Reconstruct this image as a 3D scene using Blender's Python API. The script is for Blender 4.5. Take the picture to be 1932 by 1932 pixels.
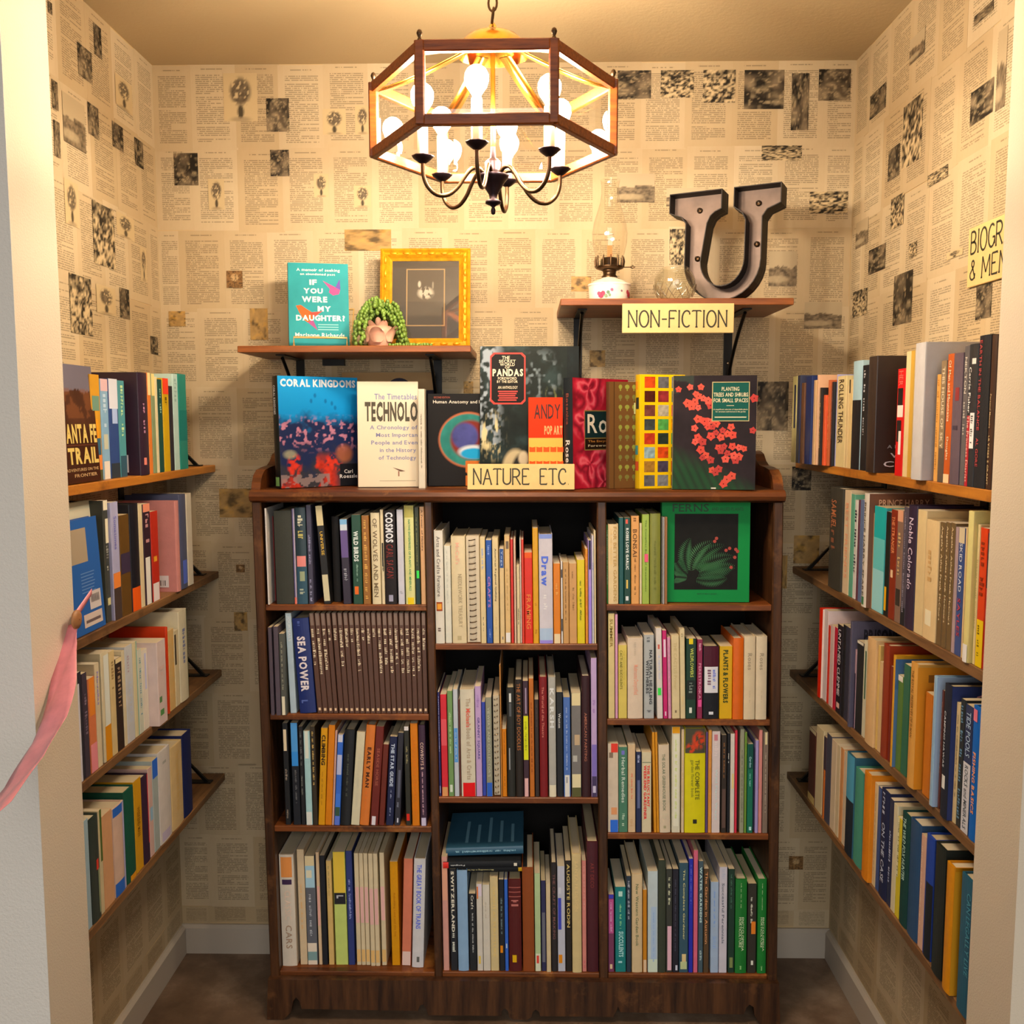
import bpy, bmesh, math, random
import numpy as np
from mathutils import Vector, Matrix

for o in list(bpy.data.objects):
    bpy.data.objects.remove(o)
SC = bpy.context.scene
COL = SC.collection
R = math.radians

# ------------------------------------------------------------------ camera
cam_data = bpy.data.cameras.new('camera')
cam = bpy.data.objects.new('camera', cam_data)
COL.objects.link(cam)
cam_data.sensor_fit = 'HORIZONTAL'
cam_data.sensor_width = 36.0
cam_data.lens = 1795.945 / 1932 * 36.0
cam_data.clip_start = 0.02
PITCH, YAW, ROLL = .0967735, .01589035, -.00101583
cam.matrix_world = (Matrix.Translation((.0649753, -2.580291, 1.5148168)) @ Matrix.Rotation(YAW, 4, 'Z')
                    @ Matrix.Rotation(math.pi / 2 - PITCH, 4, 'X') @ Matrix.Rotation(ROLL, 4, 'Z'))
SC.camera = cam

# ------------------------------------------------------------------ light and exposure
BULB_STRENGTH = 470.0
BULB_COLOUR = (1.0, .805, .59)
SHOP_LIGHT = 62.0
FILL_LIGHT = 66.0
SC.view_settings.view_transform = 'Standard'
SC.view_settings.look = 'None'
SC.view_settings.exposure = 0.26
SC.view_settings.gamma = 1.0
SC.view_settings.use_curve_mapping = False
SC.cycles.max_bounces = 8
SC.cycles.diffuse_bounces = 4
SC.cycles.glossy_bounces = 4
SC.cycles.transmission_bounces = 6
SC.cycles.transparent_max_bounces = 16
SC.cycles.caustics_reflective = False
SC.cycles.caustics_refractive = False
SC.cycles.sample_clamp_indirect = 6.0

world = bpy.data.worlds.new('shop_air')
SC.world = world
world.use_nodes = True
world.node_tree.nodes['Background'].inputs[0].default_value = (.93, .95, 1.0, 1)
world.node_tree.nodes['Background'].inputs[1].default_value = .11

def area_light(name, loc, rot, sx_, sy_, energy, col):
    ld = bpy.data.lights.new(name, 'AREA')
    ld.shape = 'RECTANGLE'
    ld.size, ld.size_y = sx_, sy_
    ld.energy = energy
    ld.color = col
    lo = bpy.data.objects.new(name, ld)
    COL.objects.link(lo)
    lo.location = loc
    lo.rotation_euler = rot
    return lo


# the shop in front of the nook: a strip of ceiling lamps and an added fill light, both well behind the viewer
area_light('shop_ceiling_lamp', (.1, -4.7, 2.66), (0, 0, 0), 2.6, 1.0, SHOP_LIGHT, (1.0, .94, .84))
area_light('front_fill', (.0, -5.9, 1.55), (R(90), 0, 0), 3.2, 1.9, FILL_LIGHT, (1.0, .97, .93))  # unseen frontal fill, added to brighten the bookcase

# ------------------------------------------------------------------ helpers
rnd = random.Random(7)


def lin(h, g=1.0):
    if len(h) == 3:
        h = ''.join(a * 2 for a in h)
    o = []
    for i in (0, 2, 4):
        v = int(h[i:i + 2], 16) / 255
        o.append(g * (v / 12.92 if v <= .04045 else ((v + .055) / 1.055) ** 2.4))
    return tuple(o) + (1.0,)


WARM = (1.04, .99, .90)      # hue of the lamp light over the shelves, taken out of observed colours


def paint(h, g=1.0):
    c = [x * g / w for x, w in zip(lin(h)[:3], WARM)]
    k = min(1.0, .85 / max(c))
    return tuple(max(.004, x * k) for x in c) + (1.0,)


class MB:
    """collects faces, then links them as one mesh object"""

    def __init__(s):
        s.v, s.f, s.c, s.sm = [], [], [], []
        s.uv = None

    def add(s, verts, faces, col=None, smooth=False):
        b = len(s.v)
        s.v += [tuple(p) for p in verts]
        for f in faces:
            s.f.append([b + i for i in f])
            s.c.append(col)
            s.sm.append(smooth)
        return s

    def box(s, x0, x1, y0, y1, z0, z1, col=None):
        v = [(x, y, z) for x in (x0, x1) for y in (y0, y1) for z in (z0, z1)]
        return s.add(v, [(0, 1, 3, 2), (4, 6, 7, 5), (0, 4, 5, 1), (2, 3, 7, 6), (0, 2, 6, 4), (1, 5, 7, 3)], col)

    def bbox(s, x0, x1, y0, y1, z0, z1, r=.002):
        """box whose long edges are chamfered"""
        bm = bmesh.new()
        bmesh.ops.create_cube(bm, size=1)
        for q in bm.verts:
            q.co = Vector(((x0 + x1) / 2 + q.co.x * (x1 - x0), (y0 + y1) / 2 + q.co.y * (y1 - y0), (z0 + z1) / 2 + q.co.z * (z1 - z0)))
        bmesh.ops.bevel(bm, geom=list(bm.edges), offset=r, segments=1, affect='EDGES')
        s.frombm(bm)
        return s

    def frombm(s, bm, smooth=False):
        bm.verts.index_update()
        s.add([q.co for q in bm.verts], [[q.index for q in f.verts] for f in bm.faces], None, smooth)
        bm.free()

    def prism(s, poly, ax, a, b, smooth=False):
        """2D polygon pushed along axis ax from a to b; poly coords fill the other two axes in order"""
        n = len(poly)

        def pt(p, t):
            q = list(p)
            q.insert(ax, t)
            return tuple(q)
        v = [pt(p, a) for p in poly] + [pt(p, b) for p in poly]
        s.add(v, [tuple(range(n)), tuple(range(2 * n - 1, n - 1, -1))])
        s.add(v, [(i, (i + 1) % n, n + (i + 1) % n, n + i) for i in range(n)], None, smooth)
        return s

    def tube(s, path, r, n=8, closed=False, cap=True):
        P = [Vector(p) for p in path]
        m = len(P)
        rr = r if isinstance(r, (list, tuple)) else [r] * m
        up = None
        V = []
        for i, p in enumerate(P):
            a = P[(i - 1) % m] if closed or i > 0 else p
            b = P[(i + 1) % m] if closed or i < m - 1 else p
            t = (b - a).normalized()
            if up is None:
                up = t.orthogonal().normalized()
            up = (up - t * up.dot(t)).normalized()
            w = t.cross(up)
            for k in range(n):
                an = 2 * math.pi * k / n
                V.append(p + (up * math.cos(an) + w * math.sin(an)) * rr[i])
        F = []
        for i in range(m if closed else m - 1):
            j = (i + 1) % m
            for k in range(n):
                F.append((i * n + k, i * n + (k + 1) % n, j * n + (k + 1) % n, j * n + k))
        s.add(V, F, None, True)
        if cap and not closed:
            s.add(V[:n], [tuple(range(n - 1, -1, -1))])
            s.add(V[-n:], [tuple(range(n))])
        return s

    def lathe(s, prof, n=24, c=(0, 0, 0), a0=0, a1=2 * math.pi, rf=None):
        full = abs(a1 - a0 - 2 * math.pi) < 1e-6
        m = n if full else n + 1
        V = []
        for i in range(m):
            an = a0 + (a1 - a0) * i / n
            for (r, z) in prof:
                k = rf(an, r, z) if rf else 1
                V.append((c[0] + r * k * math.cos(an), c[1] + r * k * math.sin(an), c[2] + z))
        q = len(prof)
        F = []
        for i in range(n):
            j = (i + 1) % m
            for k in range(q - 1):
                F.append((i * q + k, j * q + k, j * q + k + 1, i * q + k + 1))
        s.add(V, F, None, True)
        return s

    def ball(s, c, r, nu=8, nv=6, sc=(1, 1, 1)):
        prof = [(math.sin(math.pi * i / nv), -math.cos(math.pi * i / nv)) for i in range(nv + 1)]
        V = []
        for i in range(nu):
            an = 2 * math.pi * i / nu
            for (a, z) in prof:
                V.append((c[0] + r * sc[0] * a * math.cos(an), c[1] + r * sc[1] * a * math.sin(an), c[2] + r * sc[2] * z))
        q = nv + 1
        F = [(i * q + k, ((i + 1) % nu) * q + k, ((i + 1) % nu) * q + k + 1, i * q + k + 1) for i in range(nu) for k in range(nv)]
        s.add(V, F, None, True)
        return s

    def mesh(s, name):
        me = bpy.data.meshes.new(name)
        me.from_pydata(s.v, [], s.f)
        if any(c is not None for c in s.c):
            at = me.color_attributes.new('Col', 'FLOAT_COLOR', 'CORNER')
            buf = []
            for f, c in zip(s.f, s.c):
                if c is None:
                    c = (.5, .5, .5, 1)
                if isinstance(c[0], tuple):
                    for k in c:
                        buf += list(k)
                else:
                    buf += list(c) * len(f)
            at.data.foreach_set('color', buf)
        me.polygons.foreach_set('use_smooth', s.sm)
        me.validate()
        return me

    def build(s, name, mat, parent=None, color=None):
        me = s.mesh(name)
        return link(name, me, mat, parent, color)


def link(name, me, mat, parent=None, color=None):
    if mat is not None and len(me.materials) == 0:
        me.materials.append(mat)
    o = bpy.data.objects.new(name, me)
    COL.objects.link(o)
    if parent is not None:
        o.parent = parent
    if color is not None:
        o.color = color
    return o


def empty(name, loc=(0, 0, 0), rot=(0, 0, 0)):
    o = bpy.data.objects.new(name, None)
    o.empty_display_size = .02
    COL.objects.link(o)
    o.location = loc
    o.rotation_euler = rot
    return o


def tag(o, label, cat, group=None):
    o['label'] = label
    o['category'] = cat
    if group:
        o['group'] = group
    return o


def struct(o):
    o['kind'] = 'structure'
    return o


# ------------------------------------------------------------------ materials
class NT:
    def __init__(s, name):
        s.m = bpy.data.materials.new(name)
        s.m.use_nodes = True
        s.t = s.m.node_tree
        s.b = s.t.nodes['Principled BSDF']
        s.out = s.t.nodes['Material Output']

    def n(s, typ, **kw):
        q = s.t.nodes.new(typ)
        for k, v in kw.items():
            setattr(q, k, v)
        return q

    def l(s, a, b):
        s.t.links.new(a, b)

    def math(s, op, a, b=None, c=None):
        q = s.n('ShaderNodeMath', operation=op)
        for i, x in enumerate((a, b, c)):
            if x is None:
                continue
            if isinstance(x, (int, float)):
                q.inputs[i].default_value = x
            else:
                s.l(x, q.inputs[i])
        return q.outputs[0]

    def noise(s, vec, scale, detail=3, rough=.55):
        q = s.n('ShaderNodeTexNoise')
        q.inputs['Scale'].default_value = scale
        q.inputs['Detail'].default_value = detail
        q.inputs['Roughness'].default_value = rough
        if vec is not None:
            s.l(vec, q.inputs['Vector'])
        return q.outputs[0]

    def ramp(s, fac, stops):
        q = s.n('ShaderNodeValToRGB')
        e = q.color_ramp.elements
        while len(e) < len(stops):
            e.new(.5)
        for i, (p, c) in enumerate(stops):
            e[i].position = p
            e[i].color = c
        s.l(fac, q.inputs[0])
        return q.outputs[0]

    def mix(s, fac, a, b, mode='MIX'):
        q = s.n('ShaderNodeMix', data_type='RGBA', blend_type=mode)
        for i, x in ((0, fac), (6, a), (7, b)):
            if isinstance(x, (int, float)):
                q.inputs[i].default_value = x
            elif isinstance(x, tuple):
                q.inputs[i].default_value = x
            else:
                s.l(x, q.inputs[i])
        return q.outputs[2]

    def coords(s, kind='Object', scale=(1, 1, 1)):
        q = s.n('ShaderNodeTexCoord')
        mp = s.n('ShaderNodeMapping')
        mp.inputs['Scale'].default_value = scale
        s.l(q.outputs[kind], mp.inputs[0])
        return mp.outputs[0]

    def bump(s, h, dist, strength=.5):
        q = s.n('ShaderNodeBump')
        q.inputs['Distance'].default_value = dist
        q.inputs['Strength'].default_value = strength
        s.l(h, q.inputs['Height'])
        s.l(q.outputs[0], s.b.inputs['Normal'])

    def set(s, color=None, rough=None, metal=None, spec=None):
        if color is not None:
            if isinstance(color, tuple):
                s.b.inputs['Base Color'].default_value = color
            else:
                s.l(color, s.b.inputs['Base Color'])
        if rough is not None:
            s.b.inputs['Roughness'].default_value = rough
        if metal is not None:
            s.b.inputs['Metallic'].default_value = metal
        if spec is not None:
            s.b.inputs['Specular IOR Level'].default_value = spec
        return s


def plain(name, hexc, rough=.5, metal=0, spec=.5, var=.06, scale=40, bump=0):
    k = NT(name)
    c = lin(hexc)
    nz = k.noise(k.coords(), scale)
    lo_ = tuple(x * (1 - var * 2) for x in c[:3]) + (1,)
    hi_ = tuple(min(1, x * (1 + var * 2)) for x in c[:3]) + (1,)
    k.set(k.ramp(nz, [(.3, lo_), (.7, hi_)]), rough, metal, spec)
    if bump:
        k.bump(nz, bump)
    return k.m


def wood(name, dark, light, worn=None, axis=0, rough=.45, scale=9, edge=.0):
    k = NT(name)
    sc = [scale * 3.2] * 3
    sc[axis] = scale * .28
    v = k.coords('Object', tuple(sc))
    g = k.noise(v, 1.6, 6, .65)
    col = k.ramp(g, [(.32, lin(dark)), (.68, lin(light))])
    v2 = k.coords('Object', (1, 1, 1))
    if worn:
        w = k.noise(v2, 7, 5, .7)
        wf = k.ramp(w, [(.56, (0, 0, 0, 1)), (.74, (1, 1, 1, 1))])
        col = k.mix(wf, col, lin(worn))
    k.set(col, rough, 0, .4)
    k.bump(g, .0012, .35)
    return k.m


def mat_page_print():
    """an old printed book page: running head, justified lines, paragraph ends; differs per sheet"""
    k = NT('printed_page')
    uvn = k.n('ShaderNodeTexCoord')
    sp = k.n('ShaderNodeSeparateXYZ')
    k.l(uvn.outputs['UV'], sp.inputs[0])
    u, v = sp.outputs[0], sp.outputs[1]
    oi = k.n('ShaderNodeObjectInfo')
    rd = oi.outputs['Random']
    N = 43.0
    line = k.math('FLOOR', k.math('MULTIPLY', v, N))
    fr = k.math('FRACT', k.math('MULTIPLY', v, N))
    lm = k.math('MULTIPLY', k.math('GREATER_THAN', fr, .22), k.math('LESS_THAN', fr, .72))
    # word pattern along a line
    cu = k.math('FLOOR', k.math('MULTIPLY', u, 58.0))
    cb = k.n('ShaderNodeCombineXYZ')
    k.l(cu, cb.inputs[0])
    k.l(line, cb.inputs[1])
    k.l(k.math('MULTIPLY', rd, 91.0), cb.inputs[2])
    wn = k.n('ShaderNodeTexWhiteNoise', noise_dimensions='3D')
    k.l(cb.outputs[0], wn.inputs['Vector'])
    word = k.math('GREATER_THAN', wn.outputs['Value'], .20)
    # paragraph ends
    cb2 = k.n('ShaderNodeCombineXYZ')
    k.l(line, cb2.inputs[0])
    k.l(k.math('MULTIPLY', rd, 57.0), cb2.inputs[1])
    wn2 = k.n('ShaderNodeTexWhiteNoise', noise_dimensions='2D')
    k.l(cb2.outputs[0], wn2.inputs['Vector'])
    endu = k.math('ADD', .90, k.math('MULTIPLY', k.math('GREATER_THAN', wn2.outputs['Value'], .87), -.42))
    mu = k.math('MULTIPLY', k.math('GREATER_THAN', u, .15), k.math('LESS_THAN', u, k.math('MULTIPLY', endu, .96)))
    mv = k.math('MULTIPLY', k.math('GREATER_THAN', v, .09), k.math('LESS_THAN', v, .885))
    gap = k.math('GREATER_THAN', wn2.outputs['Value'], .035)
    txt = k.math('MULTIPLY', k.math('MULTIPLY', mu, mv), k.math('MULTIPLY', k.math('MULTIPLY', lm, word), gap))
    hu = k.math('MULTIPLY', k.math('GREATER_THAN', u, .27), k.math('LESS_THAN', u, .73))
    hv = k.math('MULTIPLY', k.math('GREATER_THAN', v, .937), k.math('LESS_THAN', v, .949))
    txt = k.math('MAXIMUM', txt, k.math('MULTIPLY', k.math('MULTIPLY', hu, hv), word))
    nz = k.noise(k.coords('Object'), 9, 3)
    paper = k.mix(rd, lin('bca886'), lin('ccbc9e'))
    paper = k.mix(k.math('MULTIPLY', nz, .3), paper, lin('ac966e'))
    # thin darker rim where sheet edges were cut
    col = k.mix(k.math('MULTIPLY', txt, .5), paper, lin('4c4436'))
    k.set(col, .75, 0, .15)
    return k.m


def mat_vcol(name, rough=.45, spec=.4):
    k = NT(name)
    a = k.n('ShaderNodeVertexColor', layer_name='Col')
    k.set(a.outputs[0], rough, 0, spec)
    return k.m


def mat_objcol(name, rough, spec, cloth=0.0, scale=250):
    k = NT(name)
    oi = k.n('ShaderNodeObjectInfo')
    nz = k.noise(k.coords(), 30, 4)
    dk = k.mix(1.0, oi.outputs['Color'], (.72, .72, .72, 1), 'MULTIPLY')
    k.set(k.mix(nz, oi.outputs['Color'], dk), rough, 0, spec)
    if cloth:
        k.bump(k.noise(k.coords(), scale, 2), .0006, cloth)
    return k.m


def mat_leaves():
    k = NT('paper_leaves')
    v = k.coords('Object', (1, 1, 1))
    sp = k.n('ShaderNodeSeparateXYZ')
    k.l(v, sp.inputs[0])
    w = k.n('ShaderNodeTexNoise', noise_dimensions='1D')
    w.inputs['Scale'].default_value = 1400
    k.l(sp.outputs[0], w.inputs['W'])
    oi = k.n('ShaderNodeObjectInfo')
    base = k.mix(oi.outputs['Random'], lin('d8c9a4'), lin('ece2cc'))
    k.set(k.mix(k.math('MULTIPLY', w.outputs[0], .5), base, lin('9a8a68')), .8, 0, .1)
    return k.m


def mat_thin_glass(name, tint=(1, 1, 1, 1), rough=.0, boost=1.0):
    k = NT(name)
    tr = k.n('ShaderNodeBsdfTransparent')
    tr.inputs[0].default_value = tint
    gl = k.n('ShaderNodeBsdfGlossy')
    gl.inputs['Roughness'].default_value = rough
    fr = k.n('ShaderNodeLayerWeight')
    fr.inputs[0].default_value = .5
    mx = k.n('ShaderNodeMixShader')
    refl = k.math('ADD', .035 * boost, k.math('MULTIPLY', k.math('POWER', fr.outputs[1], 4.0), .5 * boost))
    k.l(refl, mx.inputs[0])
    k.l(tr.outputs[0], mx.inputs[1])
    k.l(gl.outputs[0], mx.inputs[2])
    k.l(mx.outputs[0], k.out.inputs[0])
    return k.m


def mat_emit(name, col, strength):
    k = NT(name)
    k.b.inputs['Emission Color'].default_value = col + (1,)
    k.b.inputs['Emission Strength'].default_value = strength
    k.set((.9, .88, .8, 1), .1)
    return k.m


def mat_floor():
    k = NT('stained_concrete')
    v = k.coords('Object')
    a = k.noise(v, 3.2, 6, .65)
    b = k.noise(v, 22, 5, .7)
    col = k.ramp(a, [(.3, lin('4a382a')), (.52, lin('7c6654')), (.72, lin('b09c88'))])
    col = k.mix(k.math('MULTIPLY', b, .5), col, lin('4a3a2c'))
    k.set(col, .42, 0, .4)
    k.bump(b, .002, .25)
    return k.m


def mat_plaster(name, hexc, scale, dist, var=.03):
    k = NT(name)
    v = k.coords('Object')
    nz = k.noise(v, scale, 4, .6)
    big = k.noise(v, 3, 2)
    c = lin(hexc)
    k.set(k.mix(k.math('MULTIPLY', big, .3), c, tuple(x * (1 - var * 3) for x in c[:3]) + (1,)), .7, 0, .2)
    k.bump(nz, dist, .6)
    return k.m


M_PAGE = mat_page_print()
M_INK = mat_vcol('printed_ink', .5, .3)
M_PICT = mat_vcol('printed_picture', .55, .25)
M_GLOSS = mat_vcol('glossy_cover_print', .5, .12)
M_CLOTH = mat_objcol('book_cloth', .62, .3, .5)
M_CARD = mat_objcol('book_card', .4, .45)
M_LEAVES = mat_leaves()
M_WALLBASE = mat_plaster('pasted_wall', 'c9b288', 60, .001)
M_PAINT = mat_plaster('cream_wall_paint', 'd8ccb8', 320, .0016)
M_WHITE = mat_plaster('white_shop_wall', 'd8d4cc', 260, .003)
M_CEIL = mat_plaster('ceiling_paint', 'b8a480', 90, .0015)
M_BASE = mat_plaster('baseboard_paint', 'bcb4a8', 40, .0006)
M_FLOOR = mat_floor()
M_OAK = wood('dark_oak', '26140a', '5c3a20', '7c5230', 2, .42)
M_OAKH = wood('dark_oak_boards', '341a0c', '743e18', '9c6430', 0, .4)
M_OAKSH = wood('oak_shelf', '46240f', '8e4e20', 'b47434', 0, .42)
M_BACK = plain('blackened_back', '080605', .8, 0, .2)
M_SHELF = wood('stained_wall_shelf', '643412', '985826', None, 0, .38)
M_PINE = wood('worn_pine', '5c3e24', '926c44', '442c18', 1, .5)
M_PINELIT = wood('lit_pine', '9a5a1c', 'c8842e', '6a3c18', 1, .45)  # top shelves' pine, with the grazing lamp light put into its colour
M_WIRE = plain('pale_brass_wire', 'd8b470', .35, .35)
M_IRON = plain('black_iron', '121110', .45, .6)
M_RAIL = wood('lantern_wood', '5a2606', '8a440e', None, 0, .4, 30)
M_BRASS = plain('brass', 'c08a30', .22, 1)
M_OLDBRASS = plain('dark_brass', '4a3826', .35, .9)
M_BRONZE = plain('violet_bronze', '2c2228', .4, .8)
M_SLEEVE = plain('candle_sleeve_card', 'e8dcc0', .5)
M_BULB = mat_emit('glowing_bulb', BULB_COLOUR, BULB_STRENGTH)
M_PANE = mat_thin_glass('lantern_glass', (.985, .985, .98, 1), 0, 1.2)
M_CHIM = mat_thin_glass('chimney_glass', (.97, .96, .93, 1), .02, 1.9)
M_CUT = mat_thin_glass('cut_glass', (.94, .94, .91, 1), .03, 1.8)
M_CUTLINE = mat_thin_glass('cut_glass_edge', (.85, .85, .82, 1), .12, 8.0)
M_GOLD = plain('gilt', 'dfa01c', .34, .35, .5, .12, 60, .001)
M_SIGN = plain('cream_sign_card', 'dcbe80', .6, 0, .3, .02)
M_TIN = plain('aged_tin', '62524a', .5, .35, .4, .12, 18)
M_TINSHADE = plain('aged_tin_shade', '1e1815', .6, .1, .4, .12, 18)  # darker copy of the tin; shade inside the rim is put into its colour
M_PORC = plain('porcelain', 'e8dfd0', .18)
M_PEARL = plain('succulent_green', '6c8c38', .4, 0, .5, .2, 60)
M_ROSE = plain('rose_glaze', 'd8a890', .3, 0, .5, .15, 25)
M_SATIN = plain('pink_satin', 'd8848c', .3, 0, .6)
M_BUTTON = plain('wooden_button', '9a6a40', .5)
M_WICK = plain('cotton_wick', 'c87848', .8)
M_STEEL = plain('steel_cap', 'b0a898', .25, .9)

# ------------------------------------------------------------------ glyphs
CHARS = "ABCDEFGHIJKLMNOPQRSTUVWXYZabcdefghijklmnopqrstuvwxyz0123456789&',.?-!"


def make_glyphs(weight):
    tmp = []
    for ch in CHARS:
        cu = bpy.data.curves.new('glyph', 'FONT')
        cu.body = ch
        cu.size = 1.0
        cu.resolution_u = 2
        cu.offset = weight
        ob = bpy.data.objects.new('glyph', cu)
        COL.objects.link(ob)
        tmp.append((ch, ob, cu))
    dg = bpy.context.evaluated_depsgraph_get()
    dg.update()
    G = {}
    for ch, ob, cu in tmp:
        e = ob.evaluated_get(dg)
        me = e.to_mesh()
        vs = [(q.co.x, q.co.y) for q in me.vertices]
        fs = [tuple(p.vertices) for p in me.polygons]
        x0 = min(p[0] for p in vs)
        x1 = max(p[0] for p in vs)
        G[ch] = ([(a - x0, b) for a, b in vs], fs, x1 - x0)
        e.to_mesh_clear()
    for ch, ob, cu in tmp:
        bpy.data.objects.remove(ob)
        bpy.data.curves.remove(cu)
    return G


GLYPHS = (make_glyphs(.012), make_glyphs(.042))
BOLD = {'SEA POWER', 'COSMOS', 'CORAL KINGDOMS', 'PANDAS', 'TECHNOLO', 'PLANTS & FLOWERS', 'Draw', 'EARLY MAN', 'CLIMBING', 'THE STAR GUIDE', 'KARSH',
        'WILD BIRDS', 'DAUGHTER?', 'WERE', 'YOU', 'IF', 'MY', 'TRAIL', 'SANTA FE', 'SUCCULENTS', 'THE RELUCTANT', 'WEEKEND GARDENER', 'PRISONERS', 'POP ART',
        'NATURAL HEALING', 'WITH HERBS', 'ROSES LOVE GARLIC', 'FISHING BASICS', 'SWITZERLAND', 'GARDENS', 'WATER GARDENS', 'The Michaels Book of Arts & Crafts'}


def text2d(s, bold=0):
    """flat text as 2D pieces, scaled to a 1x1 box"""
    V, F, x = [], [], 0.0
    for ch in s:
        if ch == ' ':
            x += .30
            continue
        g = GLYPHS[1 if s in BOLD else 0].get(ch)
        if g is None:
            continue
        b = len(V)
        V += [(x + a, y) for a, y in g[0]]
        F += [tuple(b + i for i in f) for f in g[1]]
        x += g[2] + .085
    if not V:
        return [], [], 1
    x1 = max(p[0] for p in V)
    y0 = min(p[1] for p in V)
    y1 = max(p[1] for p in V)
    return [(p[0] / x1, (p[1] - y0) / (y1 - y0)) for p in V], F, x1 / (y1 - y0)


class Print:
    """flat print laid on a face: O origin, r right, z up, n outward; (a,b) in metres"""

    def __init__(s, O, r, up, n, bulge=None):
        s.O, s.r, s.up, s.n, s.bulge = Vector(O), Vector(r), Vector(up), Vector(n), bulge
        s.mb = MB()
        s.lay = 0

    def P(s, a, b, off):
        e = s.bulge(a) if s.bulge else 0
        return s.O + s.r * a + s.up * b + s.n * (off + e)

    def rect(s, a0, a1, b0, b1, col, off):
        n = 4 if s.bulge else 1
        V, F = [], []
        for i in range(n + 1):
            a = a0 + (a1 - a0) * i / n
            V += [s.P(a, b0, off), s.P(a, b1, off)]
        F = [(2 * i, 2 * i + 2, 2 * i + 3, 2 * i + 1) for i in range(n)]
        s.mb.add(V, F, col)

    def poly(s, pts, col, off):
        s.mb.add([s.P(a, b, off) for a, b in pts], [tuple(range(len(pts)))], col)

    def text(s, t, a0, a1, b0, b1, col, off, down=False, keep=0):
        """fills the box; down=True turns it clockwise to read along a spine"""
        V, F, asp = text2d(t)
        if not V:
            return
        if keep:
            w, h = a1 - a0, b1 - b0
            if w / h > asp * keep:
                d = (w - h * asp * keep) / 2
                a0, a1 = a0 + d, a1 - d
        if down:
            pts = [s.P(a0 + (a1 - a0) * y, b1 - (b1 - b0) * x, off) for x, y in V]
        else:
            pts = [s.P(a0 + (a1 - a0) * x, b0 + (b1 - b0) * y, off) for x, y in V]
        s.mb.add(pts, F, col)

    def scribble(s, a0, a1, b0, b1, col, off, rg, down=True):
        """small letter-like strokes too fine to read"""
        w = a1 - a0
        L = b1 - b0
        pitch = max(.0022, w * .62)
        n = int(L / pitch)
        gap = 0
        for i in range(n):
            gap -= 1
            if gap == 0 or (gap < -3 and rg.random() < .22):
                gap = 1 if gap < -3 else gap
                continue
            t1 = b1 - i * pitch
            t0 = t1 - pitch * rg.uniform(.5, .8)
            x1 = a1 - w * (0 if rg.random() < .3 else .25)
            x0 = a0 + w * (0 if rg.random() < .8 else .1)
            k = rg.random()
            if k < .5:
                s.rect2(x0, x1, t1 - pitch * .28, t1, col, off)
                s.rect2(x0 + (x1 - x0) * rg.choice((0, .4, .75)), x0 + (x1 - x0) * rg.choice((.25, .65, 1)), t0, t1 - pitch * .28, col, off)
            else:
                s.rect2(x0, x1, t0, t1, col, off)

    def rect2(s, a0, a1, b0, b1, col, off):
        if a1 < a0:
            a0, a1 = a1, a0
        if a1 - a0 < 1e-5:
            a1 = a0 + .0004
        s.mb.add([s.P(a0, b0, off), s.P(a1, b0, off), s.P(a1, b1, off), s.P(a0, b1, off)], [(0, 1, 2, 3)], col)

    def grid(s, a0, a1, b0, b1, nu, nv, fn, off):
        """fn(U,V) -> (nv+1, nu+1, 3) linear colour; a printed picture"""
        if nu >= 24:
            nu, nv = int(nu * 2), int(nv * 2)
        U, Vv = np.meshgrid(np.linspace(0, 1, nu + 1), np.linspace(0, 1, nv + 1))
        C = np.clip(fn(U, Vv), .003, .9)
        base = len(s.mb.v)
        for j in range(nv + 1):
            for i in range(nu + 1):
                s.mb.v.append(tuple(s.P(a0 + (a1 - a0) * i / nu, b0 + (b1 - b0) * j / nv, off)))
        cc = lambda j, i: tuple(float(x) for x in C[j, i]) + (1.0,)
        for j in range(nv):
            for i in range(nu):
                q = base + j * (nu + 1) + i
                s.mb.f.append([q, q + 1, q + nu + 2, q + nu + 1])
                s.mb.c.append((cc(j, i), cc(j, i + 1), cc(j + 1, i + 1), cc(j + 1, i)))
                s.mb.sm.append(False)

    def build(s, name, parent, mat=None):
        if s.mb.f:
            return s.mb.build(name, mat or M_INK, parent)


# value noise for printed pictures
def vnoise(U, V, sx, sy, seed):
    rg = np.random.RandomState(seed)
    n = 64
    T = rg.rand(n, n)
    x, y = U * sx, V * sy
    xi, yi = np.floor(x).astype(int), np.floor(y).astype(int)
    fx, fy = x - xi, y - yi
    fx, fy = fx * fx * (3 - 2 * fx), fy * fy * (3 - 2 * fy)
    g = lambda a, b: T[b % n, a % n]
    return (g(xi, yi) * (1 - fx) + g(xi + 1, yi) * fx) * (1 - fy) + (g(xi, yi + 1) * (1 - fx) + g(xi + 1, yi + 1) * fx) * fy


def fbm(U, V, sx, sy, seed, o=4):
    r, a, t = 0, 1, 0
    for k in range(o):
        r = r + a * vnoise(U, V, sx * 2 ** k, sy * 2 ** k, seed + k)
        t += a
        a *= .55
    return r / t


def L3(h):
    return np.array(lin(h)[:3])


def blend(C, m, col):
    m = np.clip(m, 0, 1)[..., None]
    return C * (1 - m) + (col if getattr(col, 'ndim', 1) == 3 else np.asarray(col)) * m


def disc(U, V, u, v, ru, rv, soft=.15):
    d = np.sqrt(((U - u) / ru) ** 2 + ((V - v) / rv) ** 2)
    return np.clip((1 - d) / soft, 0, 1)


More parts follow.
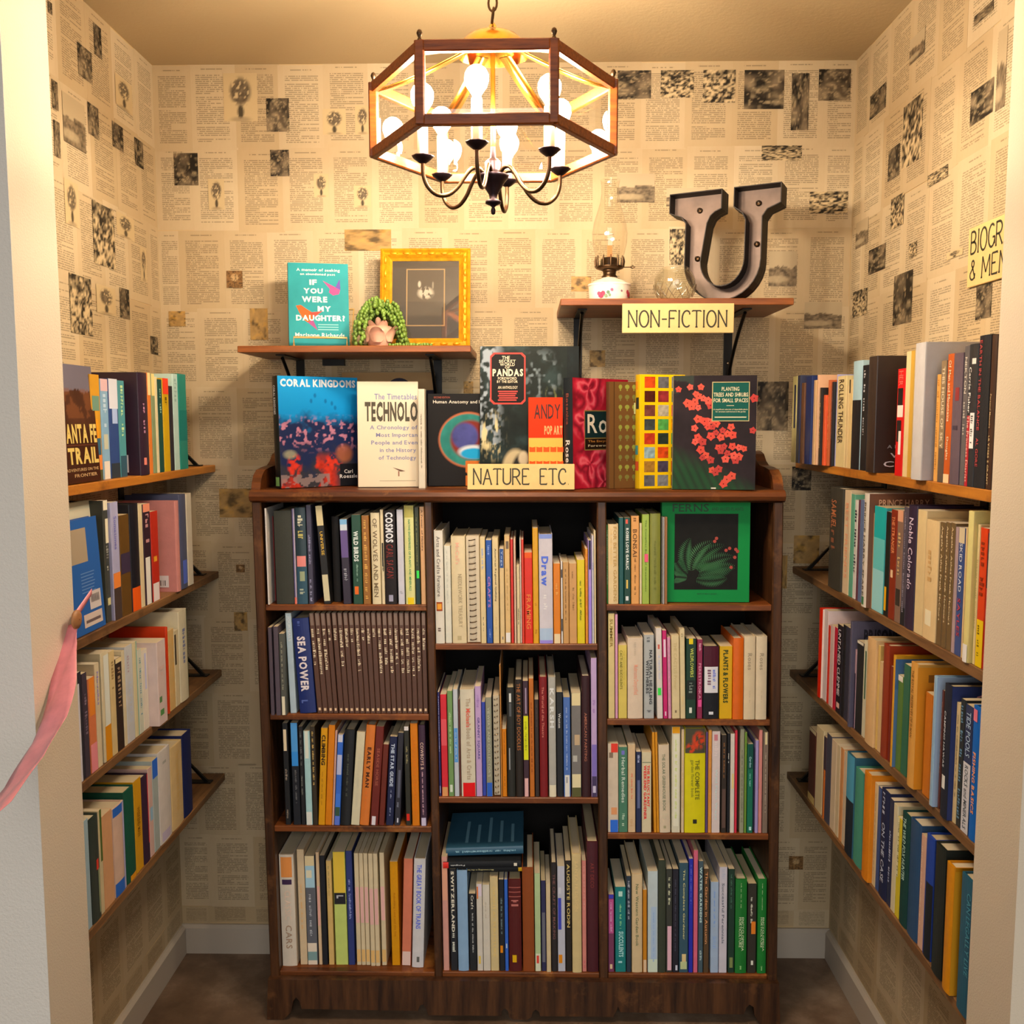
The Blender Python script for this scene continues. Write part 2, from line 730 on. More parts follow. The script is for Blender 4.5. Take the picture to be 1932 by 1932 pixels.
# ------------------------------------------------------------------ tables (metres x 1000: along shelf from / to, spine plane, height, depth; lean; binding; colour; label; print)
BOOKS = {
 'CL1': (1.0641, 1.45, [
  (-569.0,-564.8,-293.0,237,166,0.0,'p','ece4d6',"slim tall white book on the left bay's top shelf",[('t','Going Home',0.08,0.3,'8a8078')]),
  (-564.5,-561.6,-243.0,212,148,0.0,'p','7a1a18',"dark red sliver book on the left bay's top shelf",[]),
  (-550.2,-506.4,-283.0,230,170,0.0,'h','35372f',"wide slate cloth book on the left bay's top shelf",[]),
  (-505.8,-499.2,-283.0,235,165,0.0,'p','a79aa8',"thin mauve-edged white book on the left bay's top shelf",[('b',0.0,1.0,'3a3568',0.0,0.4),('b',0.93,1.0,'e06a50')]),
  (-498.6,-471.8,-283.0,238,176,0.0,'h','22363c',"dark teal picture-spined book on the left bay's top shelf",[('s',0.08,0.22,'b9b79a'),('s',0.24,0.34,'a8a058'),('b',0.5,0.61,'e58a80',0.05,0.95),('b',0.61,1.0,'2c4a58'),('b',0.66,0.76,'8a9472',0.3,0.8),('s',0.84,0.93,'98a08a')]),
  (-470.5,-458.1,-283.0,244,171,0.0,'p','3d3b4d',"narrow slate-violet book on the left bay's top shelf",[('s',0.3,0.6,'8886a0'),('s',0.75,0.98,'9a98b0')]),
  (-433.9,-415.6,-283.0,242,169,-3.4,'p','141210',"leaning black cream-topped book on the left bay's top shelf",[('b',0.0,0.2,'c0b183'),('t','UNIVERSE',0.26,0.5,'c9a23a',0.3,0.75),('b',0.7,0.97,'b9b08c',0.05,0.95)]),
  (-415.3,-396.8,-253.0,213,157,0.0,'h','15110f',"plain black face-showing book on the left bay's top shelf",[]),
  (-385.6,-366.0,-283.0,209,147,-1.2,'p','2a2230',"sky-topped black and violet book on the left bay's top shelf",[('b',0.0,0.13,'7db4d8'),('b',0.06,0.13,'e0ecf2'),('b',0.13,0.45,'5a4a78'),('s',0.58,0.75,'8a8a90')]),
  (-360.8,-337.3,-283.0,220,154,0.0,'p','15402c',"dark green orange-stickered book on the left bay's top shelf",[('t','WILD BIRDS',0.18,0.52,'dfe6da',0.15,0.7),('s',0.55,0.75,'7fa08a',0.4,0.6),('k',0.8,0.89,'f07020',0.15,0.6),('s',0.93,0.97,'dfe6da',0.1,0.9)]),
  (-336.0,-317.8,-283.0,218,153,0.0,'p','8a5a1c',"brown and gold book on the left bay's top shelf",[('s',0.05,0.95,'c99a48',0.25,0.7)]),
  (-313.9,-291.7,-283.0,225,166,0.0,'h','e2d2a6',"cream animal-story book on the left bay's top shelf",[('t','OF WOLVES AND MEN',0.06,0.92,'6a5a40',0.2,0.75)]),
  (-290.4,-282.6,-283.0,233,163,0.0,'p','d8c69c',"thin cream black-smudged book on the left bay's top shelf",[('b',0.35,0.65,'1c1a18',0.3,1.0),('s',0.6,0.75,'d8c69c')]),
  (-281.9,-253.3,-283.0,231,171,0.0,'h','1f1a1c',"black silver-lettered book on the left bay's top shelf",[('t','COSMOS',0.02,0.34,'dcdcdc',0.12,0.85),('t','CARL SAGAN',0.36,0.72,'6a2420',0.15,0.8),('b',0.9,0.97,'8a8898',0.3,0.7)]),
  (-250.0,-234.4,-283.0,233,163,0.0,'p','d9d8de',"pale white-lilac book on the left bay's top shelf",[('s',0.25,0.75,'b8b2b4',0.35,0.6),('s',0.86,0.9,'999')]),
  (-231.8,-208.3,-283.0,243,180,0.0,'h','cdcb86',"pale green yellow-stickered book on the left bay's top shelf",[('b',0.0,0.12,'a0994e'),('t','NATIVE ENTERPRISES OF PLANTS AND MINERALS',0.14,0.86,'3a8050',0.4,0.66),('k',0.93,1.0,'e8c810',0.2,0.9)]),
  (-207.0,-195.3,-283.0,238,167,0.0,'p','2a3018',"narrow dark olive book on the left bay's top shelf",[('s',0.1,0.6,'7a7a40',0.3,0.6),('k',0.65,0.73,'3ad850',0.2,0.9),('b',0.74,1.0,'1c3434')]),
  (-194.0,-182.4,-283.0,240,168,0.0,'p','c89866',"tan last-of-row book on the left bay's top shelf",[('t','A Primer of Nature',0.03,0.45,'4a2c18',0.3,0.7)]),
 ]),
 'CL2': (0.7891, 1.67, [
  (-566.7,-557.5,-301.0,220,154,0.0,'p','4a4048',"first thin plum-brown book on the left bay's second shelf",[]),
  (-553.6,-541.7,-301.0,222,155,0.0,'p','4c424a',"second thin plum-brown book on the left bay's second shelf",[]),
  (-541.0,-527.8,-299.0,204,143,0.0,'p','4a4c44',"grey-green white-footed book on the left bay's second shelf",[('s',0.1,0.7,'8a8870',0.3,0.7),('b',0.77,1.0,'d8d0b0',0.1,0.8)]),
  (-522.7,-507.5,-283.0,252,177,-1.1,'p','9fb0b4',"tall pale blue-grey book on the left bay's second shelf",[('t','JOURNALS',0.03,0.28,'e8ece8',0.15,0.8)]),
  (-498.9,-458.0,-283.0,239,177,-2.8,'h','16265c',"wide navy book on the left bay's second shelf",[('t','SEA POWER',0.19,0.77,'e9dcd8',0.18,0.72),('s',0.03,0.1,'4a5a90',0.3,0.5),('s',0.86,0.96,'4a5a90',0.15,0.7)]),
  (-455.3,-442.6,-283.0,252,177,-3.1,'p','4e3428',"leftmost of the alike brown booklets on the left bay's second shelf",[('b',0.0,0.12,'6c5a4e',0.1,0.9),('s',0.155,0.525,'ead6b0',0.15,0.85),('b',0.945,0.972,'d8b890',0.25,0.8)]),
  (-442.1,-428.8,-283.0,252,177,-3.0,'p','4e3428',"second of the alike brown booklets from the left on the left bay's second shelf",[('b',0.0,0.12,'6c5a4e',0.1,0.9),('s',0.155,0.625,'ead6b0',0.15,0.85),('b',0.949,0.976,'d8b890',0.25,0.8)]),
  (-428.2,-415.6,-283.0,252,177,-2.9,'p','4e3428',"third of the alike brown booklets from the left on the left bay's second shelf",[('b',0.0,0.12,'6c5a4e',0.1,0.9),('s',0.155,0.575,'ead6b0',0.15,0.85),('b',0.949,0.976,'d8b890',0.25,0.8)]),
  (-415.0,-403.7,-283.0,252,177,-2.7,'p','4e3428',"fourth of the alike brown booklets from the left on the left bay's second shelf",[('b',0.0,0.12,'6c5a4e',0.1,0.9),('s',0.155,0.28500000000000003,'ead6b0',0.15,0.85),('b',0.949,0.976,'d8b890',0.25,0.8)]),
  (-401.8,-389.2,-283.0,253,177,-2.6,'p','4e3428',"fifth of the alike brown booklets from the left on the left bay's second shelf",[('b',0.0,0.12,'6c5a4e',0.1,0.9),('s',0.155,0.28500000000000003,'ead6b0',0.15,0.85),('b',0.949,0.976,'d8b890',0.25,0.8)]),
  (-388.7,-376.1,-283.0,253,177,-2.4,'p','4e3428',"sixth of the alike brown booklets from the left on the left bay's second shelf",[('b',0.0,0.12,'6c5a4e',0.1,0.9),('s',0.155,0.545,'ead6b0',0.15,0.85),('b',0.949,0.976,'d8b890',0.25,0.8)]),
  (-375.6,-363.0,-283.0,253,177,-2.2,'p','4e3428',"seventh of the alike brown booklets from the left on the left bay's second shelf",[('b',0.0,0.12,'6c5a4e',0.1,0.9),('s',0.155,0.385,'ead6b0',0.15,0.85),('b',0.9501999999999999,0.9772,'d8b890',0.25,0.8)]),
  (-362.4,-349.8,-283.0,253,177,-2.1,'p','4e3428',"eighth of the alike brown booklets from the left on the left bay's second shelf",[('b',0.0,0.12,'6c5a4e',0.1,0.9),('s',0.155,0.29500000000000004,'ead6b0',0.15,0.85),('b',0.947,0.974,'d8b890',0.25,0.8)]),
  (-349.3,-336.7,-283.0,253,177,-1.9,'p','4e3428',"ninth of the alike brown booklets from the left on the left bay's second shelf",[('b',0.0,0.12,'6c5a4e',0.1,0.9),('s',0.155,0.585,'ead6b0',0.15,0.85),('b',0.9498,0.9768,'d8b890',0.25,0.8)]),
  (-336.2,-323.6,-283.0,253,177,-1.8,'p','4e3428',"tenth of the alike brown booklets from the left on the left bay's second shelf",[('b',0.0,0.12,'6c5a4e',0.1,0.9),('s',0.155,0.28500000000000003,'ead6b0',0.15,0.85),('b',0.9513999999999999,0.9783999999999999,'d8b890',0.25,0.8)]),
  (-323.0,-310.5,-283.0,253,177,-1.6,'p','4e3428',"eleventh of the alike brown booklets from the left on the left bay's second shelf",[('b',0.0,0.12,'6c5a4e',0.1,0.9),('s',0.155,0.355,'ead6b0',0.15,0.85),('b',0.9506,0.9776,'d8b890',0.25,0.8)]),
  (-309.9,-297.3,-283.0,253,177,-1.5,'p','4e3428',"twelfth of the alike brown booklets from the left on the left bay's second shelf",[('b',0.0,0.12,'6c5a4e',0.1,0.9),('s',0.155,0.28500000000000003,'ead6b0',0.15,0.85),('b',0.9486,0.9756,'d8b890',0.25,0.8)]),
  (-296.8,-284.2,-283.0,253,177,-1.4,'p','4e3428',"thirteenth of the alike brown booklets from the left on the left bay's second shelf",[('b',0.0,0.12,'6c5a4e',0.1,0.9),('s',0.155,0.645,'ead6b0',0.15,0.85),('b',0.9486,0.9756,'d8b890',0.25,0.8)]),
  (-283.7,-271.1,-283.0,253,177,-1.2,'p','4e3428',"fourteenth of the alike brown booklets from the left on the left bay's second shelf",[('b',0.0,0.12,'6c5a4e',0.1,0.9),('s',0.155,0.525,'ead6b0',0.15,0.85),('b',0.9498,0.9768,'d8b890',0.25,0.8)]),
  (-270.6,-258.0,-283.0,253,177,-1.1,'p','4e3428',"fifteenth of the alike brown booklets from the left on the left bay's second shelf",[('b',0.0,0.12,'6c5a4e',0.1,0.9),('s',0.155,0.615,'ead6b0',0.15,0.85),('b',0.947,0.974,'d8b890',0.25,0.8)]),
  (-257.5,-244.9,-283.0,253,177,-0.9,'p','4e3428',"sixteenth of the alike brown booklets from the left on the left bay's second shelf",[('b',0.0,0.12,'6c5a4e',0.1,0.9),('s',0.155,0.525,'ead6b0',0.15,0.85),('b',0.9466,0.9736,'d8b890',0.25,0.8)]),
  (-244.4,-231.8,-283.0,253,177,-0.7,'p','4e3428',"seventeenth of the alike brown booklets from the left on the left bay's second shelf",[('b',0.0,0.12,'6c5a4e',0.1,0.9),('s',0.155,0.615,'ead6b0',0.15,0.85),('b',0.9481999999999999,0.9752,'d8b890',0.25,0.8)]),
  (-231.3,-218.7,-283.0,253,177,-0.6,'p','4e3428',"eighteenth of the alike brown booklets from the left on the left bay's second shelf",[('b',0.0,0.12,'6c5a4e',0.1,0.9),('s',0.155,0.645,'ead6b0',0.15,0.85),('b',0.949,0.976,'d8b890',0.25,0.8)]),
  (-218.1,-205.6,-283.0,253,177,-0.4,'p','4e3428',"nineteenth of the alike brown booklets from the left on the left bay's second shelf",[('b',0.0,0.12,'6c5a4e',0.1,0.9),('s',0.155,0.645,'ead6b0',0.15,0.85),('b',0.949,0.976,'d8b890',0.25,0.8)]),
  (-205.0,-192.5,-283.0,253,177,-0.3,'p','4e3428',"twentieth of the alike brown booklets from the left on the left bay's second shelf",[('b',0.0,0.12,'6c5a4e',0.1,0.9),('s',0.155,0.585,'ead6b0',0.15,0.85),('b',0.951,0.978,'d8b890',0.25,0.8)]),
  (-191.9,-180.2,-283.0,253,177,-0.1,'p','4e3428',"rightmost of the alike brown booklets on the left bay's second shelf",[('b',0.0,0.12,'6c5a4e',0.1,0.9),('s',0.155,0.385,'ead6b0',0.15,0.85),('b',0.949,0.976,'d8b890',0.25,0.8)]),
 ]),
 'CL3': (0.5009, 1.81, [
  (-541.6,-528.2,-283.0,262,183,0.0,'p','16181a',"black white-patched book on the left bay's third shelf",[('b',0.06,0.27,'b8a888',0.1,0.8),('s',0.45,0.57,'8a7a68'),('s',0.85,0.96,'8a7a68')]),
  (-521.5,-502.8,-283.0,263,184,0.0,'p','14181e',"blue-over-black book on the left bay's third shelf",[('b',0.0,0.42,'4a90c8'),('b',0.28,0.42,'2c78b8'),('s',0.46,0.8,'5a5a58',0.4,0.7)]),
  (-501.4,-490.7,-283.0,254,178,0.0,'p','17181a',"narrow black book on the left bay's third shelf",[('s',0.05,0.4,'5a5a56'),('s',0.5,0.7,'6a6a60')]),
  (-489.4,-473.3,-283.0,242,169,0.0,'p','9cc0bc',"pale aqua white-footed book on the left bay's third shelf",[('b',0.0,0.29,'c8ccb8',0.15,0.8),('b',0.86,1.0,'dcdccc')]),
  (-472.0,-460.0,-283.0,254,178,0.0,'p','2c2418',"narrow dark brown book on the left bay's third shelf",[('s',0.05,0.6,'b09050',0.25,0.7)]),
  (-459.3,-442.6,-283.0,250,175,3.4,'p','d8980c',"golden-yellow rounded-title book on the left bay's third shelf",[('t','CLIMBING',0.07,0.38,'2a1c08',0.12,0.8),('s',0.45,0.8,'8a6010',0.3,0.55)]),
  (-441.9,-425.9,-283.0,258,181,3.8,'p','f08c08',"bright orange twin-edged book on the left bay's third shelf",[]),
  (-425.2,-419.9,-283.0,243,170,3.8,'p','b08878',"thin pinkish book on the left bay's third shelf",[]),
  (-419.2,-405.2,-283.0,233,163,4.0,'p','2f5fb4',"sky-photo blue and white book on the left bay's third shelf",[('b',0.0,0.08,'d8d8e0'),('b',0.22,0.44,'b4b8d0'),('b',0.65,0.8,'3a6cc0'),('b',0.8,0.9,'2c4434'),('b',0.9,1.0,'4a60a8')]),
  (-403.9,-378.5,-283.0,246,182,4.4,'h','15181a',"wide black book on the left bay's third shelf",[('s',0.25,0.7,'44483c',0.4,0.6)]),
  (-377.1,-355.8,-283.0,240,168,5.2,'p','ddd3ac',"cream rounded book on the left bay's third shelf",[('t','THE EDGE OF HAND CANYON',0.22,0.8,'a8a288',0.35,0.65)]),
  (-355.1,-331.8,-283.0,259,191,5.4,'h','f58a38',"orange black-lettered book on the left bay's third shelf",[('t','EARLY MAN',0.22,0.62,'3a1a08',0.3,0.75),('s',0.66,0.85,'b86020',0.4,0.6)]),
  (-329.1,-309.1,-283.0,255,178,5.0,'p','5c1c14',"maroon white-footed book on the left bay's third shelf",[('t','SEASIDE HORSE',0.22,0.6,'8a4a38',0.3,0.7),('b',0.91,1.0,'c8c0c0',0.15,0.7)]),
  (-307.1,-293.1,-283.0,209,146,4.6,'p','5a2014',"short rust-maroon book on the left bay's third shelf",[]),
  (-289.1,-270.4,-283.0,229,160,4.0,'p','131a38',"midnight-blue white-lettered book on the left bay's third shelf",[('t','THE STAR GUIDE',0.08,0.56,'c8d4e4',0.2,0.75),('s',0.6,0.7,'8088a0',0.4,0.6),('s',0.8,0.9,'8088a0',0.4,0.6)]),
  (-267.7,-253.1,-283.0,239,167,3.6,'p','24242c',"slate photo-spined book on the left bay's third shelf",[('b',0.4,0.7,'4a4c58',0.3,0.8),('s',0.75,0.85,'6a6c78'),('b',0.92,0.97,'c8c8d0',0.4,0.7)]),
  (-238.4,-225.1,-283.0,255,179,0.0,'p','23231a',"olive-black red-stickered book on the left bay's third shelf",[('b',0.0,0.04,'d0c8c0'),('s',0.2,0.4,'8a8058',0.3,0.7),('k',0.88,0.95,'d82818',0.1,0.8)]),
  (-222.4,-203.8,-283.0,263,184,0.0,'p','f28a06',"plain orange book on the left bay's third shelf",[('t','RAILROADS OF THE OLD WEST',0.14,0.9,'c86a04',0.3,0.65)]),
  (-201.8,-185.1,-283.0,259,192,0.0,'h','352232',"plum-black book on the left bay's third shelf",[('t','COWBOYS &',0.17,0.44,'d8b4a0',0.2,0.75),('s',0.46,0.9,'b89098',0.35,0.6),('b',0.92,1.0,'a8a0b0',0.1,0.9)]),
 ]),
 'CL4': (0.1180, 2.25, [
  (-562.3,-524.6,-267.0,297,220,0.0,'h','dccfb8',"fat cream car-history book on the left bay's bottom shelf",[('b',0.02,0.2,'c07a3c',0.1,0.9),('b',0.22,0.265,'2c1c34',0.15,0.85),('t','CLASSIC',0.32,0.58,'c8b098',0.3,0.75),('t','CARS',0.63,0.84,'7a6450',0.3,0.75)]),
  (-517.9,-499.4,-261.0,308,216,0.0,'p','d8bf96',"cream speckled book on the left bay's bottom shelf",[('s',0.3,0.7,'c09860',0.3,0.6)]),
  (-498.7,-472.7,-261.0,291,204,0.0,'p','4a4c50',"slate-panelled book on the left bay's bottom shelf",[('b',0.0,0.09,'dcc898'),('b',0.09,0.29,'7c98a0'),('b',0.13,0.2,'d0c8a8',0.1,0.7),('s',0.35,0.75,'8a8c8c',0.3,0.6),('b',0.8,1.0,'a89c88'),('b',0.88,0.96,'5c7470')]),
  (-470.0,-461.1,-261.0,301,211,0.0,'p','dcbc92',"thin cream-and-pink book on the left bay's bottom shelf",[('b',0.3,0.65,'d8a090')]),
  (-460.4,-446.7,-261.0,292,204,0.0,'p','14161a',"narrow jet black book on the left bay's bottom shelf",[]),
  (-444.0,-430.3,-261.0,278,194,0.0,'p','e2bc70',"thin straw-yellow book on the left bay's bottom shelf",[('s',0.05,0.35,'7a6a40',0.3,0.6)]),
  (-426.2,-394.7,-261.0,302,211,0.0,'p','a9b65e',"yellow-over-green black-banded book on the left bay's bottom shelf",[('b',0.0,0.36,'d8b63c'),('b',0.36,0.46,'17171a'),('s',0.38,0.44,'888',0.2,0.8)]),
  (-393.3,-376.9,-261.0,305,213,0.0,'p','222c58',"narrow navy book on the left bay's bottom shelf",[('s',0.25,0.6,'8088b0',0.3,0.7)]),
  (-372.1,-360.5,-261.0,299,209,0.0,'p','decaa0',"cream pink-waisted book,first from the left of six,on the left bay's bottom shelf",[('b',0.3,0.62,'d4a498'),('b',0.86,0.97,'c09a5c')]),
  (-359.8,-348.9,-261.0,299,210,0.0,'p','decaa0',"cream pink-waisted book,second from the left of six,on the left bay's bottom shelf",[('b',0.3,0.62,'d4a498'),('b',0.86,0.97,'c09a5c')]),
  (-348.2,-337.2,-261.0,299,210,0.0,'p','decaa0',"cream pink-waisted book,third from the left of six,on the left bay's bottom shelf",[('b',0.3,0.62,'d4a498'),('b',0.86,0.97,'c09a5c')]),
  (-335.2,-323.6,-265.0,300,210,0.0,'p','decaa0',"cream pink-waisted book,fourth from the left of six,on the left bay's bottom shelf",[('b',0.31,0.63,'d4a498'),('b',0.86,0.97,'c09a5c')]),
  (-322.9,-311.3,-265.0,300,210,0.0,'p','decaa0',"cream pink-waisted book,fifth from the left of six,on the left bay's bottom shelf",[('b',0.31,0.63,'d4a498'),('b',0.86,0.97,'c09a5c')]),
  (-307.2,-294.9,-261.0,301,211,0.0,'p','decaa0',"cream pink-waisted book,sixth from the left of six,on the left bay's bottom shelf",[('b',0.3,0.6,'d4a498'),('b',0.86,0.97,'c09a5c')]),
  (-281.2,-260.7,-261.0,277,194,0.0,'p','e09808',"mustard book on the left bay's bottom shelf",[('t','Rebuilding Land and the Sea',0.3,0.72,'8a5208',0.3,0.65),('s',0.05,0.22,'b07808',0.4,0.6)]),
  (-256.6,-233.4,-261.0,285,199,2.4,'p','f08a66',"salmon white-footed book on the left bay's bottom shelf",[('b',0.87,1.0,'e8c8b8')]),
  (-229.6,-199.7,-269.0,289,214,2.4,'h','e6e2dc',"white blue-lettered book on the left bay's bottom shelf",[('t','THE GREAT BOOK OF TRAINS',0.05,0.64,'3a4cb0',0.25,0.7),('b',0.9,0.95,'4a4a44',0.4,0.65)]),
 ]),
 'CM1': (0.9672, 1.45, [
  (-158.7,-136.6,-286.0,279,207,0.0,'h','e6dfcb',"white furniture-titled book on the middle bay's top shelf",[('t','Arts and Crafts Furniture',0.05,0.58,'6a6258',0.25,0.7),('b',0.63,0.71,'8a3c14',0.1,0.85),('b',0.645,0.695,'eaa030',0.2,0.75),('s',0.86,0.91,'5a4a40',0.25,0.7)]),
  (-134.9,-119.2,-283.0,241,169,0.0,'p','d3d0bb',"pale sage book on the middle bay's top shelf",[('s',0.05,0.6,'a8a898',0.3,0.6)]),
  (-117.9,-82.7,-283.0,265,196,0.0,'h','ead7a8',"fat cream book on the middle bay's top shelf",[('t',"McCall's",0.06,0.26,'e8b090',0.3,0.6),('t','NEEDLEWORK TREASURY',0.35,0.85,'9a8a68',0.45,0.75),('b',0.93,0.97,'a89870',0.35,0.65)]),
  (-81.4,-48.8,-283.0,264,185,0.0,'s','dfc794',"wire-bound cream book on the middle bay's top shelf",[]),
  (-47.5,-34.4,-283.0,261,183,0.0,'p','e4cd94',"cream faint-blue-lettered book on the middle bay's top shelf",[('s',0.1,0.3,'8098c0',0.3,0.7),('s',0.75,0.9,'666058',0.4,0.6)]),
  (-33.1,-18.8,-283.0,255,178,0.0,'p','1d4a96',"royal blue book on the middle bay's top shelf",[('t','CRAFTS',0.35,0.65,'b070a0',0.25,0.75),('s',0.05,0.15,'8098c8'),('s',0.86,0.96,'8098c8',0.4,0.7)]),
  (-17.5,-2.5,-283.0,261,183,0.0,'p','e5cd94',"cream quilting book on the middle bay's top shelf",[('t','American Regional Quilting',0.1,0.6,'4a4030',0.3,0.7),('s',0.75,0.9,'a89060',0.4,0.6)]),
  (-0.5,11.2,-283.0,234,164,0.0,'p','eccd90',"navy-topped cream book on the middle bay's top shelf",[('b',0.0,0.2,'2a4a80'),('t','Yoga',0.02,0.18,'a8b8d0',0.2,0.8),('b',0.93,0.96,'666',0.4,0.7)]),
  (12.5,25.5,-283.0,266,186,0.0,'p','d6b274',"tan white-stickered book on the middle bay's top shelf",[('b',0.05,0.12,'6a5a48',0.2,0.9),('s',0.3,0.7,'a88850',0.3,0.6),('k',0.9,0.99,'e6e2da',0.0,1.0)]),
  (26.8,33.3,-279.0,257,180,0.0,'p','c83028',"thin red book,first of two,on the middle bay's top shelf",[]),
  (34.7,39.9,-283.0,259,181,0.0,'p','e8c0a0',"thin peach-white book on the middle bay's top shelf",[]),
  (41.2,49.0,-283.0,193,135,0.0,'p','dcc898',"short pale book on the middle bay's top shelf",[('s',0.55,0.78,'4a4a40')]),
  (49.6,52.9,-280.0,259,182,0.0,'p','e8dcc8',"hair-thin white book on the middle bay's top shelf",[]),
  (53.5,59.4,-283.0,257,180,0.0,'p','c83a28',"thin red book,second of two,on the middle bay's top shelf",[]),
  (60.1,80.2,-283.0,225,157,0.0,'p','d8260c',"scarlet orange-labelled book on the middle bay's top shelf",[('b',0.0,0.06,'f06020'),('t','FRAMING',0.46,0.84,'f08a40',0.2,0.8)]),
  (80.9,94.6,-283.0,285,199,0.0,'p','e6a80c',"tall amber book on the middle bay's top shelf",[('s',0.65,0.68,'a87008'),('s',0.88,0.92,'a87008')]),
  (95.9,129.7,-283.0,270,200,0.0,'h','e6e0e4',"white blue-titled art book on the middle bay's top shelf",[('b',0.0,0.04,'8aa0e0'),('t','Draw',0.2,0.47,'4a64c0',0.15,0.7),('s',0.55,0.6,'c8c4c0',0.3,0.6),('s',0.63,0.7,'c8c4c0',0.3,0.6),('b',0.86,0.97,'b8d0e8'),('b',0.97,1.0,'9a88d8')]),
  (131.0,147.9,-283.0,198,138,0.0,'p','f58c08',"short orange cream-footed book on the middle bay's top shelf",[('s',0.25,0.4,'f8b858',0.3,0.7),('b',0.88,1.0,'eed8a8')]),
  (149.2,153.8,-283.0,204,143,0.0,'p','e0dcd0',"thin white-and-black book on the middle bay's top shelf",[('b',0.1,0.2,'26221c'),('b',0.7,0.85,'26221c')]),
  (154.4,168.7,-283.0,201,141,0.0,'p','b98c50',"first kraft-tan book on the middle bay's top shelf",[('s',0.08,0.75,'7a5830',0.3,0.6)]),
  (169.4,188.2,-283.0,198,138,0.0,'p','bd8e54',"second kraft-tan wider book on the middle bay's top shelf",[('s',0.3,0.6,'7a5830',0.4,0.7),('s',0.1,0.2,'7a5830',0.3,0.6)]),
  (188.9,207.7,-283.0,207,145,0.0,'p','d6c208',"lime-yellow book on the middle bay's top shelf",[('s',0.25,0.75,'5a6a10',0.3,0.6)]),
  (209.0,215.5,-283.0,234,164,0.0,'p','ee9a28',"narrow amber-orange book on the middle bay's top shelf",[('s',0.05,0.7,'b84a20',0.3,0.7)]),
  (216.2,224.6,-283.0,255,178,0.0,'p','a890d0',"violet black-topped book on the middle bay's top shelf",[('b',0.0,0.28,'1a1c20',0.1,0.9),('b',0.45,1.0,'9078c8')]),
  (225.3,229.8,-283.0,267,187,0.0,'p','e4e0e4',"thin white blue-specked book on the middle bay's top shelf",[('s',0.25,0.32,'6080d0')]),
  (230.5,235.0,-283.0,278,195,0.0,'p','dcc898',"thin cream edge-of-row book on the middle bay's top shelf",[]),
 ]),
 'CM2': (0.5776, 1.74, [
  (-153.7,-148.6,-283.0,266,186,0.0,'p','2a2858',"indigo flower-painting book on the middle bay's second shelf",[('t','PAINTING GARDEN FLOWERS',0.04,0.57,'c8c8e8',0.2,0.75),('b',0.9,0.97,'c8c8e0',0.3,0.7)]),
  (-147.2,-131.3,-283.0,260,182,0.0,'p','c02430',"crimson tan-footed book on the middle bay's second shelf",[('b',0.24,0.5,'c84a50'),('b',0.91,1.0,'b8804c')]),
  (-130.0,-116.7,-283.0,269,188,0.0,'p','62824c',"sage green book on the middle bay's second shelf",[('s',0.2,0.6,'98b080',0.3,0.7),('b',0.89,0.96,'c8d0b8',0.2,0.8)]),
  (-115.4,-103.7,-283.0,273,191,0.0,'p','d9e0e4',"white blue-waisted book on the middle bay's second shelf",[('b',0.36,0.68,'5c9cd8'),('s',0.4,0.65,'e8f0f4',0.3,0.7)]),
  (-103.4,-99.7,-271.0,244,171,0.0,'p','6a3a30',"thin brown pieced book on the middle bay's second shelf",[]),
  (-98.1,-62.3,-283.0,273,202,0.0,'h','e6dcbe',"wide cream red-footed book on the middle bay's second shelf",[('t','The Michaels Book of Arts & Crafts',0.08,0.84,'9a8a70',0.4,0.75),('t','Michaels',0.175,0.35,'d05040',0.4,0.72),('b',0.87,1.0,'c00c10',0.1,1.0)]),
  (-61.0,-45.8,-283.0,281,197,0.0,'p','b898c0',"lilac-pink book on the middle bay's second shelf",[('t','GRANNY SQUARE',0.28,0.66,'3a3070',0.25,0.75),('s',0.08,0.2,'8a6898')]),
  (-45.3,-36.0,-279.0,240,168,0.0,'p','2c3c90',"narrow cobalt book on the middle bay's second shelf",[]),
  (-35.2,-19.9,-283.0,253,177,0.0,'p','7c7c68',"olive-grey blue-footed book on the middle bay's second shelf",[('t',"VIEWER'S AND COLLECTOR'S",0.1,0.8,'a0a088',0.25,0.75),('b',0.86,1.0,'2450a0')]),
  (-17.3,-0.1,-283.0,257,180,0.0,'s','1a1a1c',"wire-bound black book on the middle bay's second shelf",[]),
  (0.7,4.0,-287.0,336,235,0.0,'p','b07838',"thin orange booklet standing tallest on the middle bay's second shelf",[]),
  (4.6,15.8,-283.0,173,121,0.0,'p','f08e0c',"short vivid orange book on the middle bay's second shelf",[('s',0.04,0.4,'7a4808',0.4,0.65),('s',0.7,0.9,'7a4808',0.4,0.65)]),
  (17.2,37.0,-283.0,278,205,0.0,'h','20211c',"black white-tagged book on the middle bay's second shelf",[('b',0.05,0.13,'d8d8cc',0.3,0.6),('b',0.14,0.26,'4a4c4c',0.3,0.6),('b',0.55,0.75,'8a8c8a',0.2,0.35)]),
  (37.7,56.9,-283.0,298,220,0.0,'h','211a14',"dark brown copper-lettered book on the middle bay's second shelf",[('t','THE ART OF BOY DOODLES',0.03,0.6,'8a5428',0.2,0.75)]),
  (57.5,71.4,-283.0,295,207,0.0,'p','35202a',"plum yellow-banded book on the middle bay's second shelf",[('b',0.3,0.68,'c0c018'),('s',0.35,0.6,'8a8a10'),('b',0.06,0.28,'8a7888',0.4,0.7),('b',0.84,1.0,'d8a8a0',0.1,0.9)]),
  (72.7,84.7,-283.0,301,210,0.0,'p','a85e1c',"copper-brown book on the middle bay's second shelf",[('s',0.2,0.8,'7a3c10',0.3,0.7)]),
  (86.0,96.6,-283.0,248,174,0.0,'p','2a201c',"dim umber book on the middle bay's second shelf",[('s',0.05,0.3,'5a4840',0.4,0.6)]),
